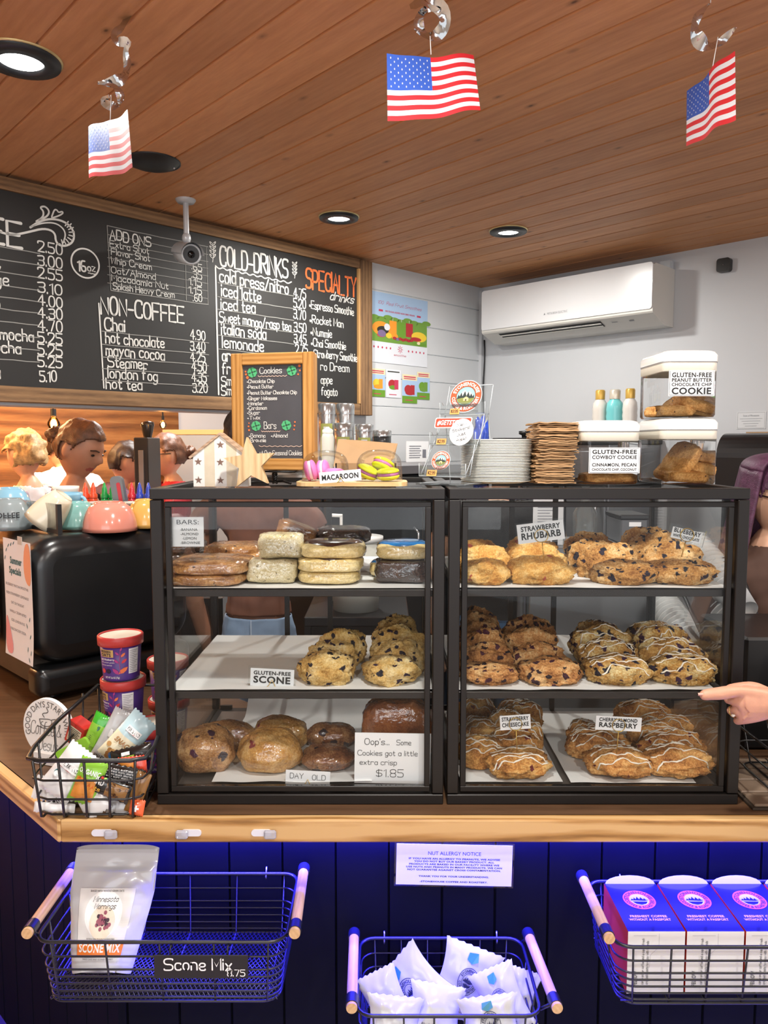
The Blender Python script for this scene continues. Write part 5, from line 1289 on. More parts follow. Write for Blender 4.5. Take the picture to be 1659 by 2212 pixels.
specials('white summer specials poster with orange and pink shapes on the back of the espresso machine', (6, 1160), (76, 1440), True)
specials('white poster edge left of the summer specials poster', (-70, 1140), (3, 1400), False)

# ------------------------------------------------------------------ round coffee sign on the counter
q = PZ(105, 1648, .9195); Yr = q.y; k = 1/px_scale(Yr, 1580)
t = thing('round_sign', 'round white tabletop sign with a coffee cup drawing and good days start with lettering', 'sign', (q.x, q.y, .9195), (0, 0, radians(-20)))
rz = 66*k; zc = 76*k
m = MB(); M_ws = mat('white_sign_board', '#ececea', .5); p2 = [(rz*cos(2*pi*i/48), zc+rz*sin(2*pi*i/48)) for i in range(48)]; m.prism(p2, 0, .010); m.build('disc', M_ws, t)
m = MB(); m.text('GOOD DAYS START WITH', 0, zc, rz*.2, 0, 'sans', rz*2.75, 'c', arc=(rz*.72, pi/2+.02), y=-.0008)
m.text('Coffee &', -.05*rz, zc-.22*rz, rz*.44, 0, 'hand', rz*1.3, 'c', .05, .25, -.0008); m.text('Jesus', .02*rz, zc-.74*rz, rz*.4, 0, 'hand', rz*.8, 'c', .05, .25, -.0008)
cu = lambda pts: m.stroke(chaikin([(a*rz, zc+b*rz) for a, b in pts], False), rz*.03, 0, -.0008)
cu([(-.3, .3), (-.25, .08), (.15, .08), (.25, .35), (-.3, .3)]); cu([(.2, .32), (.42, .38), (.35, .15), (.18, .16)]); cu([(-.4, .07), (-.1, -.02), (.35, .06)]); cu([(-.1, .38), (-.2, .5), (.1, .55), (.0, .72)])
m.build('lettering', mat('grey_print', '#5d5a58', .6), t)
m = MB(); m.span(-.03, .03, -.012, .022, .0005, .026); m.build('base_block', M_ws, t)
m = MB()
for x in (-.012, .012): m.poly([(x+.0045*a, -.0126, .014+.0045*b) for a, b in ((0, -1), (1, .2), (.7, .8), (.3, .8), (0, .4), (-.3, .8), (-.7, .8), (-1, .2))])
m.build('painted_heart', M_ink, t)

# ------------------------------------------------------------------ oatmeal cups
M_lidr, M_lidw = mat('red_lid_ring', '#c8403f', .35), mat('cream_lid', '#e6dccb', .5)
OCM = [mat('oat_purple', '#54358a', .4), mat('oat_tan', '#cda968', .5), mat('oat_white', '#e9e6ea', .5), mat('oat_magenta', '#b13a86', .5), mat('oat_orange', '#ef7a4a', .5), mat('oat_red', '#d8404a', .5), mat('oat_dark', '#2a1c3c', .5)]
def oat_proto(r, H):
    t = thing('oatmeal_cup', 'x', 'oatmeal cup'); rb = r*.82
    MB().lathe([(0, 0), (rb, 0), (rb, .004), (r*.95, H-.012), (0, H-.012)], 40).build('cup_body', OCM[0], t)
    MB().lathe([(r*.97, H-.020), (r*1.03, H-.020), (r*1.04, H-.002), (r*1.0, H), (r*.95, H), (r*.94, H-.003)], 40).build('lid_ring', M_lidr, t)
    m = MB(); m.lathe([(0, H-.003), (r*.95, H-.003)], 36); m.build('lid_top', M_lidw, t)
    m = MB(); R = lambda x0, x1, z0, z1, mi: m.grid(lambda u, v: (x0+(x1-x0)*u, -.0002*mi, z0+(z1-z0)*v), 8, 1, mi, False)
    R(-.040, -.006, .062, .081, 1); m.text('MODERN', -.037, .0735, .0055, 6, 'bold', .026, y=-.0014); m.text('OATS', -.037, .064, .0075, 6, 'bold', .026, y=-.0014)
    m.text('goji blueberry', -.040, .054, .0048, 2, 'bold', .036, y=-.0010); m.text('with ancient grains', -.040, .047, .004, 2, 'sans', .036, y=-.001); m.text('premium oatmeal', -.040, .040, .004, 2, 'sans', .030, y=-.001)
    m.text('NET WT 2.6 OZ (75g)', -.030, .008, .0045, 2, 'bold', .036, y=-.001)
    R(.026, .050, .018, .082, 2)
    for i in range(13): R(.028, .048-.004*(i % 3), .076-.0045*i, .0768-.0045*i, 6)
    m.stroke([(.008, .02), (.006, .05), (.009, .082)], .0012, 3, -.0008)
    for x, z, a, L, mi in ((.014, .068, .9, .014, 4), (.002, .072, 2.3, .012, 3), (.016, .052, .8, .016, 5), (.0, .052, 2.3, .014, 3), (.014, .028, .7, .026, 4), (-.002, .026, 2.3, .022, 3), (.010, .082, 1.2, .010, 3)):
        m.poly([(x+L*(p*cos(a)-s_*sin(a)), -.001, z+L*(p*sin(a)+s_*cos(a))) for p, s_ in ((-.5, 0), (-.15, .2), (.2, .18), (.5, 0), (.2, -.18), (-.15, -.2))], mi)
    m.disc((-.034, -.0009, .026), .006, 12, 5); m.disc((-.020, -.0009, .026), .006, 12, 6)
    vv = []
    for x, y, z in m.v:
        zz = z/.09*(H-.018); rr = rb+(r*.95-rb)*(zz/(H-.012))+.0008-y*.5; a = x/.043*1.0; vv.append((rr*sin(a), -rr*cos(a), zz))
    m.v = vv; m.build('print', OCM, t); return t
Yo = 1.62; k = 1/px_scale(Yo, 1360); ro = 48*k; zA = P(261, 1368, Yo).z; Ho = (zA-P(264, 1461, Yo).z)
oat = oat_proto(ro*.96, Ho)
spots = [(261, Yo, zA-Ho, .1, 'topmost oatmeal cup of the tall stack against the espresso machine'), (264, Yo, zA-2*Ho, -.35, 'middle oatmeal cup of the tall stack'), (262, Yo, zA-3*Ho, .2, 'bottom oatmeal cup of the tall stack, behind the snack pouches'),
         (362, 1.76, P(362, 1420, 1.76).z-Ho, .3, 'top oatmeal cup of the stack seen behind the left case post'), (362, 1.76, P(362, 1420, 1.76).z-2*Ho, .1, 'lower oatmeal cup of the stack seen behind the left case post'), (322, 1.55, P(322, 1560, 1.55).z-Ho, .4, 'single oatmeal cup with a cream lid beside the pale blue pouch')]
for i, (px, Y, z, a, lb) in enumerate(spots):
    x = P(px, 1400, Y).x; o = oat if i == 0 else dup(oat, (0, 0, 0)); o.location = (x, Y, max(z, .9205)); o.rotation_euler = (0, 0, a); o['label'] = lb; o['group'] = 'oatmeal cups'

# ------------------------------------------------------------------ wire snack basket
M_wire = mat('black_wire', '#111113', .35, spec=.6)
bkx0, bkx1 = P(47, 1643, 1.37).x, P(316, 1643, 1.37).x; rzf = P(180, 1643, 1.37).z; bz = .922
fx0, fx1 = P(78, 1762, 1.395).x, P(302, 1762, 1.395).x
t = thing('snack_basket', 'black wire basket of snacks with sloping sides on the counter corner', 'basket', (0, 0, 0))
rb = .03
def rimpt(f):            # rim path: back-left -> front-left -> front-right -> back-right
    xl, xr, yf, yb = bkx0, bkx1, 1.37, 1.66
    pts = [(xl+.035, yb, rzf+.05), (xl+.012, 1.50, rzf+.028), (xl, yf+.05, rzf+.006), (xl+.006, yf+.012, rzf), (xl+.03, yf, rzf), (xr-.03, yf, rzf), (xr-.006, yf+.012, rzf), (xr, yf+.05, rzf+.006), (xr-.004, 1.50, rzf+.028), (xr-.012, yb, rzf+.05)]
    return pts
MB().tube(rimpt(0), .0042, 8).build('rim', M_wire, t)
m = MB()
def ubar(z, s):
    xl, xr, yf, yb = bkx0+(fx0-bkx0)*s, bkx1+(fx1-bkx1)*s, 1.37+.025*s, 1.655
    m.tube([(xl+.03*(1-s), yb, z+.04*(1-s)), (xl, yf+.045, z), (xl+.006, yf+.012, z), (xl+.03, yf, z), (xr-.03, yf, z), (xr-.006, yf+.012, z), (xr, yf+.045, z), (xr-.012, yb, z+.04*(1-s))], .0022, 6)
ubar(rzf-.042, .35); ubar(rzf-.082, .68); ubar(bz+.005, 1.0)
m.build('side_hoop', M_wire, t)
m = MB()
for i in range(5):
    f = i/4; xa_, xb_ = bkx0+.02+(bkx1-bkx0-.04)*f, fx0+.012+(fx1-fx0-.024)*f
    m.tube([(xa_, 1.369, rzf), (xb_, 1.391, bz+.003), (xb_, 1.399, bz-.001), (xb_, 1.65, bz+.002)], .0025, 6)
for i in range(4):
    y = 1.43+i*.065
    for xa_, xb_ in ((bkx0+.004+.01*i/3, fx0), (bkx1-.002-.003*i, fx1)): m.tube([(xa_, y, rzf+.01+.011*i), (xb_, y, bz+.004), ((xa_+xb_)/2+(.03 if xa_ < -.55 else -.03), y, bz+.002)], .0022, 6)
m.build('upright_wire', M_wire, t)
m = MB(); m.tube([(bkx0+.035, 1.66, rzf+.05), (fx0+.03, 1.655, bz+.004), (fx1-.03, 1.655, bz+.004), (bkx1-.012, 1.66, rzf+.05)], .0028, 6); m.tube([(bkx0+.035, 1.66, rzf+.05), (bkx1-.012, 1.66, rzf+.05)], .003, 6); m.build('back_frame', M_wire, t)

def bulge(w, h, th):
    def f(x, z):
        u, v = min(1, abs(2*x/w)), min(1, abs(2*z/h)); return th/2*((1-u**2.6)**.7)*((1-v**3)**.75)
    return f
def pouch(name, label, w, h, th, mats, loc, rot, deco=None, bands=None, cat='snack pouch', group=None, crimp=True, pinch=.06, seed=1, part='print'):
    B = bulge(w, h, th); mf = bands or (lambda u, v: 0)
    def shape(x, z): s_ = 1-pinch*(1-(2*z/h)**2); return x*s_
    m = MB()
    for sg in (-1, 1):
        def f(u, v, sg=sg):
            uu = u if sg < 0 else 1-u; x, z = (uu-.5)*w, (v-.5)*h
            wr = .0035*(th/.03)*noise.noise(Vector((x*55+seed, z*40, seed*3.1)))*(B(x, z)/(th/2))**.5
            return (shape(x, z), sg*(B(x, z)+wr*sg*-1+.0004), z+(.0015*sin(uu*pi*16) if crimp and v in (0, 1) else 0))
        m.grid(f, 24, 28, mf)
    o = m.build(name, mats, None, loc, rot, label, cat, group)
    if deco:
        d = MB(); deco(d, w, h); d.v = [(shape(x, z), -B(x, z)-.0026+y*.6-(.0030*(th/.03)*abs(noise.noise(Vector((x*55+seed, z*40, seed*3.1))))), z) for x, y, z in d.v]
        d.build(part, mats, o)
    return o
def rectm(d, x0, x1, z0, z1, mi, n=12):
    d.grid(lambda u, v: (x0+(x1-x0)*u, -.0002*mi*0, z0+(z1-z0)*v), n, n, mi, False)
def SP(px, py, Y): q_ = P(px, py, Y); return (q_.x, q_.y, q_.z)
g_ = lambda n_, c_: mat('wrap_'+n_, c_, .25, coat=.5)
WH, GR, LG, SV, BL, CR, RD, BK, BR_, OR_ = g_('white', '#e6e7e8'), g_('green', '#3fae2e'), g_('lime', '#8bc63f'), g_('silver', '#c9ccd0'), g_('pale_blue', '#bcd9e2'), g_('cream', '#e3dcc0'), g_('red', '#bd2f2a'), g_('black', '#1b1a1a'), g_('brown', '#8a6233'), g_('orange', '#d98b3a')
kk = 1/px_scale(1.5, 1600)
def d_green(d, w, h):
    rectm(d, -w*.32, w*.32, -h*.05, h*.18, 1)
    for i in range(6): rectm(d, -w*.26, w*.2, h*(.14-.03*i), h*(.148-.03*i), 2, 2)
    d.text('9', w*.05, h*.24, h*.07, 3, 'bold'); d.text('NATURAL', -w*.3, -h*.35, h*.06, 2, 'bold', w*.6)
pouch('snack_pouch', 'tall green snack pouch standing at the back of the basket', 42*kk, 130*kk, .022, [GR, LG, M_ink, M_teal], SP(200, 1600, 1.56), (radians(-8), radians(24), radians(-10)), d_green, lambda u, v: 0 if v > .8 else 1, group='snack pouches')
def d_sil(d, w, h):
    rectm(d, -w*.1, w*.2, h*.02, h*.16, 1)
    for i in range(7): rectm(d, -w*.1+i*w*.043, -w*.085+i*w*.043, h*.03, h*.15, 2, 1)
    d.text('VALLEY', -w*.3, -h*.4, h*.07, 2, 'bold', w*.6)
pouch('snack_pouch', 'silver white pouch with a bar code between the green and pale blue pouches', 42*kk, 128*kk, .022, [SV, WH, M_ink], SP(238, 1590, 1.55), (radians(-8), radians(28), 0), d_sil, group='snack pouches')
pouch('snack_pouch', 'slim lime green pouch behind the pale blue one', 30*kk, 100*kk, .015, [LG], SP(262, 1595, 1.575), (radians(-6), radians(36), 0), group='snack pouches', seed=4)
def d_kirk(d, w, h):
    rectm(d, -w*.28, w*.28, h*.14, h*.25, 1); d.text('KIRKLAND', 0, h*.165, h*.055, 2, 'bold', w*.5, 'c'); rectm(d, -w*.28, w*.28, h*.135, h*.155, 3, 3)
    d.text('SNACK', 0, -h*.12, h*.085, 4, 'bold', w*.7, 'c', slant=.2); rnd = random.Random(3)
    for i in range(16): x, z = rnd.uniform(-.38, .36)*w, rnd.uniform(-.44, -.2)*h; d.disc((x, -.0002*i*.1, z), w*.085, 10, (4, 5, 3, 5)[i % 4])
    d.disc((-.02*w, -.0006, -.36*h), w*.14, 16, 6)
pouch('snack_pouch', 'pale blue and cream trail mix pouch leaning to the right of the basket', 66*kk, 118*kk, .028, [BL, M_card, M_ink, RD, g_('nut', '#a0703c'), g_('almond', '#c59a62'), g_('blue_candy', '#2f83cc'), CR], SP(276, 1596, 1.50), (radians(-12), radians(42), 0), d_kirk, lambda u, v: 0 if v > .52 else 7, group='snack pouches')
def boxm(name, label, w, h, d_, mats, loc, rot, cat, lines):
    o = MB().box((0, 0, 0), (w, d_, h), 0, None, .0015).build(name, mats[0], None, loc, rot, label, cat)
    m = MB(); rectm(m, w*-.36, w*.4, -h*.36, h*.3, 1, 1)
    for i in range(lines): m.span(-w*.3, w*(.34-.1*(i % 2)), -.0006, -.0002, h*(.22-.07*i), h*(.24-.07*i), 2)
    m.v = [(x, y-d_/2-.0006, z) for x, y, z in m.v]; m.build('printed_panel', mats, o); return o
boxm('snack_box', 'small red box with a printed panel at the back left of the basket', 48*kk, 56*kk, .03, [RD, CR, M_ink], SP(172, 1582, 1.58), (0, radians(22), radians(-25)), 'box', 8)
m = MB(); m.prism(rrect(.068, .022, .006), -.004, .004); m.build('plastic_scoop', g_('lime_plastic', '#86bf2f'), None, SP(158, 1618, 1.47), (0, radians(-28), 0), 'lime green plastic strip lying at the left of the basket', 'strip')
def d_org(d, w, h):
    rectm(d, -w*.34, w*.30, h*.05, h*.20, 1); d.text('KIRKLAND', -w*.02, h*.09, h*.07, 2, 'bold', w*.5, 'c'); rectm(d, -w*.34, w*.3, h*.04, h*.06, 3, 2)
    d.disc((-w*.26, 0, -h*.08), w*.10, 16, 4); d.disc((-w*.26, -.0004, -h*.10), w*.085, 16, 1)
pouch('snack_pouch', 'white pouch with a framed brand name, lying across the left of the basket', 74*kk, 110*kk, .03, [WH, M_card, M_ink, RD, M_teal], SP(150, 1668, 1.425), (radians(-14), radians(38), 0), d_org, group='snack pouches', seed=2)
def d_man(d, w, h):
    d.text('ORGANIC', 0, h*.2, h*.1, 1, 'bold', w*.8, 'c'); rectm(d, -w*.40, w*.40, -h*.38, h*.10, 2)
    for i in range(5): d.poly([(w*(-.3+.14*i)+a*w*.07, -.0004, h*(.08-.03*i)+b*h*.05) for a, b in ((-1, -1), (1, -.4), (.4, 1))], 3)
pouch('snack_pouch', 'white and orange organic dried fruit pouch in the middle of the basket', 58*kk, 92*kk, .022, [LG, M_card, OR_, g_('deep_orange', '#d2641e')], SP(190, 1688, 1.412), (radians(-8), radians(20), 0), d_man, lambda u, v: 0, group='snack pouches', seed=5)
def d_kind(d, w, h):
    rectm(d, -w*.05, w*.42, -h*.4, h*.4, 4)
    rnd = random.Random(5)
    for i in range(26): d.disc((w*rnd.uniform(-.02, .40), -.0002, h*rnd.uniform(-.34, .34)), h*.1, 8, 4 if i % 3 else 5)
    d.text('KIND', -w*.42, h*.06, h*.30, 1, 'bold', w*.3); d.text('nuts', -w*.42, -h*.30, h*.22, 2, 'hand', w*.28, th=.16)
    for i, c_ in enumerate((3, 6, 7)): rectm(d, w*(-.24+.07*i), w*(-.18+.07*i), h*.40, h*.49, c_, 1)
KN = [BK, M_card, g_('gold', '#d8a53c'), RD, BR_, g_('dark_nut', '#4c2f1b'), LG, g_('sky', '#4aa3d8')]
pouch('snack_bar', 'black nut bar with white lettering lying at the front of the basket', 92*kk, 36*kk, .014, KN, SP(236, 1702, 1.408), (radians(-10), radians(22), 0), d_kind, cat='snack bar', group='snack bars', pinch=0)
def d_txt(d, w, h):
    for i in range(5): d.text('nuts sea salt dark cocoa'[i:18+i], -w*.36, h*(.26-.15*i), h*.09, 1, 'hand', w*.7, th=.14)
pouch('snack_bar', 'black bar turned to its small print, above the lettered nut bar', 96*kk, 34*kk, .014, KN, SP(262, 1672, 1.425), (radians(-12), radians(12), 0), d_txt, cat='snack bar', group='snack bars', pinch=0, seed=3)
pouch('snack_bar', 'dark bar with green stripe lying under the pale blue pouch', 90*kk, 36*kk, .014, [BK, LG, M_card], SP(285, 1632, 1.47), (radians(-14), radians(-14), 0), lambda d, w, h: (rectm(d, -w*.3, w*.1, -h*.3, h*.05, 1), rectm(d, -w*.2, 0, h*.1, h*.3, 2)), cat='snack bar', group='snack bars', pinch=0, seed=6)
pouch('snack_bar', 'brown wrapped bar standing at the front right corner of the basket', 30*kk, 86*kk, .014, [BR_], SP(298, 1712, 1.412), (radians(-6), radians(20), 0), None, cat='snack bar', group='snack bars', pinch=0, seed=7)
pouch('snack_bar', 'red and orange wrapper behind the black bars at the right', 60*kk, 34*kk, .014, [g_('scarlet', '#d84a34'), OR_], SP(286, 1652, 1.445), (radians(-10), radians(-6), 0), lambda d, w, h: rectm(d, -w*.4, w*.1, -h*.3, h*.3, 1), cat='snack bar', group='snack bars', pinch=0, seed=8)
pouch('snack_packet', 'black and white packet showing below the left white pouch', 70*kk, 42*kk, .014, [BK, M_card], SP(146, 1722, 1.425), (radians(-16), radians(-16), 0), lambda d, w, h: d.text('NUTS', 0, -h*.2, h*.32, 1, 'hand', w*.6, 'c', .2), cat='snack packet', group='snack packets', pinch=0, seed=9)
for px, py, w, h, Y, r_, sd, lb in ((112, 1706, 74, 46, 1.43, 12, 10, 'crumpled white packet at the left end of the basket front'), (118, 1744, 84, 20, 1.415, 2, 11, 'flat white packet at the bottom left of the basket'), (205, 1738, 60, 44, 1.406, -35, 12, 'clear shiny packet at the bottom middle of the basket'), (262, 1742, 62, 34, 1.42, 12, 13, 'silver packet at the bottom right of the basket')):
    pouch('snack_packet', lb, w*kk, h*kk, .014, [WH if sd != 13 else SV], SP(px, py, Y), (radians(-18), radians(r_), 0), None, cat='snack packet', group='snack packets', pinch=0, seed=sd)
pouch('snack_packet', 'small orange packet with a white cross at the bottom right corner', 30*kk, 32*kk, .012, [g_('cross_orange', '#e0633a'), M_card], SP(296, 1744, 1.402), (radians(-10), radians(10), 0), lambda d, w, h: (rectm(d, -w*.2, w*.2, -h*.06, h*.06, 1, 2), rectm(d, -w*.06, w*.06, -h*.2, h*.2, 1, 2)), cat='snack packet', group='snack packets', pinch=0, seed=14)
# ------------------------------------------------------------------ wire baskets hung on the plank front
M_grip = wood('pale_dowel_wood', '#b99266', '#d2ad80', '#e2c49a', 3, 1, ring=.4)
M_bwire = mat('basket_black_wire', '#15161a', .35, spec=.6)
def hang_basket(label, fl, fr, yfront, ybk, zr, zbot, mesh=False, nv=5, nh=6, grips=True, xb=(0, 0)):
    """fl, fr: front rim x; grid of wires, wooden dowel handles on both sides"""
    t = thing('hanging_basket', label, 'basket', ((fl+fr)/2, ybk, zbot)); w = (fr-fl)/2; D = yfront-ybk; H = zr-zbot
    def loop(s, z, r=.03):       # s shrinks towards the bottom
        a, b = w-.014*s, .016*s
        pts = []
        for cx, cy, a0 in ((a-r, -b*.3-r, 0), (-a+r, -b*.3-r, pi/2), (-a+r, D+b+r, pi), (a-r, D+b+r, 3*pi/2)):
            for i in range(6): q = a0+i*pi/10; pts.append((cx+r*cos(q), cy+r*sin(q), z))
        return pts
    MB().tube(loop(0, H), .0034, 8, 0, True).build('rim', M_bwire, t)
    m = MB()
    hs = [.24, .46, .58, .70, .82, .93][:nh]
    for s in hs: m.tube(loop(s, H*(1-s)), .0019, 6, 0, True)
    m.tube(loop(1, 0), .0024, 6, 0, True); m.build('hoop_wire', M_bwire, t)
    m = MB()
    for i in range(nv):
        x = -w+.03+(2*w-.06)*i/(nv-1)
        m.tube([(x, D, H), (x*.97, D+.016, 0.001), (x*.97, -.006, 0.001), (x, 0, H)], .0019, 6)
    for sx in (-1, 1):
        for y in (D*.7, D*.3): m.tube([(sx*w, y, H), (sx*(w-.014), y, 0.002)], .0019, 6)
    m.build('upright_wire', M_bwire, t)
    m = MB(); stp = .0085
    if mesh:
        x0, x1, y0, y1 = -w+.016, w-.016, D+.018, -.008; L = y1-y0; n = int((x1-x0+L)/stp)
        for i in range(n):
            for sg in (1, -1):
                xa = x0-L+i*stp+(0 if sg > 0 else 0); xb2 = xa+L*.62; ya, yb = (y0, y1) if sg > 0 else (y1, y0)
                if xb2 < x0 or xa > x1: continue
                fa, fb = max(0, (x0-xa)/(L*.62)), min(1, (x1-xa)/(L*.62))
                if fb-fa < .02: continue
                m.tube([(xa+(xb2-xa)*f, ya+(yb-ya)*f, .002) for f in (fa, fb)], .0011, 4)
        m.build('mesh_floor', M_bwire, t)
    else:
        for i in range(9): y = D+.02+(-D-.03)*i/8; m.tube([(-w+.016, y, .002), (w-.016, y, .002)], .0016, 4)
        m.build('wire_floor', M_bwire, t)
    if grips:
        for sx in (-1, 1):
            a = Vector((sx*(w+.012), -.012, H+.018)); b = Vector((sx*(w+.012+xb[0 if sx < 0 else 1]), D-.01, H+.022)); d = (b-a).normalized()
            h = MB().cyl(a, b, .0098, n=20).build('handle', M_grip, t)
            MB().cyl(a-d*.004, a+d*.016, .0118, n=20).build('cap', M_bwire, h); MB().cyl(b-d*.030, b-d*.006, .0112, n=20).build('cap', M_bwire, h)
            m = MB(); m.tube([a+d*.008, (sx*w, -.01, H-.002)], .003, 6); m.tube([b-d*.016, (sx*w, D+.02, H-.002)], .003, 6); m.build('bracket', M_bwire, h)
    m = MB()
    for sx in (-.7, .7): m.tube([(sx*w, .006, H+.012), (sx*w, .002, H+.006), (sx*w, -.004, H-.004), (sx*w, -.002, H-.010), (sx*w, .003, H-.006)], .0016, 6)
    m.build('hook', mat('steel_hook', '#9b9da2', .3, .9), t)
    return t
YB0 = YP-.012
pl_, pr_ = P(72, 2035, 1.29), P(616, 2035, 1.29); zr1 = pl_.z; zb1 = P(340, 2163, 1.305).z
hang_basket('wide black wire basket with a mesh floor holding one pouch, hung at the lower left', pl_.x, pr_.x, 1.29, YB0, zr1, zb1, True, 5, 6, True, (-.006, .006))
pm, pn = P(770, 2195, 1.29), P(1172, 2195, 1.29)
hang_basket('black wire basket full of white sample packets, hung lowest in the middle', pm.x, pn.x, 1.29, YB0, pm.z, pm.z-.13, False, 6, 6, True, (-.004, .012))
pa = P(1332, 2046, 1.30); zr3 = pa.z; zb3 = P(1500, 2172, 1.31).z
hang_basket('black wire basket of coffee boxes, hung at the lower right', pa.x, pa.x+.47, 1.30, YB0, zr3, zb3, False, 7, 6, True, (.004, 0))

# chalk tag on the left basket
t = thing('chalk_tag', 'black chalk tag reading scone mix, hooked on the front of the left basket', 'tag', P(435, 2087, 1.279)); k = 1/px_scale(1.279, 2087)
w, h = 203*k, 53*k; bx('board', -w/2, w/2, -.0025, .0005, -h/2, h/2, mat('black_slate', '#101013', .5), t, .0008)
m = MB(); m.text('Scone Mix', -w*.39, -h*.12, h*.50, 0, 'hand', w*.74, 'l', .12, 0, -.0032, jit=.05); m.text('8.75', w*.28, -h*.38, h*.27, 0, 'hand', w*.2, 'l', .14, 0, -.0032); m.build('lettering', mat('chalk_pen', '#f2f2f2', .6), t)
m = MB()
for x in (-w*.33, w*.28): m.tube([(x, 0, h*.45), (x, .002, h*.75), (x, .013, h*.8), (x, .015, h*.6)], .0015, 6)
m.build('clip_hook', M_bwire, t)

# stand up pouch of scone mix
M_pw = mat('white_pouch_film', '#bfc1c6', .28, coat=.6)
PMt = [M_pw, mat('pouch_label_grey', '#dcdcdc', .5), mat('pouch_orange', '#ec7f2e', .45), M_ink, mat('pouch_cream', '#eadccb', .5), mat('berry_print', '#9c5a6c', .5), mat('dark_berry_print', '#43313f', .5), M_card]
b_, u_ = P(222, 2088, 1.37), P(228, 1811, 1.465)
t = thing('mix_pouch', 'white stand up pouch of scone mix with an orange band, standing in the left basket', 'pouch', (0, 0, 0)); Hh = (u_-b_).length; Wd = 180/px_scale(1.44, 1900)
zb_ = zb1+.006; ax = Matrix.Translation((b_.x, b_.y, zb_)) @ Matrix.Rotation(-math.asin(min(.9, (u_.y-b_.y)/Hh)), 4, 'X')
def pth(v): return .004+.052*max(0, (1-v)**.8)*(1 if v > .05 else .9) if v < .80 else .004
def pwid(v): return Wd*(.5*(.68+.32*min(1, (v/.62))**.9))
def pf(side):
    def f(u, v):
        uu = u if side < 0 else 1-u; x = (uu-.5)*2*pwid(v); e = (1-abs(2*uu-1)**2.2)**.6; y = side*pth(v)/2*e*(.9 if v < .8 else 1)
        wr = .0035*noise.noise(Vector((x*34+3, v*9, side)))*(1 if .1 < v < .85 else .15)
        z = v*Hh
        if v < .02: z += .012*(1-abs(2*uu-1))*(1 if side < 0 else .2)+(.0)
        if v > .97: z -= .006*abs(2*uu-1)**6
        return ax @ Vector((x+.006*(v-.5), y+wr*side*-1, z))
    return f
m = MB(); m.grid(pf(-1), 40, 48); m.grid(pf(1), 24, 30); m.build('pouch_film', PMt, t)
fr_ = pf(-1)
m = MB(); L = lambda u0, u1, v0, v1, mi: m.grid(lambda u, v: (u0+(u1-u0)*u, -.0007 if mi == 2 else 0, v0+(v1-v0)*v), 48, 30, mi, False)
L(.14, .80, .155, .66, 1); L(.14, .80, .155, .265, 2)
def circ(u, v, r, mi, dy=0, n=28):
    for j in range(8 if r > .1 else 1):
        a, b = r*j/8, r*(j+1)/8
        if r <= .1: m.poly([(u+r*cos(2*pi*i/n), dy, v+r*.78*sin(2*pi*i/n)) for i in range(n)], mi)
        else: m.ring((u, dy, v), a, b, n, mi, .78)
circ(.46, .46, .235, 7, -.0004); circ(.46, .40, .165, 4, -.0008)
rnd = random.Random(4)
for i in range(34): circ(.46+rnd.gauss(0, .055), .41+rnd.gauss(0, .03), .022, 5 if i % 3 else 6, -.0010-.00003*i, 8)
m.text('SCONE MIX', .47, .182, .060, 7, 'bold', .60, 'c', y=-.0012)
m.text('Minnesota', .47, .56, .042, 3, 'hand', .30, 'c', .1, .3, -.0014); m.text('Mornings', .47, .505, .042, 3, 'hand', .27, 'c', .1, .3, -.0014)
m.text('BAKED WITH WHOLE GRAIN OATS', .47, .635, .014, 3, 'sans', .40, 'c', y=-.0012); m.text('SATISFACTION PROUDLY GUARANTEED', .47, .275, .010, 3, 'sans', .40, 'c', y=-.0012); m.text('MAKE CAKE AND SCONES MAINLY', .47, .125, .011, 3, 'sans', .46, 'c', y=-.0012)
vv = []
for x, y, z in m.v: q = fr_(x, z); vv.append((q.x, q.y-.0024+y, q.z))
m.v = vv; m.build('printed_label', PMt, t)

# clear plastic clips on the counter edge
M_clip = mat('frosted_clip', '#d9dae6', .3, coat=.4); M_clip2 = glass('clear_clip', '#eef0f6', .08, 1.2, .35, '#e6e6f0')
for i, (px0, px1, fl, lb) in enumerate(((198, 258, 1, 'clear plastic clip on the counter edge above the white pouch'), (378, 435, 0, 'middle clear plastic clip on the counter edge'), (543, 600, 1, 'clear plastic clip furthest right on the counter edge'))):
    q = P((px0+px1)/2, 1799, C0[1]-.0234); k = 1/px_scale(C0[1]-.0234, 1799); s = 1 if fl else -1
    t = thing('cable_clip', lb, 'clip', q, 0, 'clear clips on the counter edge')
    w = (px1-px0)*k; m = MB(); m.prism([(s*-w*.12+a, b) for a, b in rrect(w*.76, .0125, .006)], -.0015, .0015); m.build('adhesive_base', M_clip, t)
    m = MB(); m.box((s*w*.22, -.005, -.001), (w*.46, .008, .017), 0, None, .003); m.build('clip_body', M_clip2, t)

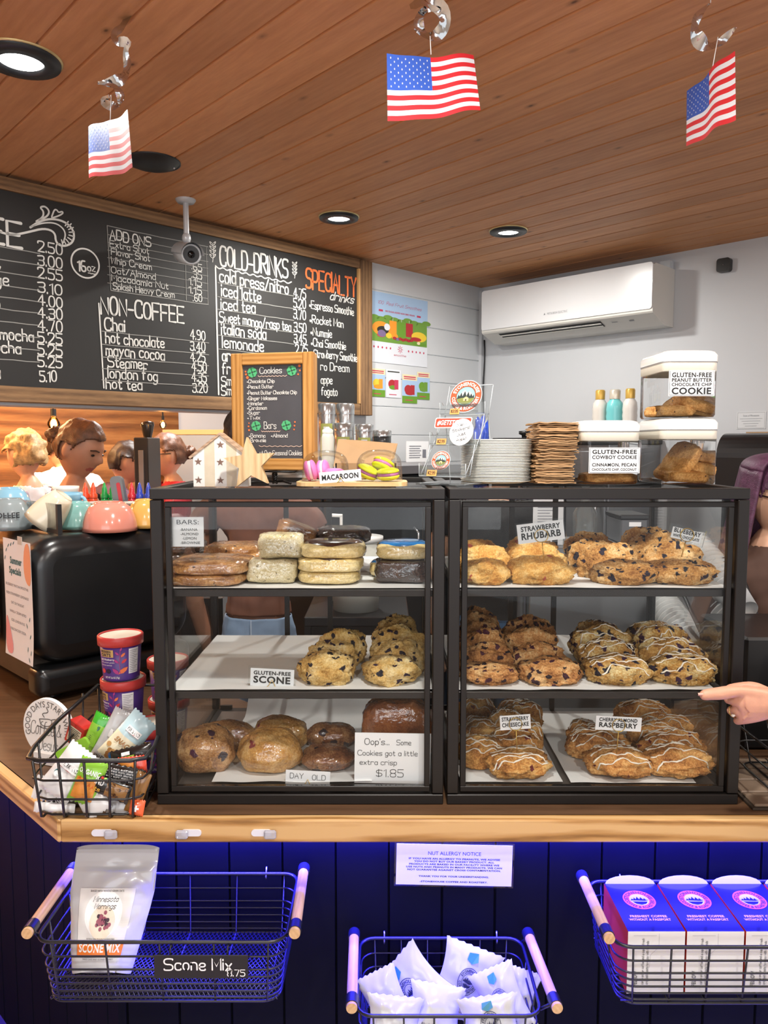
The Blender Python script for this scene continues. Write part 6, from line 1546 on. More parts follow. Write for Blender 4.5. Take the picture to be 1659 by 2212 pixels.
# allergy notice
Yn = YP-.003; k = 1/px_scale(Yn, 1870); q = P(981, 1868, Yn)
t = thing('allergy_notice', 'laminated nut allergy notice fixed on the dark planks below the counter', 'notice', q, (0, radians(1.2), 0)); w, h = 250*k, 92*k
bx('laminate', -w/2-.004, w/2+.004, -.0008, .0008, -h/2-.004, h/2+.004, glass('laminate_film', '#f4f4fa', .05, 1.3), t); bx('paper', -w/2, w/2, -.0012, -.0009, -h/2, h/2, M_card, t)
m = MB(); m.text('NUT ALLERGY NOTICE', 0, h*.24, h*.085, 0, 'sans', w*.46, 'c', y=-.0018)
for i, s_ in enumerate(('IF YOU HAVE AN ALLERGY TO PEANUTS, WE ADVISE', 'YOU DO NOT BUY OUR BAKERY PRODUCT. ALL', 'PRODUCTS ARE BAKED IN OUR FACILITY WHERE WE', 'USE NUTS AND PEANUTS IN MANY PRODUCTS. WE CAN', 'NOT GUARANTEE AGAINST CROSS CONTAMINTATION.')): m.text(s_, 0, h*(.13-.068*i), h*.038, 0, 'bold', w*(.79, .69, .78, .83, .81)[i], 'c', y=-.0018)
m.text('THANK YOU FOR YOUR UNDERSTANDING.', 0, -h*.30, h*.036, 0, 'bold', w*.61, 'c', y=-.0018); m.text('-STONEHOUSE COFFEE AND ROASTERY.', 0, -h*.43, h*.036, 0, 'bold', w*.59, 'c', y=-.0018); m.build('lettering', M_ink, t)

# white sample packets in the middle basket
PK = [M_pw, mat('packet_ink', '#20263c', .5), mat('packet_green', '#2f7f74', .5)]
def emblem_ink(d, x, z, r, mi=1):
    d.ring((x, 0, z), r*.95, r, 36, mi); d.ring((x, 0, z), r*.57, r*.61, 36, mi)
    d.text('STONEHOUSE', x, z, r*.2, mi, 'bold', r*1.7, 'c', arc=(r*.68, pi/2)); d.text('COFFEE & ROASTERY', x, z, r*.19, mi, 'bold', r*2.5, 'c', arc=(-r*.88, -pi/2))
    d.poly([(x+r*a, 0, z+r*b) for a, b in ((-.5, -.05), (-.42, .15), (-.36, .02), (-.28, .28), (-.2, .05), (-.1, .36), (0, .02), (.08, .22), (.16, .04), (.26, .32), (.36, 0), (.44, .14), (.5, -.05), (.2, -.18), (-.2, -.1))], mi)
    d.poly([(x+r*a, 0, z+r*b) for a, b in ((-.44, -.2), (-.1, -.2), (.1, -.3), (.4, -.24), (.3, -.42), (0, -.52), (-.3, -.42))], mi)
def d_pk(d, w, h):
    emblem_ink(d, 0, h*.06, w*.2); d.text('Black Pearl', -w*.12, -h*.27, h*.055, 1, 'sans', w*.3, slant=.1); d.text('Stonehouse Roast', -w*.12, -h*.325, h*.028, 1, 'sans', w*.28)
    d.text('single cup brew', -w*.2, -h*.38, h*.024, 1, 'sans', w*.34)
    d.poly([(w*a, 0, h*b) for a, b in ((-.1, .42), (.06, .44), (.08, .34), (-.02, .29), (-.12, .33))], 2)
kp = 1/px_scale(1.40, 2120)
for i, (px, py, w, h, Y, r_, ti, a_, lb) in enumerate(((835, 2160, 96, 120, 1.36, -28, -16, 0, 'leftmost white packet, wedged in the corner of the middle basket'), (902, 2140, 148, 150, 1.385, -52, -20, 1, 'white packet with a pointed corner up, left of centre in the middle basket'), (1003, 2120, 140, 152, 1.425, 22, -14, 2, 'highest white packet, right of centre in the middle basket'),
    (1085, 2160, 104, 130, 1.37, -24, -22, 3, 'white packet with a ridged top edge at the right of the middle basket'), (1122, 2150, 80, 110, 1.43, 20, -14, 4, 'white packet in the right back corner of the middle basket'), (940, 2190, 120, 110, 1.345, 10, -30, 5, 'white packet lying low at the front of the middle basket'), (1060, 2215, 130, 110, 1.32, -8, -20, 6, 'front right white packet behind the wires of the middle basket'), (850, 2215, 120, 110, 1.32, 6, -20, 7, 'front left white packet behind the wires of the middle basket'))):
    pouch('sample_packet', lb, w*kp, h*kp, .034, PK, SP(px, py, Y), (radians(ti), radians(r_), 0), d_pk if a_ in (1, 2, 3, 6) else (lambda d, w, h: d.text('Black Pearl', -w*.3, -h*.2, h*.06, 1, 'sans', w*.4)), None, 'sample packet', 'white sample packets', pinch=.2, seed=20+i)

# coffee boxes in the right basket
M_bxw, M_bxk, M_bxo = mat('white_box_card', '#e3e3e1', .5), mat('black_box_card', '#131318', .3, coat=.5), mat('orange_box_side', '#c23a1e', .45)
EB = [mat('box_coral', '#e0506a', .4), mat('box_coral_text', '#f0b0a4', .45), mat('box_blue_grey', '#b9b9e6', .45)]
zt_ = P(1415, 2012, 1.335).z; xl = P(1357, 2012, 1.335).x; bw = .1045
for i in range(4):
    x0 = xl+i*(bw+.0035); y0, y1 = 1.335, 1.49; H = zt_-zb3-.004
    t = thing('coffee_box', ('leftmost coffee box in the right basket, orange side showing', 'second coffee box from the left in the right basket', 'third coffee box from the left, cut by the right edge of the photo', 'coffee box at the hidden right end of the basket')[i], 'box', (x0+bw/2, y0, zb3+.004), 0, 'coffee boxes in the right basket')
    w = bw/2; D = y1-y0
    m = MB(); m.add([(-w, 0, 0), (w, 0, 0), (w, D, 0), (-w, D, 0), (-w, 0, H), (w, 0, H), (w, D, H), (-w, D, H)], [(0, 1, 5, 4), (1, 2, 6, 5), (2, 3, 7, 6), (3, 0, 4, 7), (3, 2, 1, 0), (4, 5, 6, 7)])
    m.m = [0, 2, 0, 2, 0, 1]; m.build('carton', [M_bxw, M_bxk, M_bxo], t)
    m = MB(); m.X = Matrix.Translation((0, D-.002, H)) @ Matrix.Rotation(radians(-18), 4, 'X'); m.prism([(-w*.96, 0), (w*.96, 0)]+[(w*.96*cos(a), .016*sin(a)) for a in [pi*j/10 for j in range(1, 10)]], 0, .0008); m.build('tuck_flap', M_bxw, t)
    m = MB(); m.X = Matrix.Translation((0, D*.5, H+.0006)) @ Matrix.Rotation(radians(-90), 4, 'X')
    r = .031; cz = .020
    def E(rr, mi, dy): m.poly([(rr*cos(2*pi*j/40), dy, cz+rr*sin(2*pi*j/40)) for j in range(40)], mi)
    E(r, 0, 0); E(r*.6, 2, -.0002)
    m.poly([(r*a, -.0004, cz+r*b) for a, b in ((-.56, -.08), (-.44, .1), (-.36, 0), (-.28, .22), (-.2, .03), (-.08, .30), (.02, .02), (.14, .26), (.25, 0), (.34, .16), (.42, -.02), (.56, -.05), (.3, -.14), (-.2, -.1))], 3)
    m.poly([(r*a, -.0004, cz+r*b) for a, b in ((-.48, -.2), (.46, -.22), (.3, -.45), (0, -.55), (-.3, -.45))], 3)
    m.text('STONEHOUSE', 0, cz, r*.24, 4, 'bold', r*2.0, 'c', arc=(r*.66, pi/2), y=-.0003); m.text('COFFEE & ROASTERY', 0, cz, r*.22, 4, 'bold', r*2.9, 'c', arc=(-r*.9, -pi/2), y=-.0003)
    m.text('FRESHEST COFFEE', 0, cz-.056, .0062, 1, 'bold', .070, 'c'); m.text('WITHOUT A PASSPORT', 0, cz-.066, .0062, 1, 'bold', .078, 'c')
    m.v = [(x, y, z) for x, y, z in m.v]; m.build('top_print', EB+[M_bxk, mat('box_dark_text', '#3a1420', .5)], t)
    m = MB(); m.X = Matrix.Translation((0, -.0006, H*.45)) @ Matrix.Rotation(radians(-90), 4, 'Y')
    m.text('FELLOW', -H*.33, .034, .007, 0, 'bold', .03); m.text('carry on for coffee and a cup of fresh', -H*.30, .022, .0045, 0, 'hand', .09, th=.13); m.text('crafted roasts to enjoy with friends', -H*.30, .014, .0045, 0, 'hand', .085, th=.13)
    m.build('side_print', mat('grey_box_print', '#6a6a6e', .5), t)
    m = MB(); m.stroke([(0.005, H-.004), (.005, H-.03), (-.01, H-.045), (-.012, H-.07)], .0006, 0, -.0004); m.stroke([(-w*.8, H-.008), (0.0, H-.008)], .0008, 0, -.0004); m.build('fold_line', mat('fold_grey', '#b5b5b5', .5), t)
# ------------------------------------------------------------------ air conditioner on the side wall (local x to the right, y into the wall)
DA = .21
tl, br_ = on_a(1042, 640, KA-DA), on_a(1414, 672, KA-DA); bl = on_a(1450, 712, KA)
x0 = -AB(tl)[1]; x1 = -AB(on_a(1412, 600, KA-DA))[1]; zt = on_a(1412, 566, KA-DA).z; zf = on_a(1405, 672, KA-DA).z; zb = on_a(1452, 706, KA-.02).z
w = x1-x0; c = RM(KA-.002, -(x0+x1)/2, zb)
t = thing('air_conditioner', 'white wall mounted air conditioner under the ceiling in the corner', 'air conditioner', c, RM45)
M_acw = mat('white_ac_plastic', '#e4e5e7', .25, coat=.3); M_acb = mat('off_white_ac_case', '#d9d6cf', .4); M_slot = mat('dark_slot', '#17181a', .5)
H = zt-zb; fz = zf-zb
prof = [(0, 0), (-DA*.45, 0), (-DA*.97, fz*.86), (-DA, fz), (-DA*.99, H*.97), (-DA*.9, H), (0, H)]
m = MB(); n = len(prof)
m.add([(-w/2, y, z) for y, z in prof]+[(w/2, y, z) for y, z in prof], [(i, (i+1) % n, n+(i+1) % n, n+i) for i in range(n)]+[tuple(range(n-1, -1, -1)), tuple(range(n, 2*n))]); m.build('casing', M_acb, t)
m = MB(); m.prism([(a, fz+.006+(H-fz)/2+b) for a, b in rrect(w-.004, H-fz-.008, .012)], -DA-.006, -DA+.004); m.build('front_panel', M_acw, t)
# outlet slot on the slanted underside, with louvres
p0, p1 = Vector((0, -DA*.93, fz*.80)), Vector((0, -DA*.52, fz*.10)); d = p1-p0; nn = Vector((0, d.z, -d.y)).normalized(); nn = nn if nn.z < 0 else -nn
def slot(u0, u1, v0, v1, off): return [p0+d*v+nn*off+Vector((u, 0, 0)) for u, v in ((u0, v0), (u1, v0), (u1, v1), (u0, v1))]
m = MB(); m.poly(slot(-w*.40, w*.22, .06, .62, .0012)); m.build('outlet_slot', M_slot, t)
for v in (.22, .46):
    m = MB(); a = slot(-w*.395, w*.215, v, v+.09, .004); b = slot(-w*.395, w*.215, v, v+.09, .0062); m.add(a+b, [(0, 1, 2, 3), (7, 6, 5, 4), (0, 4, 5, 1), (1, 5, 6, 2), (2, 6, 7, 3), (3, 7, 4, 0)]); m.build('louvre', M_acb, t)
m = MB()
for i in range(3): m.poly(slot(-w*.2+i*w*.14, -w*.2+i*w*.14+.03, .14, .20, .0068))
m.build('louvre_pivot', M_acw, t)
m = MB(); q = slot(w*.27, w*.30, .30, .36, .0015); m.poly(q); q = slot(w*.36, w*.385, .30, .42, .0015); m.poly(q); m.build('status_mark', mat('grey_mark', '#8d8f92', .4), t)
m = MB(); m.text('MITSUBISHI ELECTRIC', -.01, fz+.045, .010, 0, 'sans', .115, 'c', y=-DA-.0068); m.poly([(-.082+.006*a, -DA-.0068, fz+.050+.006*b) for a, b in ((0, 1), (.9, -.7), (-.9, -.7))]); m.build('lettering', mat('grey_print_ac', '#8a8c90', .5), t)
m = MB(); m.span(w/2-.05, w/2-.002, -.05, -.01, H, H+.035); m.build('bracket', mat('pale_bracket', '#c5cbd0', .5), t)
# dark cable and pipe cover in the corner
m = MB(); a_, z_ = KA-.008, on_a(1046, 735, KA).z; pts = [RM(a_, KB-.030-.004*sin(i*.9), z_-(z_-1.55)*i/12) for i in range(13)]; m.tube(pts, .0045, 6); m.build('black_cable', mat('black_cable_rubber', '#17171a', .5), None, None, None, 'black cable running down the corner below the air conditioner', 'cable')
q = on_a(1562, 572, KA-.03); t = thing('motion_sensor', 'small black square motion sensor high on the right wall', 'sensor', RM(KA-.001, AB(q)[1], q.z), RM45); k = q.y/FPX*1.25
m = MB(); m.prism(rrect(.058, .058, .012), -.03, 0); m.build('body', mat('black_sensor', '#131313', .35), t); MB().ball((0, -.0305, 0), .003, 8, 6).build('lens', mat('steel_dot', '#8a8c90', .2, 1), t)
p0, p1 = on_a(1592, 890, KA), on_a(1654, 926, KA); t = thing('certificate', 'small framed looking certificate paper on the right wall', 'paper', RM(KA-.001, (AB(p0)[1]+AB(p1)[1])/2, (p0.z+p1.z)/2), RM45); w, h = AB(p0)[1]-AB(p1)[1], p0.z-p1.z
bx('sheet', -w/2, w/2, -.0012, -.0004, -h/2, h/2, mat('certificate_paper', '#dcdfe2', .5), t); m = MB(); m.text('State of Minnesota', 0, h*.22, h*.10, 0, 'sans', w*.55, 'c', y=-.0018)
for i in range(4): m.span(-w*(.38-.06*i), w*(.38-.06*i), -.0018, -.0014, h*(.08-.14*i), h*(.10-.14*i))
m.stroke([(-w*.46, -h*.45), (w*.46, -h*.45), (w*.46, h*.45), (-w*.46, h*.45), (-w*.46, -h*.45)], .0012, 0, -.0016); m.build('print', mat('certificate_grey', '#8d9196', .6), t)
# ------------------------------------------------------------------ smoothie posters on the shiplap wall (local x = along wall)
def wallposter(name, label, TL, BR, cat='poster'):
    p0, p1 = on_b(*TL, KB), on_b(*BR, KB); a0_, a1_ = AB(p0)[0], AB(p1)[0]
    t = thing(name, label, cat, RM((a0_+a1_)/2, KB-.002, (p0.z+p1.z)/2), R45); return t, a1_-a0_, p0.z-p1.z
PC = [mat('print_white', '#dfe3ea', .5), mat('print_sky', '#a9c6e6', .5), mat('print_leaf', '#6f9a3c', .5), mat('print_orange', '#f0992c', .5), mat('print_green', '#6a9a2c', .5), mat('print_red', '#b02a30', .5), mat('print_yellow', '#ecc93a', .5), mat('print_crimson', '#c43a5a', .5), mat('print_purple', '#7d6a92', .5), mat('print_cream', '#e6dcb4', .5), mat('print_dark', '#2a2a22', .5)]
t, w, h = wallposter('smoothie_poster', 'large smoothie poster with three drinks and fruit on the white plank wall', (800, 627), (922, 794))
bx('sheet', -w/2, w/2, -.001, 0, -h/2, h/2, PC[0], t)
m = MB(); X = lambda u: (u-.5)*w; Z = lambda v: (.5-v)*h
def R(u0, u1, v0, v1, mi, y=-.0014): m.add([(X(u0), y, Z(v1)), (X(u1), y, Z(v1)), (X(u1), y, Z(v0)), (X(u0), y, Z(v0))], [(0, 1, 2, 3)], mi)
def El(u, v, ru, rv, mi, y=-.0018): m.poly([(X(u)+ru*w*cos(2*pi*i/20), y, Z(v)+rv*h*sin(2*pi*i/20)) for i in range(20)], mi)
m.grid(lambda u, v: (X(u), -.0012, Z(.40-.40*v)), 1, 8, lambda u, v: 1, False)
R(0, .99, .34, .70, 2)
for i in range(9): El(.06+.115*i, .36+.02*sin(i*2.1), .08, .035, 2, -.0015)
m.text("100% Real Fruit Smoothies", X(.5), Z(.165), h*.045, 7, 'hand', w*.78, 'c', .09, .25, -.0018); m.text('NO SUGAR ADDED NON GMO VEGAN', X(.5), Z(.265), h*.022, 7, 'bold', w*.52, 'c', y=-.0018)
R(.13, .2, .242, .27, 7, -.0017); R(.80, .87, .242, .27, 7, -.0017)
for u, mi in ((.37, 3), (.52, 4), (.66, 5)): R(u-.06, u+.065, .38, .58 if mi != 4 else .62, mi, -.0020); R(u-.003, u+.003, .34, .38, 0, -.0020)
El(.17, .51, .15, .10, 3); El(.2, .53, .1, .055, 10, -.0021); El(.27, .48, .05, .05, 0, -.0022); El(.18, .58, .07, .05, 8, -.0024); El(.17, .605, .07, .03, 7, -.0023); El(.30, .60, .05, .04, 6, -.0024); El(.40, .60, .06, .045, 3, -.0022)
for i in range(7): El(.40+.05*i, .625+.01*(i % 2), .035, .022, 5 if i != 1 else 8, -.0026)
El(.84, .56, .14, .075, 6, -.0021); El(.78, .60, .10, .03, 5, -.0025); El(.84, .66, .14, .022, 4, -.0025); El(.83, .655, .03, .022, 9, -.0027)
for i in range(5): El(.05+.07*i, .78, .012, .016, 7); El(.65+.07*i, .79, .012, .016, 7)
for i in range(8): a = i*pi/4; m.stroke([(X(.5)+.006*cos(a), Z(.78)+.006*sin(a)), (X(.5)+.018*cos(a), Z(.78)+.018*sin(a))], .003, 7, -.002)
m.text('smoothie', X(.5), Z(.88), h*.03, 7, 'hand', w*.22, 'c', .12, .1, -.002)
m.build('print', PC, t)
for i, (TL, BR, top, cols, lb) in enumerate((((800, 795), (831, 858), 9, (6, 3), 'card with yellow mango picture, leftmost of the four below the smoothie poster'), ((833, 797), (865, 860), 0, (5, 7), 'white card with a red watermelon drink, second below the smoothie poster'), ((868, 808), (900, 872), 9, (5, 5), 'card with red strawberries hanging lowest below the smoothie poster'), ((900, 803), (927, 864), 9, (4, 2), 'card with green vegetables, rightmost of the four below the smoothie poster'))):
    t, w, h = wallposter('flavour_card', lb, TL, BR, 'card'); bx('sheet', -w/2, w/2, -.001 if i != 3 else -.0005, .0003, -h/2, h/2, PC[0], t)
    m = MB(); R(0, 1, 0, .2, top, -.0014); R(0, 1, .2, .75, 1, -.0014); R(0, 1, .75, 1, 4 if top else 0, -.0014); R(.1, .9, .06, .10, 7 if i != 1 else 10, -.0016); R(.1, .9, .13, .16, 7 if i != 1 else 0, -.0016)
    if i == 1: R(0, 1, .2, .75, 0, -.0015)
    El(.40, .52, .26, .16, cols[0], -.0018); R(.55, .82, .36, .70, cols[1], -.0020); El(.5, .64, .3, .08, cols[1] if i != 1 else 4, -.0019); R(.2, .7, .88, .91, 7, -.0016)
    m.build('print', PC, t)

# ------------------------------------------------------------------ tall fridge below the menu wall, canisters on it
M_fr, M_frt = mat('black_fridge', '#1a1b1d', .35), mat('grey_worktop', '#7d7c80', .4, .3)
zf = P(930, 1003, 3.3).z; af = KB-.56
aL = AB(on_b(700, 960, af))[0]
t = thing('refrigerator', 'tall black undercounter style fridge with a grey top below the menu wall', 'refrigerator', RM(aL, af, 0), R45)
W = KA-.545-aL
m = MB(); m.span(0, W, .02, .54, .08, zf-.04, 0, .004); m.build('body', M_fr, t); bx('worktop', -.01, W, 0, .55, zf-.038, zf, M_frt, t, .003); bx('plinth', .02, W-.02, .06, .5, 0.0, .08, M_blk, t)
for i in range(2):
    d_ = bx('door', .01+W/2*i, W/2*(i+1)-.01, -.002, .02, .1, zf-.06, M_fr, t, .004); MB().tube([(W*(.44 if i == 0 else .56), -.004, zf-.5), (W*(.44 if i == 0 else .56), -.03, zf-.48), (W*(.44 if i == 0 else .56), -.03, zf-.28), (W*(.44 if i == 0 else .56), -.004, zf-.26)], .006, 8).build('handle', mat('steel_handle', '#a9acb0', .25, .9), d_)
M_tin = mat('brushed_tin', '#c9cbcc', .22, .9); M_cn = [mat('canister_label_green', '#b9bf6a', .5), mat('canister_label_yellow', '#d6cf6e', .5), mat('canister_red', '#c2503a', .5), M_card, mat('canister_dark', '#23301f', .5)]
bb = KB-.30
for i, (px, pt, w, kind, lb) in enumerate(((706, 872, 36, 0, 'tall shiny tin right beside the oak cookie sign'), (746, 872, 38, 0, 'tall shiny tin with a green label under the menu board corner'), (742, 914, 40, 1, 'short tin with a pale label in front of the tall tins'), (787, 917, 38, 1, 'short tin with a green label and red emblem, right of the others'), (825, 930, 40, 2, 'low dark lidded jar right of the short tins'))):
    b2 = bb if kind == 0 else bb-.12; q = on_b(px, pt, b2); a_ = AB(q)[0]; r = w/2*q.y/FPX*1.0
    t = thing('tea_canister', lb, 'canister', RM(a_, b2, zf+.001), 0, 'tins on the fridge'); H = q.z-zf
    MB().lathe([(0, 0), (r, 0), (r, H*.82), (r*.98, H*.83), (0, H*.83)], 30).build('body', M_tin if kind < 2 else mat('dark_glass_jar', '#3a3d3e', .1, .2, coat=.6), t)
    MB().lathe([(r*1.03, H*.82), (r*1.04, H*.98), (r*.9, H), (0, H)], 30).build('lid', M_tin, t)
    if kind < 2:
        m = MB(); m.grid(lambda u, v: (r*1.012*sin((u-.5)*1.5), -r*1.012*cos((u-.5)*1.5), H*(.12+.55*v)), 12, 4, lambda u, v: 1 if v < .3 else 0)
        m.grid(lambda u, v: (r*1.02*sin((u-.5)*.7), -r*1.02*cos((u-.5)*.7), H*(.36+.26*v)), 8, 2, 3); m.grid(lambda u, v: (r*1.026*sin((u-.5)*.4), -r*1.026*cos((u-.5)*.4), H*(.41+.16*v)), 6, 2, lambda u, v: 2 if u < .5 else 4)
        m.build('paper_label', M_cn, t)
# notice sheet propped on the fridge
q = on_b(905, 985, KB-.2); t = thing('notice_sheet', 'white printed sheet propped against the plank wall beside the tins', 'paper', RM(AB(q)[0], KB-.2, zf+.001), R45); bx('sheet', -.09, .07, 0, .001, 0, .10, M_card, t)
m = MB()
for i in range(6): m.span(-.07, .015-.01*(i % 2), -.0012, -.0006, .075-.011*i, .078-.011*i)
m.span(.025, .05, -.0012, -.0006, .02, .06); m.build('print', M_pgrey, t)

# ------------------------------------------------------------------ steel cabinet along the side wall with black lid, bottles and a hopper
M_st = mat('brushed_steel', '#8e9194', .34, .75, var=.06, vs=4); aF = KA-.52; zs = 1.655
b0, b1 = AB(on_a(1064, 950, aF))[1], AB(on_a(1432, 950, KA))[1]
t = thing('steel_cabinet', 'tall brushed steel refrigerated cabinet along the right wall', 'cabinet', RM(aF, b0, 0), RM45); W = b0-b1
bx('body', 0, W, .02, .50, .06, zs-.03, M_st, t, .004); bx('lid', -.005, W+.005, 0, .51, zs-.03, zs, mat('black_lid', '#1d1e20', .35), t, .004); bx('plinth', .03, W-.03, .06, .46, 0.0, .06, M_blk, t)
for i in range(3):
    d_ = bx('door', .006+W/3*i, W/3*(i+1)-.006, 0, .02, .12, zs-.06, M_st, t, .003); MB().tube([(W/3*(i+.85), -.0, 1.15), (W/3*(i+.85), -.03, 1.16), (W/3*(i+.85), -.03, 1.36), (W/3*(i+.85), 0, 1.37)], .006, 8).build('handle', mat('steel_handle', '', .25, .9), d_)
for x in (.14, .22): MB().lathe([(.012, 0), (.012, .012), (.026, .018), (.026, .032), (0, .034)], 18, c=(x, .06, zs)).build('knob', mat('black_knob', '#151515', .4), t)
for i, (px, pt, w, col, cap, lb) in enumerate(((1297, 843, 32, '#d5cfc6', '#c8a24c', 'white ribbed bottle with a gold cap, left of the turquoise bottle'), (1329, 842, 36, '#6fc3c6', '#c9c2b4', 'turquoise bottle with pink flowers and a pale cap'), (1362, 840, 32, '#d9d4cd', '#c8a24c', 'white ribbed bottle with a gold cap, beside the stacked canister'))):
    q = on_a(px, pt, KA-.30); r = w/2*q.y/FPX; H = q.z-zs; t = thing('drink_bottle', lb, 'bottle', RM(KA-.30, AB(q)[1], zs+.001), 0, 'bottles on the steel cabinet')
    pr = [(0, 0), (r*.95, 0), (r, .006)]+[(r*(1-.05*(j % 2)), .006+H*.62*(j/9)) for j in range(10)]+[(r*.9, H*.72), (r*.55, H*.80), (r*.55, H*.84), (0, H*.84)]
    MB().lathe(pr, 26).build('body', mat('bottle_'+col, col, .3, coat=.3), t); MB().lathe([(r*.62, H*.80), (r*.64, H*.97), (r*.55, H), (0, H)], 22).build('cap', mat('cap_'+cap, cap, .3, .3), t)
    if i == 1:
        m = MB()
        for a, z in ((-.5, .15), (.35, .2), (0, .08)): m.grid(lambda u, v, a=a, z=z: (r*1.03*sin(a+(u-.5)*.45), -r*1.03*cos(a+(u-.5)*.45), H*(z+.10*v)), 5, 3)
        m.v = [((x*R2+y*-R2*0, y, z)) if False else (x, y, z) for x, y, z in m.v]; m.build('flower_print', mat('pink_print', '#c23a6a', .5), t)
# black roll top hopper at the right
q0, q1 = on_a(1553, 936, aF-.06), on_a(1553, 1020, aF-.06); bh = AB(q0)[1]; Hh = q0.z-q1.z
t = thing('bread_bin', 'black rounded bin with a steel strap handle at the right behind the canisters', 'bin', RM(aF-.08, bh, q1.z-.05), RM45)
m = MB(); pr = [(0, 0)]+[(.0+.09-.09*cos(a), Hh-.04+.09*sin(a)) for a in [pi/2*j/8 for j in range(9)]]+[(.44, Hh+.05), (.44, 0)]
m.add([(0, y, z) for y, z in pr]+[(.62, y, z) for y, z in pr], [(i, (i+1) % len(pr), len(pr)+(i+1) % len(pr), len(pr)+i) for i in range(len(pr))]+[tuple(range(len(pr)-1, -1, -1)), tuple(range(len(pr), 2*len(pr)))], 0, False); m.build('body', mat('black_bin_paint', '#17181b', .28, coat=.3), t)
m = MB(); m.grid(lambda u, v: (.12+.035*u-.02*v, .083-.09*cos(pi/2*min(1, (1-v)*1.25)) if False else -.003+.10*(1-v)**2, Hh+.05-.12*v-.0*v), 4, 10); m.build('strap_handle', mat('steel_strap', '#8f9294', .25, .9), t)
m = MB(); m.tube([(.095+.0, -.004, Hh*.42)]+[(.1+.014*sin(a), -.006, Hh*.42-.012*cos(a)) for a in [j*pi/6 for j in range(7)]], .002, 6); m.disc((.13, -.002, .075), .008, 16); m.build('badge', mat('steel_strap', '', .25, .9), t)
bx('paper_sheet', .05, .6, .15, .4, Hh+.0515, Hh+.056, M_kraft, t)
# the bin stands on a steel shelf carrying it
t2 = thing('steel_stand', 'plain dark stand carrying the black bin behind the right case', 'stand', RM(aF-.08, bh, 0), RM45); bx('post_block', .02, .6, .02, aF*0+.07, 0, q1.z-.051, M_blk, t2)

# ------------------------------------------------------------------ behind the cases: work cart, tub, pump, bin, cups
t = thing('work_cart', 'low black work cart seen through the back of the left case', 'cart', (P(770, 1300, 2.3).x, 2.3, 0)); w = .16
bx('cart_top', -w, w, 0, .34, 1.07, 1.10, mat('cart_black', '#202124', .4), t, .003); bx('cart_side', -w, -w+.02, .01, .33, 0, 1.07, mat('cart_black', '', .4), t); bx('cart_side', w-.02, w, .01, .33, 0, 1.07, mat('cart_black', '', .4), t); bx('cart_front', -w+.02, w-.02, .02, .035, .05, 1.07, mat('cart_black', '', .4), t)
q = P(768, 1160, 2.40); r = 58*2.40/FPX; t = thing('plastic_tub', 'round white plastic tub with a rimmed lid behind the chocolate cookies', 'tub', (q.x, 2.42, 1.1005)); H = q.z-1.10
MB().lathe([(0, 0), (r*.86, 0), (r*.95, H-.012), (0, H-.012)], 36).build('body', M_milk, t); MB().lathe([(r*.96, H-.016), (r*1.04, H-.012), (r*1.04, H), (0, H)], 36).build('lid', mat('white_tub_lid', '#ececea', .3), t)
q = P(737, 1112, 2.56); t = thing('pump_bottle', 'white pump dispenser behind the plastic tub', 'bottle', (q.x, 2.56, 1.1005)); H = q.z-1.10
MB().lathe([(0, 0), (.035, 0), (.035, H-.10), (.014, H-.075), (0, H-.075)], 26).build('body', M_milk, t); m = MB(); m.cyl((0, 0, H-.08), (0, 0, H-.004), .005); m.tube([(.004, 0, H-.004), (-.035, 0, H-.002), (-.04, 0, H-.010)], .006, 8); m.build('pump', mat('white_tub_lid', '', .3), t)
def boxthing(name, label, cat, px0, px1, pt, pb, Y, d_, col, part='body', lidcol=None, rest=None):
    a, b = P(px0, pt, Y), P(px1, pb, Y); zb_ = b.z if rest is None else rest
    t = thing(name, label, cat, ((a.x+b.x)/2, Y, zb_)); w = (b.x-a.x)/2; H = a.z-zb_; LT = .035 if H > .3 else H*.16
    bx(part, -w, w, 0, d_, 0, H-LT if lidcol else H, mat(name+col, col, .4), t, .004)
    if lidcol: bx('lid', -w-.004, w+.004, -.004, d_+.004, H-LT, H, mat(name+lidcol, lidcol, .4), t, .003)
    return t, w, H
tw = thing('work_table', 'steel work table behind the right case', 'table', (P(1290, 1200, 2.35).x, 2.36, 0)); ztb = P(1290, 1180, 2.4).z
bx('table_top', -.20, .26, 0, .3, ztb-.03, ztb, M_st, tw, .003); bx('front_panel', -.20, .26, .01, .03, .12, ztb-.03, mat('dull_steel_panel', '#7a7d80', .45, .6), tw)
for x in (-.18, .24):
    for y in (.04, .27): MB().cyl((x, y, 0), (x, y, ztb-.03), .016).build('leg', M_st, tw)
t, w, H = boxthing('plastic_bin', 'grey plastic bin with a white label seen through the right case', 'bin', 1342, 1398, 1112, 1180, 2.45, .16, '#5e6064', lidcol='#2b2c2e', rest=ztb+.0005); bx('paper_label', -w*.4, w*.5, -.001, -.0004, H*.6, H*.75, M_card, t)
t, w, H = boxthing('menu_sheet', 'white printed list standing behind the rhubarb sign', 'paper', 1152, 1216, 1075, 1180, 2.42, .003, '#d6d8da', 'sheet', rest=ztb+.0005); m = MB()
for i in range(11): m.span(-w*.7, w*(.1+.3*((i*7) % 3)/2), -.001, -.0005, H*(.85-.06*i), H*(.862-.06*i))
m.build('print', M_pgrey, t)
q = P(1268, 1090, 2.44); t = thing('glass_bottle', 'clear empty glass bottle on the steel table behind the right case', 'bottle', (q.x, 2.46, ztb+.0005)); MB().lathe([(0, 0), (.036, 0), (.038, .006), (.038, .10), (.014, .14), (.013, .19), (.015, .195)], 28).build('body', glass('bottle_glass', '#e4ebea', .02, 1.5, .08), t)
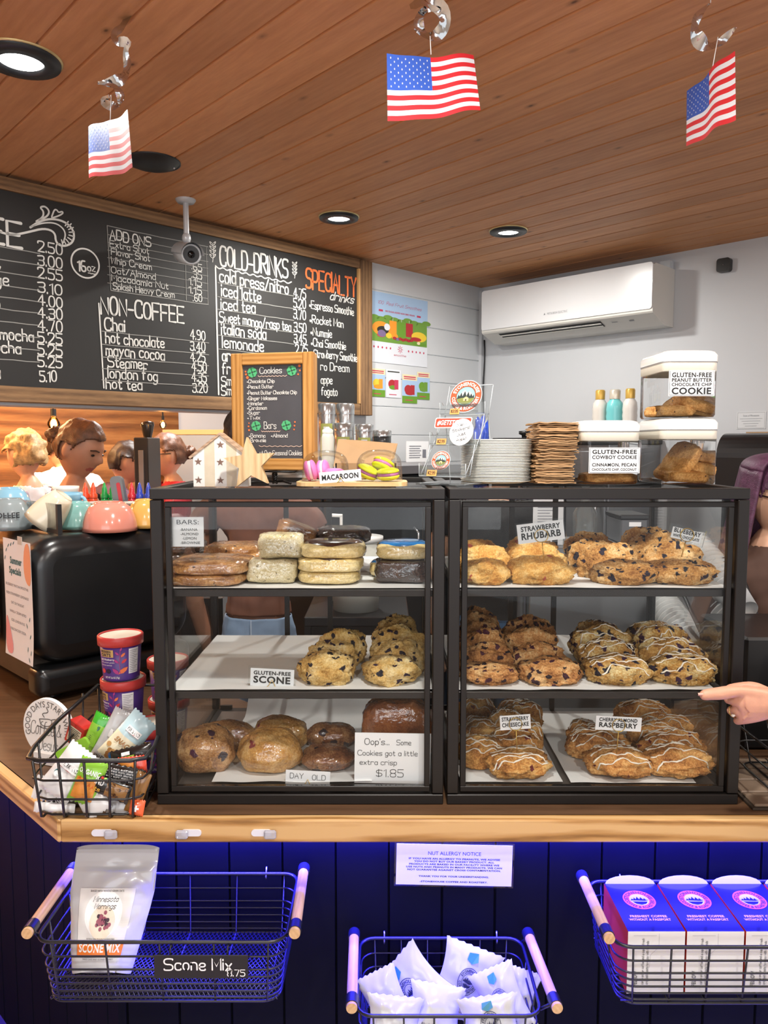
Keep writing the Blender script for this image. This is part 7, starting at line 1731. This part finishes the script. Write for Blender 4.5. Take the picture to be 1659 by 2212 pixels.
# nested paper cups in tilted rows at the right
M_cup = mat('white_paper_cup', '#e6e7e6', .45)
def cup_mesh(r, L): return MB().lathe([(0, .004), (r*.72, .004), (r*.72, 0), (r*.92, L-.005), (r*1.06, L-.005), (r*1.06, L), (r*.92, L)], 30)
rc = .046; cm = cup_mesh(rc, .10).build('paper_cup', M_cup)
first = True
for (A, B_, n_, nm) in ((P(1506, 1186, 2.30), P(1588, 1290, 2.10), 12, 'upper row of nested cups right of the blueberry sign'), (P(1440, 1318, 2.24), P(1498, 1400, 2.08), 10, 'lower left row of nested cups behind the right case'), (P(1545, 1300, 2.20), P(1640, 1400, 2.06), 12, 'lower right row of nested cups reaching past the case side')):
    d_ = (A-B_).normalized(); e = d_.to_track_quat('Z', 'Y').to_euler(); st_ = (A-B_).length/n_
    for i in range(n_):
        o = cm if first else cm.copy()
        if not first: COL.objects.link(o)
        first = False; o.location = B_-d_*.06+d_*st_*i; o.rotation_euler = e; tag(o, 'white paper cup in the '+nm, 'paper cup', nm)
t = thing('cup_holder', 'dark sloping cup rack with bars holding the rows of paper cups', 'rack', (0, 0, 0)); m = MB()
for A, B_ in ((P(1478, 1288, 2.14), P(1530, 1400, 2.02)), (P(1592, 1215, 2.12), P(1668, 1420, 2.04)), (P(1530, 1200, 2.22), P(1560, 1265, 2.12))): m.tube([A, B_], .006, 6)
m.build('bar', mat('dark_bar', '#232427', .4), t); a_ = P(1545, 1412, 2.14); bx('base_shelf', a_.x-.17, a_.x+.25, 2.03, 2.30, a_.z-.10, a_.z-.085, mat('dark_bar', '', .4), t); 
for x in (a_.x-.15, a_.x+.23): bx('leg', x-.012, x+.012, 2.1, 2.13, 0.0, a_.z-.10, mat('dark_bar', '', .4), t)
# right of the case: black bin, mat and snack basket
a_ = P(1612, 1378, 1.72); bx('storage_box', a_.x, a_.x+.5, 1.72, 1.98, .9205, a_.z, mat('black_box_plastic', '#0f0f11', .35, coat=.2), None, .006, label='plain black box on the counter right of the right case', cat='box')
x0, z0 = .71, .9205; m = MB(); m.span(x0, x0+.6, 1.425, 1.66, z0, z0+.004, 1)
for i in range(9):
    for j in range(4): m.span(x0+.006+.066*i, x0+.068+.066*i, 1.430+.057*j, 1.482+.057*j, z0+.003, z0+.009, 0, .002)
m.build('tile_mat', [mat('brown_stone_tile', '#7d6a58', .6, var=.2, vs=12), mat('dark_grout', '#33291f', .7)], None, None, None, 'brown tiled mat on the counter at the right edge of the photo', 'mat')
t = thing('treat_basket', 'black wire basket of treats on the tiled mat at the right edge', 'basket', (.99, 1.53, z0+.0095)); m = MB()
for z, s in ((.10, 1), (.05, .95), (.003, .9)): m.tube([(a*s, b*s, z) for a, b in rrect(.48, .20, .03)], .0028 if z > .09 else .002, 6, 0, True)
m.build('hoop_wire', M_wire, t); m = MB()
for i in range(9): x = -.21+.0525*i; m.tube([(x, -.10, .10), (x*.92, -.09, .003), (x*.92, .09, .003), (x, .10, .10)], .002, 6)
m.build('upright_wire', M_wire, t)
pouch('snack_pouch', 'clear and brown treat bag in the basket at the right edge', .13, .15, .03, [g_('choc_bark', '#4a2c1c'), CR], (.86, 1.54, 1.02), (radians(-12), radians(-8), 0), lambda d, w, h: rectm(d, -w*.4, w*.4, h*.05, h*.4, 1), group='treat bags', seed=31)
pouch('snack_pouch', 'second treat bag deeper in the basket at the right edge', .13, .15, .03, [g_('choc_bark', ''), WH], (1.00, 1.55, 1.02), (radians(-12), radians(6), 0), lambda d, w, h: rectm(d, -w*.4, w*.4, h*.05, h*.4, 1), group='treat bags', seed=32)
# ------------------------------------------------------------------ far room: bulbs, grinder and cabinet seen through the opening
M_bulb = emis('warm_filament', (1, .62, .22, 1), 40); M_bg = glass('amber_bulb_glass', '#ffdca8', .02, 1.2)
for px, py, Y, w, lb in ((116, 915, 4.1, 26, 'large glowing filament bulb hanging at the left in the far room'), (352, 917, 3.45, 15, 'smaller glowing filament bulb hanging by the far white wall')):
    q = P(px, py, Y); r = w/2*Y/FPX; t = thing('pendant_bulb', lb, 'light bulb', q)
    MB().lathe([(0, -r*1.15), (r*.6, -r*1.0), (r, -r*.2), (r*.95, r*.2), (r*.45, r*1.1), (r*.4, r*1.3)], 24).build('glass_bulb', M_bg, t); MB().ball((0, 0, -.1*r), (r*.5, r*.5, r*.85), 14, 10).build('filament', M_bulb, t)
    MB().cyl((0, 0, r*1.25), (0, 0, r*2.4), r*.45, n=16).build('socket', M_blk, t); MB().cyl((0, 0, r*2.3), (0, 0, CEIL-q.z), .004, n=6).build('cord', M_blk, t); lamp('bulb_light', 'POINT', (0, 0, -.1*r), 9, (1, .55, .2), r*.6, (0, 0, 0), t)
lamp('far_room_fill', 'POINT', RM(-.4, 4.3, 2.3), 130, (1, .60, .26), .12)  # warm fill lights without fittings, added to brighten the far room
lamp('far_room_fill', 'POINT', RM(1.2, 4.3, 2.3), 90, (1, .66, .34), .12)
lamp('far_white_fill', 'AREA', RM(2.3, 3.7, 2.45), 42, (1, .98, .95), .3)  # added white fill without a fitting, brightens the far figures
t, w, H = boxthing('coffee_grinder', 'black coffee grinder with a steel front in the far room', 'coffee grinder', 288, 322, 945, 1062, 3.6, .2, '#1c1d1f', 'body', rest=.92)
MB().lathe([(w*.55, H), (w*.98, H+.06), (w*.9, H+.075), (0, H+.08)], 20, c=(0, .11, 0)).build('hopper', mat('smoke_hopper', '#242424', .2), t); bx('steel_front', -w*.35, w*.4, -.006, 0, H*.55, H*.92, M_st, t, .002); MB().cyl((w*.1, -.03, H*.35), (w*.1, -.03, H*.6), .014).build('spout', M_st, t)
q = P(325, 1062, 3.6); tb = thing('side_counter', 'plain dark counter carrying the grinder in the far room', 'counter', (q.x, 3.5, 0)); bx('counter_body', -.35, .35, 0, .32, 0, .919, M_blk, tb, .004)
t, w, H = boxthing('wall_cabinet', 'grey cabinet with a pale wooden top against the far wall', 'cabinet', 352, 500, 928, 1100, 5.2, .3, '#8a8d90', 'body', '#c59a66', rest=.001)
# ------------------------------------------------------------------ people
M_skin = mat('fair_skin', '#d9a98c', .5, sub=.08, var=.05, vs=30); M_skin2 = mat('tan_skin', '#b98468', .5, sub=.08, var=.05, vs=30)
M_lip = mat('lip_colour', '#a8584f', .4); M_eye = mat('eye_dark', '#1e1512', .2); M_brow = mat('brow_dark', '#3a2419', .7)
def evalmesh(me, mods):
    o = bpy.data.objects.new('tmp', me); COL.objects.link(o)
    for f in mods: f(o)
    bpy.context.view_layer.update(); dg = bpy.context.evaluated_depsgraph_get()
    r = bpy.data.meshes.new_from_object(o.evaluated_get(dg)); bpy.data.objects.remove(o, do_unlink=True); return r
def skin_surface(nodes, edges, root, sub=1):
    me = bpy.data.meshes.new('sk'); idx = {k: i for i, k in enumerate(nodes)}
    me.from_pydata([n[0] for n in nodes.values()], [(idx[a], idx[b]) for a, b in edges], [])
    def f(o):
        md = o.modifiers.new('s', 'SKIN'); md.use_smooth_shade = True; md.branch_smoothing = .6
        for i, (k, n) in enumerate(nodes.items()):
            sv = me.skin_vertices[0].data[i]; r = n[1]; sv.radius = (r, r) if not isinstance(r, tuple) else r; sv.use_root = (k == root)
        s_ = o.modifiers.new('u', 'SUBSURF'); s_.levels = sub; s_.render_levels = sub
    return evalmesh(me, [f])
def fuse(parts, voxel, smooth=4, fac=.5):
    m = MB()
    for me in parts:
        if isinstance(me, MB): m.add(me.v, me.f)
        else: m.add([v.co.copy() for v in me.vertices], [tuple(p.vertices) for p in me.polygons])
    me = bpy.data.meshes.new('fu'); me.from_pydata(m.v, [], m.f)
    def f(o):
        r = o.modifiers.new('r', 'REMESH'); r.mode = 'VOXEL'; r.voxel_size = voxel; r.use_smooth_shade = True
        s_ = o.modifiers.new('m', 'SMOOTH'); s_.iterations = smooth; s_.factor = fac
    return evalmesh(me, [f])
def gz(a, b, s): return math.exp(-((a-b)/s)**2)
def head_mesh(k=1.0):
    """faces -Y, centre at origin, about 0.23 m tall"""
    m = MB()
    def f(u, v):
        th, ph = 2*pi*u, pi*(v-.5); d = Vector((cos(th)*cos(ph), sin(th)*cos(ph), sin(ph)))
        x, y, z = d.x*.074, d.y*.095, d.z*.115
        if d.z < 0: x *= 1-.28*(-d.z)**1.5; y *= 1-.12*(-d.z)
        if d.y > 0 and d.z < -.2: y *= 1-.35*min(1, (-d.z-.2)*1.3)
        if d.y < 0:
            fr = -d.y; ax_ = abs(d.x)
            y -= .024*gz(d.x, 0, .13)*gz(d.z, -.12, .15)*fr+.010*gz(d.x, 0, .10)*gz(d.z, .06, .16)*fr
            y += .011*gz(ax_, .38, .17)*gz(d.z, .08, .12)*fr
            y -= .005*gz(d.z, .27, .12)*gz(ax_, .3, .35)*fr
            y -= .007*gz(d.x, 0, .26)*gz(d.z, -.42, .07)*fr+.006*gz(d.x, 0, .22)*gz(d.z, -.56, .06)*fr-.004*gz(d.x, 0, .2)*gz(d.z, -.49, .035)*fr
            y -= .013*gz(d.x, 0, .3)*gz(d.z, -.80, .16)
            y -= .004*gz(ax_, .5, .2)*gz(d.z, -.15, .25)*fr
        return Vector((x, y, z))*k
    m.grid(f, 64, 48)
    for sx in (-1, 1): m.ball((sx*.074*k, .008*k, -.004*k), (.009*k, .017*k, .030*k), 12, 10)
    return m
def seg_d(p, a, b):
    ab = b-a; t = max(0, min(1, (p-a).dot(ab)/max(1e-9, ab.length_squared))); return (p-(a+ab*t)).length
def person(label, loc, rot, H, skin, joints=None, head=(0, 0), voxel=.008, clothes=(), hair=None, face=True, wide=1.0, extra=None):
    k = H/1.68; t = thing('person', label, 'person', loc, rot)
    J = dict(pel=((0, .0, .93), (.135, .10)), sp=((0, 0, 1.06), (.115, .085)), ch=((0, .005, 1.24), (.135, .092)), up=((0, .012, 1.35), (.11, .07)), nb=((0, .015, 1.415), .055), nt=((0, .0, 1.50), .050))
    for s, sx in (('L', 1), ('R', -1)):
        J.update({'sh'+s: ((sx*.165, .012, 1.36), .056), 'el'+s: ((sx*.215, .03, 1.10), .040), 'wr'+s: ((sx*.205, -.07, .885), .028), 'pa'+s: ((sx*.20, -.10, .82), (.034, .018)),
                  'hi'+s: ((sx*.09, 0, .87), .092), 'kn'+s: ((sx*.095, -.01, .49), .060), 'an'+s: ((sx*.10, .02, .08), .042), 'to'+s: ((sx*.11, -.12, .035), .036)})
    if joints:
        for q, v in joints.items(): J[q] = (v, J[q][1])
    for s, sx in (('L', 1), ('R', -1)):
        p = Vector(J['pa'+s][0]); d = (p-Vector(J['wr'+s][0])).normalized(); sd = Vector((0, 1, 0)) if abs(d.y) < .8 else Vector((0, 0, 1))
        sd = (sd-d*sd.dot(d)).normalized()
        for i in range(4):
            a = p+sd*(.022-.015*i)+d*.02; J['f%d%s' % (i, s)] = (tuple(a), .011); J['g%d%s' % (i, s)] = (tuple(a+d*(.045, .05, .046, .036)[i]), .009); J['h%d%s' % (i, s)] = (tuple(a+d*(.066, .074, .068, .054)[i]+Vector((-sx*.014, 0, 0))), .0075)
        J['t1'+s] = (tuple(p+sd*.03-d*.012), .012); J['t2'+s] = (tuple(p+sd*.05+d*.024), .009)
    E = [('pel', 'sp'), ('sp', 'ch'), ('ch', 'up'), ('up', 'nb'), ('nb', 'nt')]
    for s in 'LR':
        E += [('up', 'sh'+s), ('sh'+s, 'el'+s), ('el'+s, 'wr'+s), ('wr'+s, 'pa'+s), ('pel', 'hi'+s), ('hi'+s, 'kn'+s), ('kn'+s, 'an'+s), ('an'+s, 'to'+s), ('pa'+s, 't1'+s), ('t1'+s, 't2'+s)]
        for i in range(4): E += [('pa'+s, 'f%d%s' % (i, s)), ('f%d%s' % (i, s), 'g%d%s' % (i, s)), ('g%d%s' % (i, s), 'h%d%s' % (i, s))]
    nodes = {q: (Vector(v[0])*k, (v[1][0]*k*wide, v[1][1]*k) if isinstance(v[1], tuple) else v[1]*k) for q, v in J.items()}
    body = skin_surface(nodes, E, 'pel')
    hd = head_mesh(k); HC = nodes['nt'][0]+Vector((0, -.020, .085))*k
    HM = Matrix.Translation(HC) @ Matrix.Rotation(radians(head[0]), 4, 'Z') @ Matrix.Rotation(radians(head[1]), 4, 'X')
    hd.v = [tuple(HM @ Vector(v)) for v in hd.v]
    me = fuse([body, hd], voxel); HI = HM.inverted()
    segs = {'torso': [('pel', 'sp'), ('sp', 'ch'), ('ch', 'up'), ('up', 'shL'), ('up', 'shR')], 'neck': [('nb', 'nt')], 'arm': [], 'fore': [], 'hand': [], 'leg': []}
    for s in 'LR':
        segs['arm'].append(('sh'+s, 'el'+s)); segs['fore'].append(('el'+s, 'wr'+s)); segs['hand'] += [('wr'+s, 'pa'+s), ('pa'+s, 'g1'+s)]; segs['leg'] += [('hi'+s, 'kn'+s), ('kn'+s, 'an'+s), ('an'+s, 'to'+s)]
    mean = {'torso': .09, 'neck': .05, 'arm': .045, 'fore': .034, 'hand': .02, 'leg': .07}
    lab = []; hp = []
    for v in me.vertices:
        h = HI @ v.co/k; hp.append(h)
        dh = (Vector((h.x/.074, h.y/.095, h.z/.118)).length-1)*.09
        best, bl = dh if h.z > -.12 else 9, 'head'
        for nme, ss in segs.items():
            for a, b in ss:
                d = seg_d(v.co, nodes[a][0], nodes[b][0])-mean[nme]*k
                if d < best: best, bl = d, nme
        lab.append(bl)
    mats_ = [skin, M_lip]; me.materials.clear()
    for q in mats_: me.materials.append(q)
    for p in me.polygons:
        h = HI @ p.center/k
        p.material_index = 1 if (face and h.y < -.07 and abs(h.x) < .026 and -.062 < h.z < -.044) else 0; p.use_smooth = True
    o = bpy.data.objects.new('body', me); COL.objects.link(o); o.parent = t
    def shell(name, sel, off, m_, wob=0):
        vm = {}; vs = []; fs = []
        for p in me.polygons:
            if all(sel(lab[i], me.vertices[i].co/k, hp[i]) for i in p.vertices):
                f = []
                for i in p.vertices:
                    if i not in vm:
                        vm[i] = len(vs); c_ = me.vertices[i].co; n_ = me.vertices[i].normal
                        vs.append(c_+n_*(off*k+wob*noise.noise(c_*28)+wob*.5*noise.noise(Vector((c_.x*90, c_.y*90, c_.z*14)))))
                    f.append(vm[i])
                fs.append(f)
        b = MB(); b.add(vs, fs, 0, True)
        if vs:
            ob = b.build(name, m_, t); sd = ob.modifiers.new('thick', 'SOLIDIFY'); sd.thickness = .004; sd.offset = -1
    for name, sel, off, m_, wob in clothes: shell(name, sel, off, m_, wob)
    if hair:
        col, back, style = hair
        def hs(l, c_, h):
            if l not in ('head',) or abs(h.x) > .095: return False
            line = .062-.10*max(0, (h.y+.055)/.06) if h.y > -.075 else .062
            if abs(h.x) > .066 and abs(h.y-.008) < .02 and h.z < .02: return False
            return h.z > max(line, back)
        shell('hair', hs, .012 if style != 'curly' else .022, col, .008 if style != 'curly' else .022)
        if style == 'bun':
            b = blob(.036*k, .036*k, .036*k, 5, .2, 3, .95, 2, 28, 18); b.v = [tuple(HM @ (Vector(v)+Vector((0, .118, .012))*k)) for v in b.v]; b.build('hair_bun', col, t)
    if face:
        m = MB()
        for sx in (-1, 1): m.ball(HM @ (Vector((sx*.030, -.0835, .008))*k), (.010*k, .006*k, .0045*k), 10, 8)
        m.build('eye', M_eye, t); m = MB()
        for sx in (-1, 1): m.tube([HM @ (Vector((sx*x, y, z))*k) for x, y, z in ((.016, -.0965, .027), (.032, -.092, .031), (.048, -.078, .026))], .0028*k, 6)
        m.build('eyebrow', M_brow, t)
    if extra: extra(t, HM, k, nodes)
    return t
tors = lambda l, c, h: l == 'torso' and c.z < 1.40
def shirt(l, c, h): return (l == 'torso' or l == 'arm') and c.z < 1.43 and c.z > .92
def longshirt(l, c, h): return (l in ('torso', 'arm', 'fore')) and c.z < 1.44 and c.z > .90
def jeans(l, c, h): return (l == 'leg' and c.z > .10) or (l == 'torso' and c.z < 1.0)
def shoes(l, c, h): return l == 'leg' and c.z < .10
def tank(l, c, h): return l == 'torso' and .93 < c.z < 1.36 and (abs(c.x) < .135) and (c.z < 1.29 or .045 < abs(c.x) < .115)
cl = lambda n, c, r=.8: mat(n, c, r, var=.12, vs=14)
JN = cl('blue_denim', '#7f95b0'); SHO = cl('dark_shoes', '#1c1b1b')
M_hbr, M_hdk, M_hbl, M_hpu = [mat(n, c, .5, var=.35, vs=60, bump=.5, bs=240, bd=.003) for n, c in (('brown_hair', '#5a3a27'), ('dark_brown_hair', '#271811'), ('blonde_grey_hair', '#b79a6a'), ('purple_hair', '#55304a'))]
fwd = {'elL': (.20, -.06, 1.12), 'wrL': (.12, -.27, 1.05), 'paL': (.09, -.34, 1.03), 'elR': (-.20, -.06, 1.12), 'wrR': (-.12, -.27, 1.05), 'paR': (-.09, -.34, 1.03)}
# barista behind the espresso machine, head bowed, facing right
q = P(178, 960, 3.10)
def strap(t, HM, k, nodes):
    m = MB()
    for sx in (-1, 1): m.tube([Vector((sx*.095, -.104, 1.20))*k, Vector((sx*.085, -.093, 1.30))*k, Vector((sx*.075, -.055, 1.392))*k, Vector((sx*.070, .02, 1.425))*k, Vector((sx*.06, .08, 1.36))*k, Vector((sx*.03, .105, 1.2))*k], .011*k, 6, 0, False, .35)
    m.build('apron_strap', cl('black_apron', '#221c1a'), t)
person('woman with a brown hair bun looking down behind the espresso machine', (q.x-.03, 3.10, 0), radians(76), 1.70, M_skin2, fwd, (0, 22), .0065, (('tank_top', tank, .006, cl('brown_tank_top', '#5b4033'), .002), ('trousers', jeans, .008, cl('black_trousers', '#1d1d20'), .003), ('shoes', shoes, .010, SHO, 0)), (M_hbr, -.045, 'bun'), True, 1.0, strap)
q = P(58, 960, 3.85)
person('person with short blond hair and a white top at the far left edge', (q.x, 3.85, 0), radians(-120), 1.665, M_skin, None, (0, 6), .009, (('white_top', shirt, .012, cl('white_cloth', '#d7d7da'), .004), ('grey_vest', lambda l, c, h: tors(l, c, h) and .95 < c.z and abs(c.x) > .05, .024, cl('mauve_vest', '#8f8290'), .003), ('trousers', jeans, .01, cl('grey_trousers', '#55555a'), .003), ('shoes', shoes, .01, SHO, 0)), (M_hbl, -.05, 'curly'))
q = P(133, 1000, 4.3)
person('person in a loose white shirt with a dark stripe, bending behind the barista', (q.x, 4.3, 0), radians(-160), 1.74, M_skin, {'nb': (0, -.10, 1.40), 'nt': (.0, -.17, 1.44), 'up': (0, -.04, 1.36)}, (0, 30), .010, (('white_shirt', longshirt, .018, cl('white_cloth', ''), .008), ('stripe', lambda l, c, h: l in ('torso', 'arm') and abs(c.x+.10) < .016 and 1.0 < c.z < 1.40, .028, cl('teal_stripe', '#2c4448'), 0), ('trousers', jeans, .01, cl('grey_trousers', ''), .003), ('shoes', shoes, .01, SHO, 0)), (M_hdk, -.04, 'short'))
q = P(226, 980, 4.05)
person('person with short dark hair in a deep purple jumper, seen from behind beyond the barista', (q.x+.02, 4.05, 0), radians(140), 1.65, M_skin, {'nb': (0, -.05, 1.41), 'nt': (0, -.09, 1.47)}, (-30, 15), .009, (('purple_jumper', longshirt, .018, cl('purple_wool', '#46243a'), .006), ('trousers', jeans, .01, cl('black_trousers', ''), .003), ('shoes', shoes, .01, SHO, 0)), (M_hdk, -.05, 'short'))
q = P(370, 990, 4.15)
def specs(t, HM, k, nodes):
    m = MB()
    for sx in (-1, 1): m.tube([HM @ (Vector((sx*.031+.021*cos(a), -.102, .006+.014*sin(a)))*k) for a in [i*pi/8 for i in range(16)]], .0022, 5, 0, True); m.tube([HM @ (Vector((sx*x, y, .010))*k) for x, y in ((.052, -.101), (.074, -.06), (.082, .01))], .0022, 5)
    m.tube([HM @ (Vector((x, -.104, .010))*k) for x in (-.011, .011)], .002, 5); m.build('glasses', mat('dark_glasses_frame', '#2b2220', .3), t)
person('person in a bright red top with glasses and tied back hair, facing left', (q.x, 4.15, 0), radians(-68), 1.66, M_skin, fwd, (0, 2), .0075, (('red_top', longshirt, .016, cl('red_cloth', '#b3202c'), .006), ('trousers', jeans, .01, cl('grey_trousers', ''), .003), ('shoes', shoes, .01, SHO, 0)), (M_hbr, -.045, 'bun'), True, 1.0, specs)
q = P(556, 1150, 2.66)
def pocket(t, HM, k, nodes):
    m = MB()
    for sx in (-1, 1): m.stroke([(sx*.03, .925), (sx*.125, .945)], .003, 0, .118); m.stroke([(sx*.03, .925), (sx*.035, .83), (sx*.08, .80), (sx*.118, .84), (sx*.125, .945)], .002, 0, .120)
    m.stroke([(0, 1.0), (0, .86)], .003, 0, .112); m.v = [(x*k, (y if abs(x) > .02 else .108)*k, z*k) for x, y, z in m.v]; m.build('pocket_seam', mat('pale_seam', '#b9c6d6', .8), t)
person('person in brown top and light jeans, standing with their back to the left case', (q.x, 2.66, 0), radians(176), 1.735, M_skin2, {'nt': (.03, .0, 1.50), 'elL': (.25, -.02, 1.12), 'elR': (-.25, -.02, 1.12)}, (8, 4), .008, (('brown_top', lambda l, c, h: l == 'torso' and 1.0 < c.z < 1.40, .010, cl('brown_ribbed_top', '#6b4536'), .003), ('jeans', jeans, .010, JN, .003), ('shoes', shoes, .01, SHO, 0)), (M_hdk, -.08, 'short'), True, 1.0, pocket)
q = P(1062, 1150, 2.75)
person('person in a black top and blue jeans seen through glass behind the rhubarb scones', (q.x, 2.75, 0), radians(165), 1.70, M_skin, {'up': (0, -.04, 1.36), 'nb': (0, -.11, 1.37), 'nt': (0, -.19, 1.365), 'elL': (.22, .0, 1.10), 'elR': (-.22, .0, 1.10)}, (0, 55), .009, (('black_top', lambda l, c, h: l == 'torso' and .98 < c.z < 1.40, .010, cl('black_cotton', '#18181a'), .003), ('jeans', jeans, .010, cl('dark_denim', '#3c5878'), .003), ('shoes', shoes, .01, SHO, 0)), (M_hdk, -.06, 'short'))
q = P(1668, 1100, 2.22)
def longhair(t, HM, k, nodes):
    specs(t, HM, k, nodes); b = MB()
    def f(u, v):
        a = pi*(-.12+1.24*u); r = .108+.026*v+.006*sin(u*40)*(.3+v); return HM @ (Vector((r*cos(a)*1.0, .012+r*sin(a)*1.0, .085-.30*v-.03*sin(u*9)*v))*k)
    b.grid(f, 60, 20)
    def g(u, v): a = pi*(-.12+1.24*u); s = v*pi/2; r = .108*sin(s); return HM @ (Vector((r*cos(a), .012+r*sin(a)-.02*(1-sin(s)), .085+.052*cos(s)))*k)
    b.grid(g, 60, 10); ob = b.build('long_hair', M_hpu, t); sd = ob.modifiers.new('thick', 'SOLIDIFY'); sd.thickness = .012; sd.offset = 1
person('woman with purple hair and a brown shirt behind the counter at the right edge', (q.x, 2.22, 0), radians(12), 1.56, M_skin, None, (6, 8), .007, (('brown_shirt', shirt, .014, cl('brown_shirt_cloth', '#5c4338'), .004), ('trousers', jeans, .01, cl('black_trousers', ''), .003), ('shoes', shoes, .01, SHO, 0)), (M_hpu, -.05, 'short'), True, 1.0, longhair)

# ------------------------------------------------------------------ the pointing hand
YH = 1.362
def hp_(px, py, dy=0): q_ = P(px, py, YH); return (q_.x, YH+dy, q_.z)
N = {'wr': (hp_(1692, 1524, .0), (.022, .030)), 'wm': (hp_(1672, 1522, .0), (.021, .033)), 'pc': (hp_(1640, 1520, .004), (.021, .036)), 'pk': (hp_(1618, 1520, .006), (.019, .034)),
     'i0': (hp_(1598, 1492, .002), .0150), 'i1': (hp_(1572, 1494, -.002), .0132), 'i2': (hp_(1552, 1497, -.004), .0126), 'i3': (hp_(1528, 1498, -.004), .0112), 'i4': (hp_(1508, 1503, -.003), .0096),
     'm0': (hp_(1598, 1515, .004), .0130), 'm1': (hp_(1586, 1520, .026), .0098), 'm2': (hp_(1600, 1526, .044), .0088), 'm3': (hp_(1618, 1528, .036), .0078),
     'r0': (hp_(1601, 1539, .006), .0124), 'r1': (hp_(1591, 1546, .025), .0094), 'r2': (hp_(1605, 1550, .041), .0084), 'r3': (hp_(1622, 1550, .033), .0074),
     'l0': (hp_(1610, 1560, .008), .0110), 'l1': (hp_(1603, 1567, .023), .0082), 'l2': (hp_(1616, 1571, .035), .0074), 'l3': (hp_(1630, 1570, .028), .0066),
     't0': (hp_(1660, 1496, .020), .0150), 't1': (hp_(1634, 1498, .036), .0118), 't2': (hp_(1608, 1502, .042), .0098), 't3': (hp_(1588, 1506, .044), .0082),
     'fa': (hp_(1780, 1534, -.01), (.030, .036)), 'fb': (hp_(1960, 1552, -.04), (.036, .042))}
Ed = [('pc', 'wm'), ('wm', 'wr'), ('wr', 'fa'), ('fa', 'fb'), ('pc', 'pk'), ('pk', 'i0'), ('pk', 'm0'), ('pk', 'r0'), ('pk', 'l0'), ('wm', 't0'), ('t0', 't1'), ('t1', 't2'), ('t2', 't3')]
for f, n_ in (('i', 4), ('m', 3), ('r', 3), ('l', 3)): Ed += [(f+str(i), f+str(i+1)) for i in range(n_)]
N = {a: (Vector(b), r) for a, (b, r) in N.items()}
hs_ = skin_surface(N, Ed, 'pc', 2); hm = fuse([hs_], .0019, 6)
O = N['pc'][0].copy()
t = thing('person', 'bare hand with a ring pointing at the right case, reaching in from the right edge', 'person', O)
hm.transform(Matrix.Translation(-O)); hm.materials.clear(); hm.materials.append(mat('hand_skin', '#cc967c', .5, sub=.1, var=.06, vs=60, bump=.18, bs=420, bd=.0008))
for p in hm.polygons: p.use_smooth = True
o = bpy.data.objects.new('hand', hm); COL.objects.link(o); o.parent = t
m = MB(); nq = N['i4'][0]-O
m.grid(lambda u, v: nq+Vector((-.004+.010*u, -.0050-.0022*sin(pi*v), .0035+.0045*(v-.5)*2*.6+.0018)), 6, 6); m.build('fingernail', mat('nail_pink', '#d3a091', .35, coat=.2), t)
a, b = N['r0'][0]-O, N['r1'][0]-O; c_ = a.lerp(b, .62); d_ = (b-a).normalized(); e1 = d_.orthogonal().normalized(); e2 = d_.cross(e1)
m = MB(); m.tube([c_+(e1*cos(2*pi*i/24)+e2*sin(2*pi*i/24))*.0112 for i in range(24)], .0011, 6, 0, True); m.build('ring', mat('gold_ring', '#c9a96a', .2, 1), t)
gp = hp_(1588, 1549, .008); g = MB(); g.lathe([(0, -.003), (.0042, 0), (.003, .0022), (0, .0024)], 8, c=Vector(gp)-O); g.build('gemstone', mat('ring_gem', '#e6e0d2', .05, coat=1), t)
w0, w1 = hp_(1667, 1523), hp_(1690, 1525); m = MB(); ax_ = Vector(w0)-O
m.grid(lambda u, v: ax_+Vector((.020*v, .0255*cos(2*pi*u), .0365*sin(2*pi*u))), 32, 2); ob = m.build('wristband', mat('black_wristband', '#0f0f10', .4), t); sd = ob.modifiers.new('thick', 'SOLIDIFY'); sd.thickness = .003
m = MB(); q0 = N['wr'][0]-O+Vector((.05, 0, -.004)); q1 = N['fb'][0]-O+Vector((.02, 0, 0))
m.grid(lambda u, v: q0.lerp(q1, v)+Vector((0, (.036+.016*v)*cos(2*pi*u), (.044+.016*v)*sin(2*pi*u))), 32, 8); ob = m.build('sleeve', cl('black_cotton', ''), t); sd = ob.modifiers.new('thick', 'SOLIDIFY'); sd.thickness = .004
bpy.data.objects.remove(_fo, do_unlink=True); bpy.data.curves.remove(_fc)
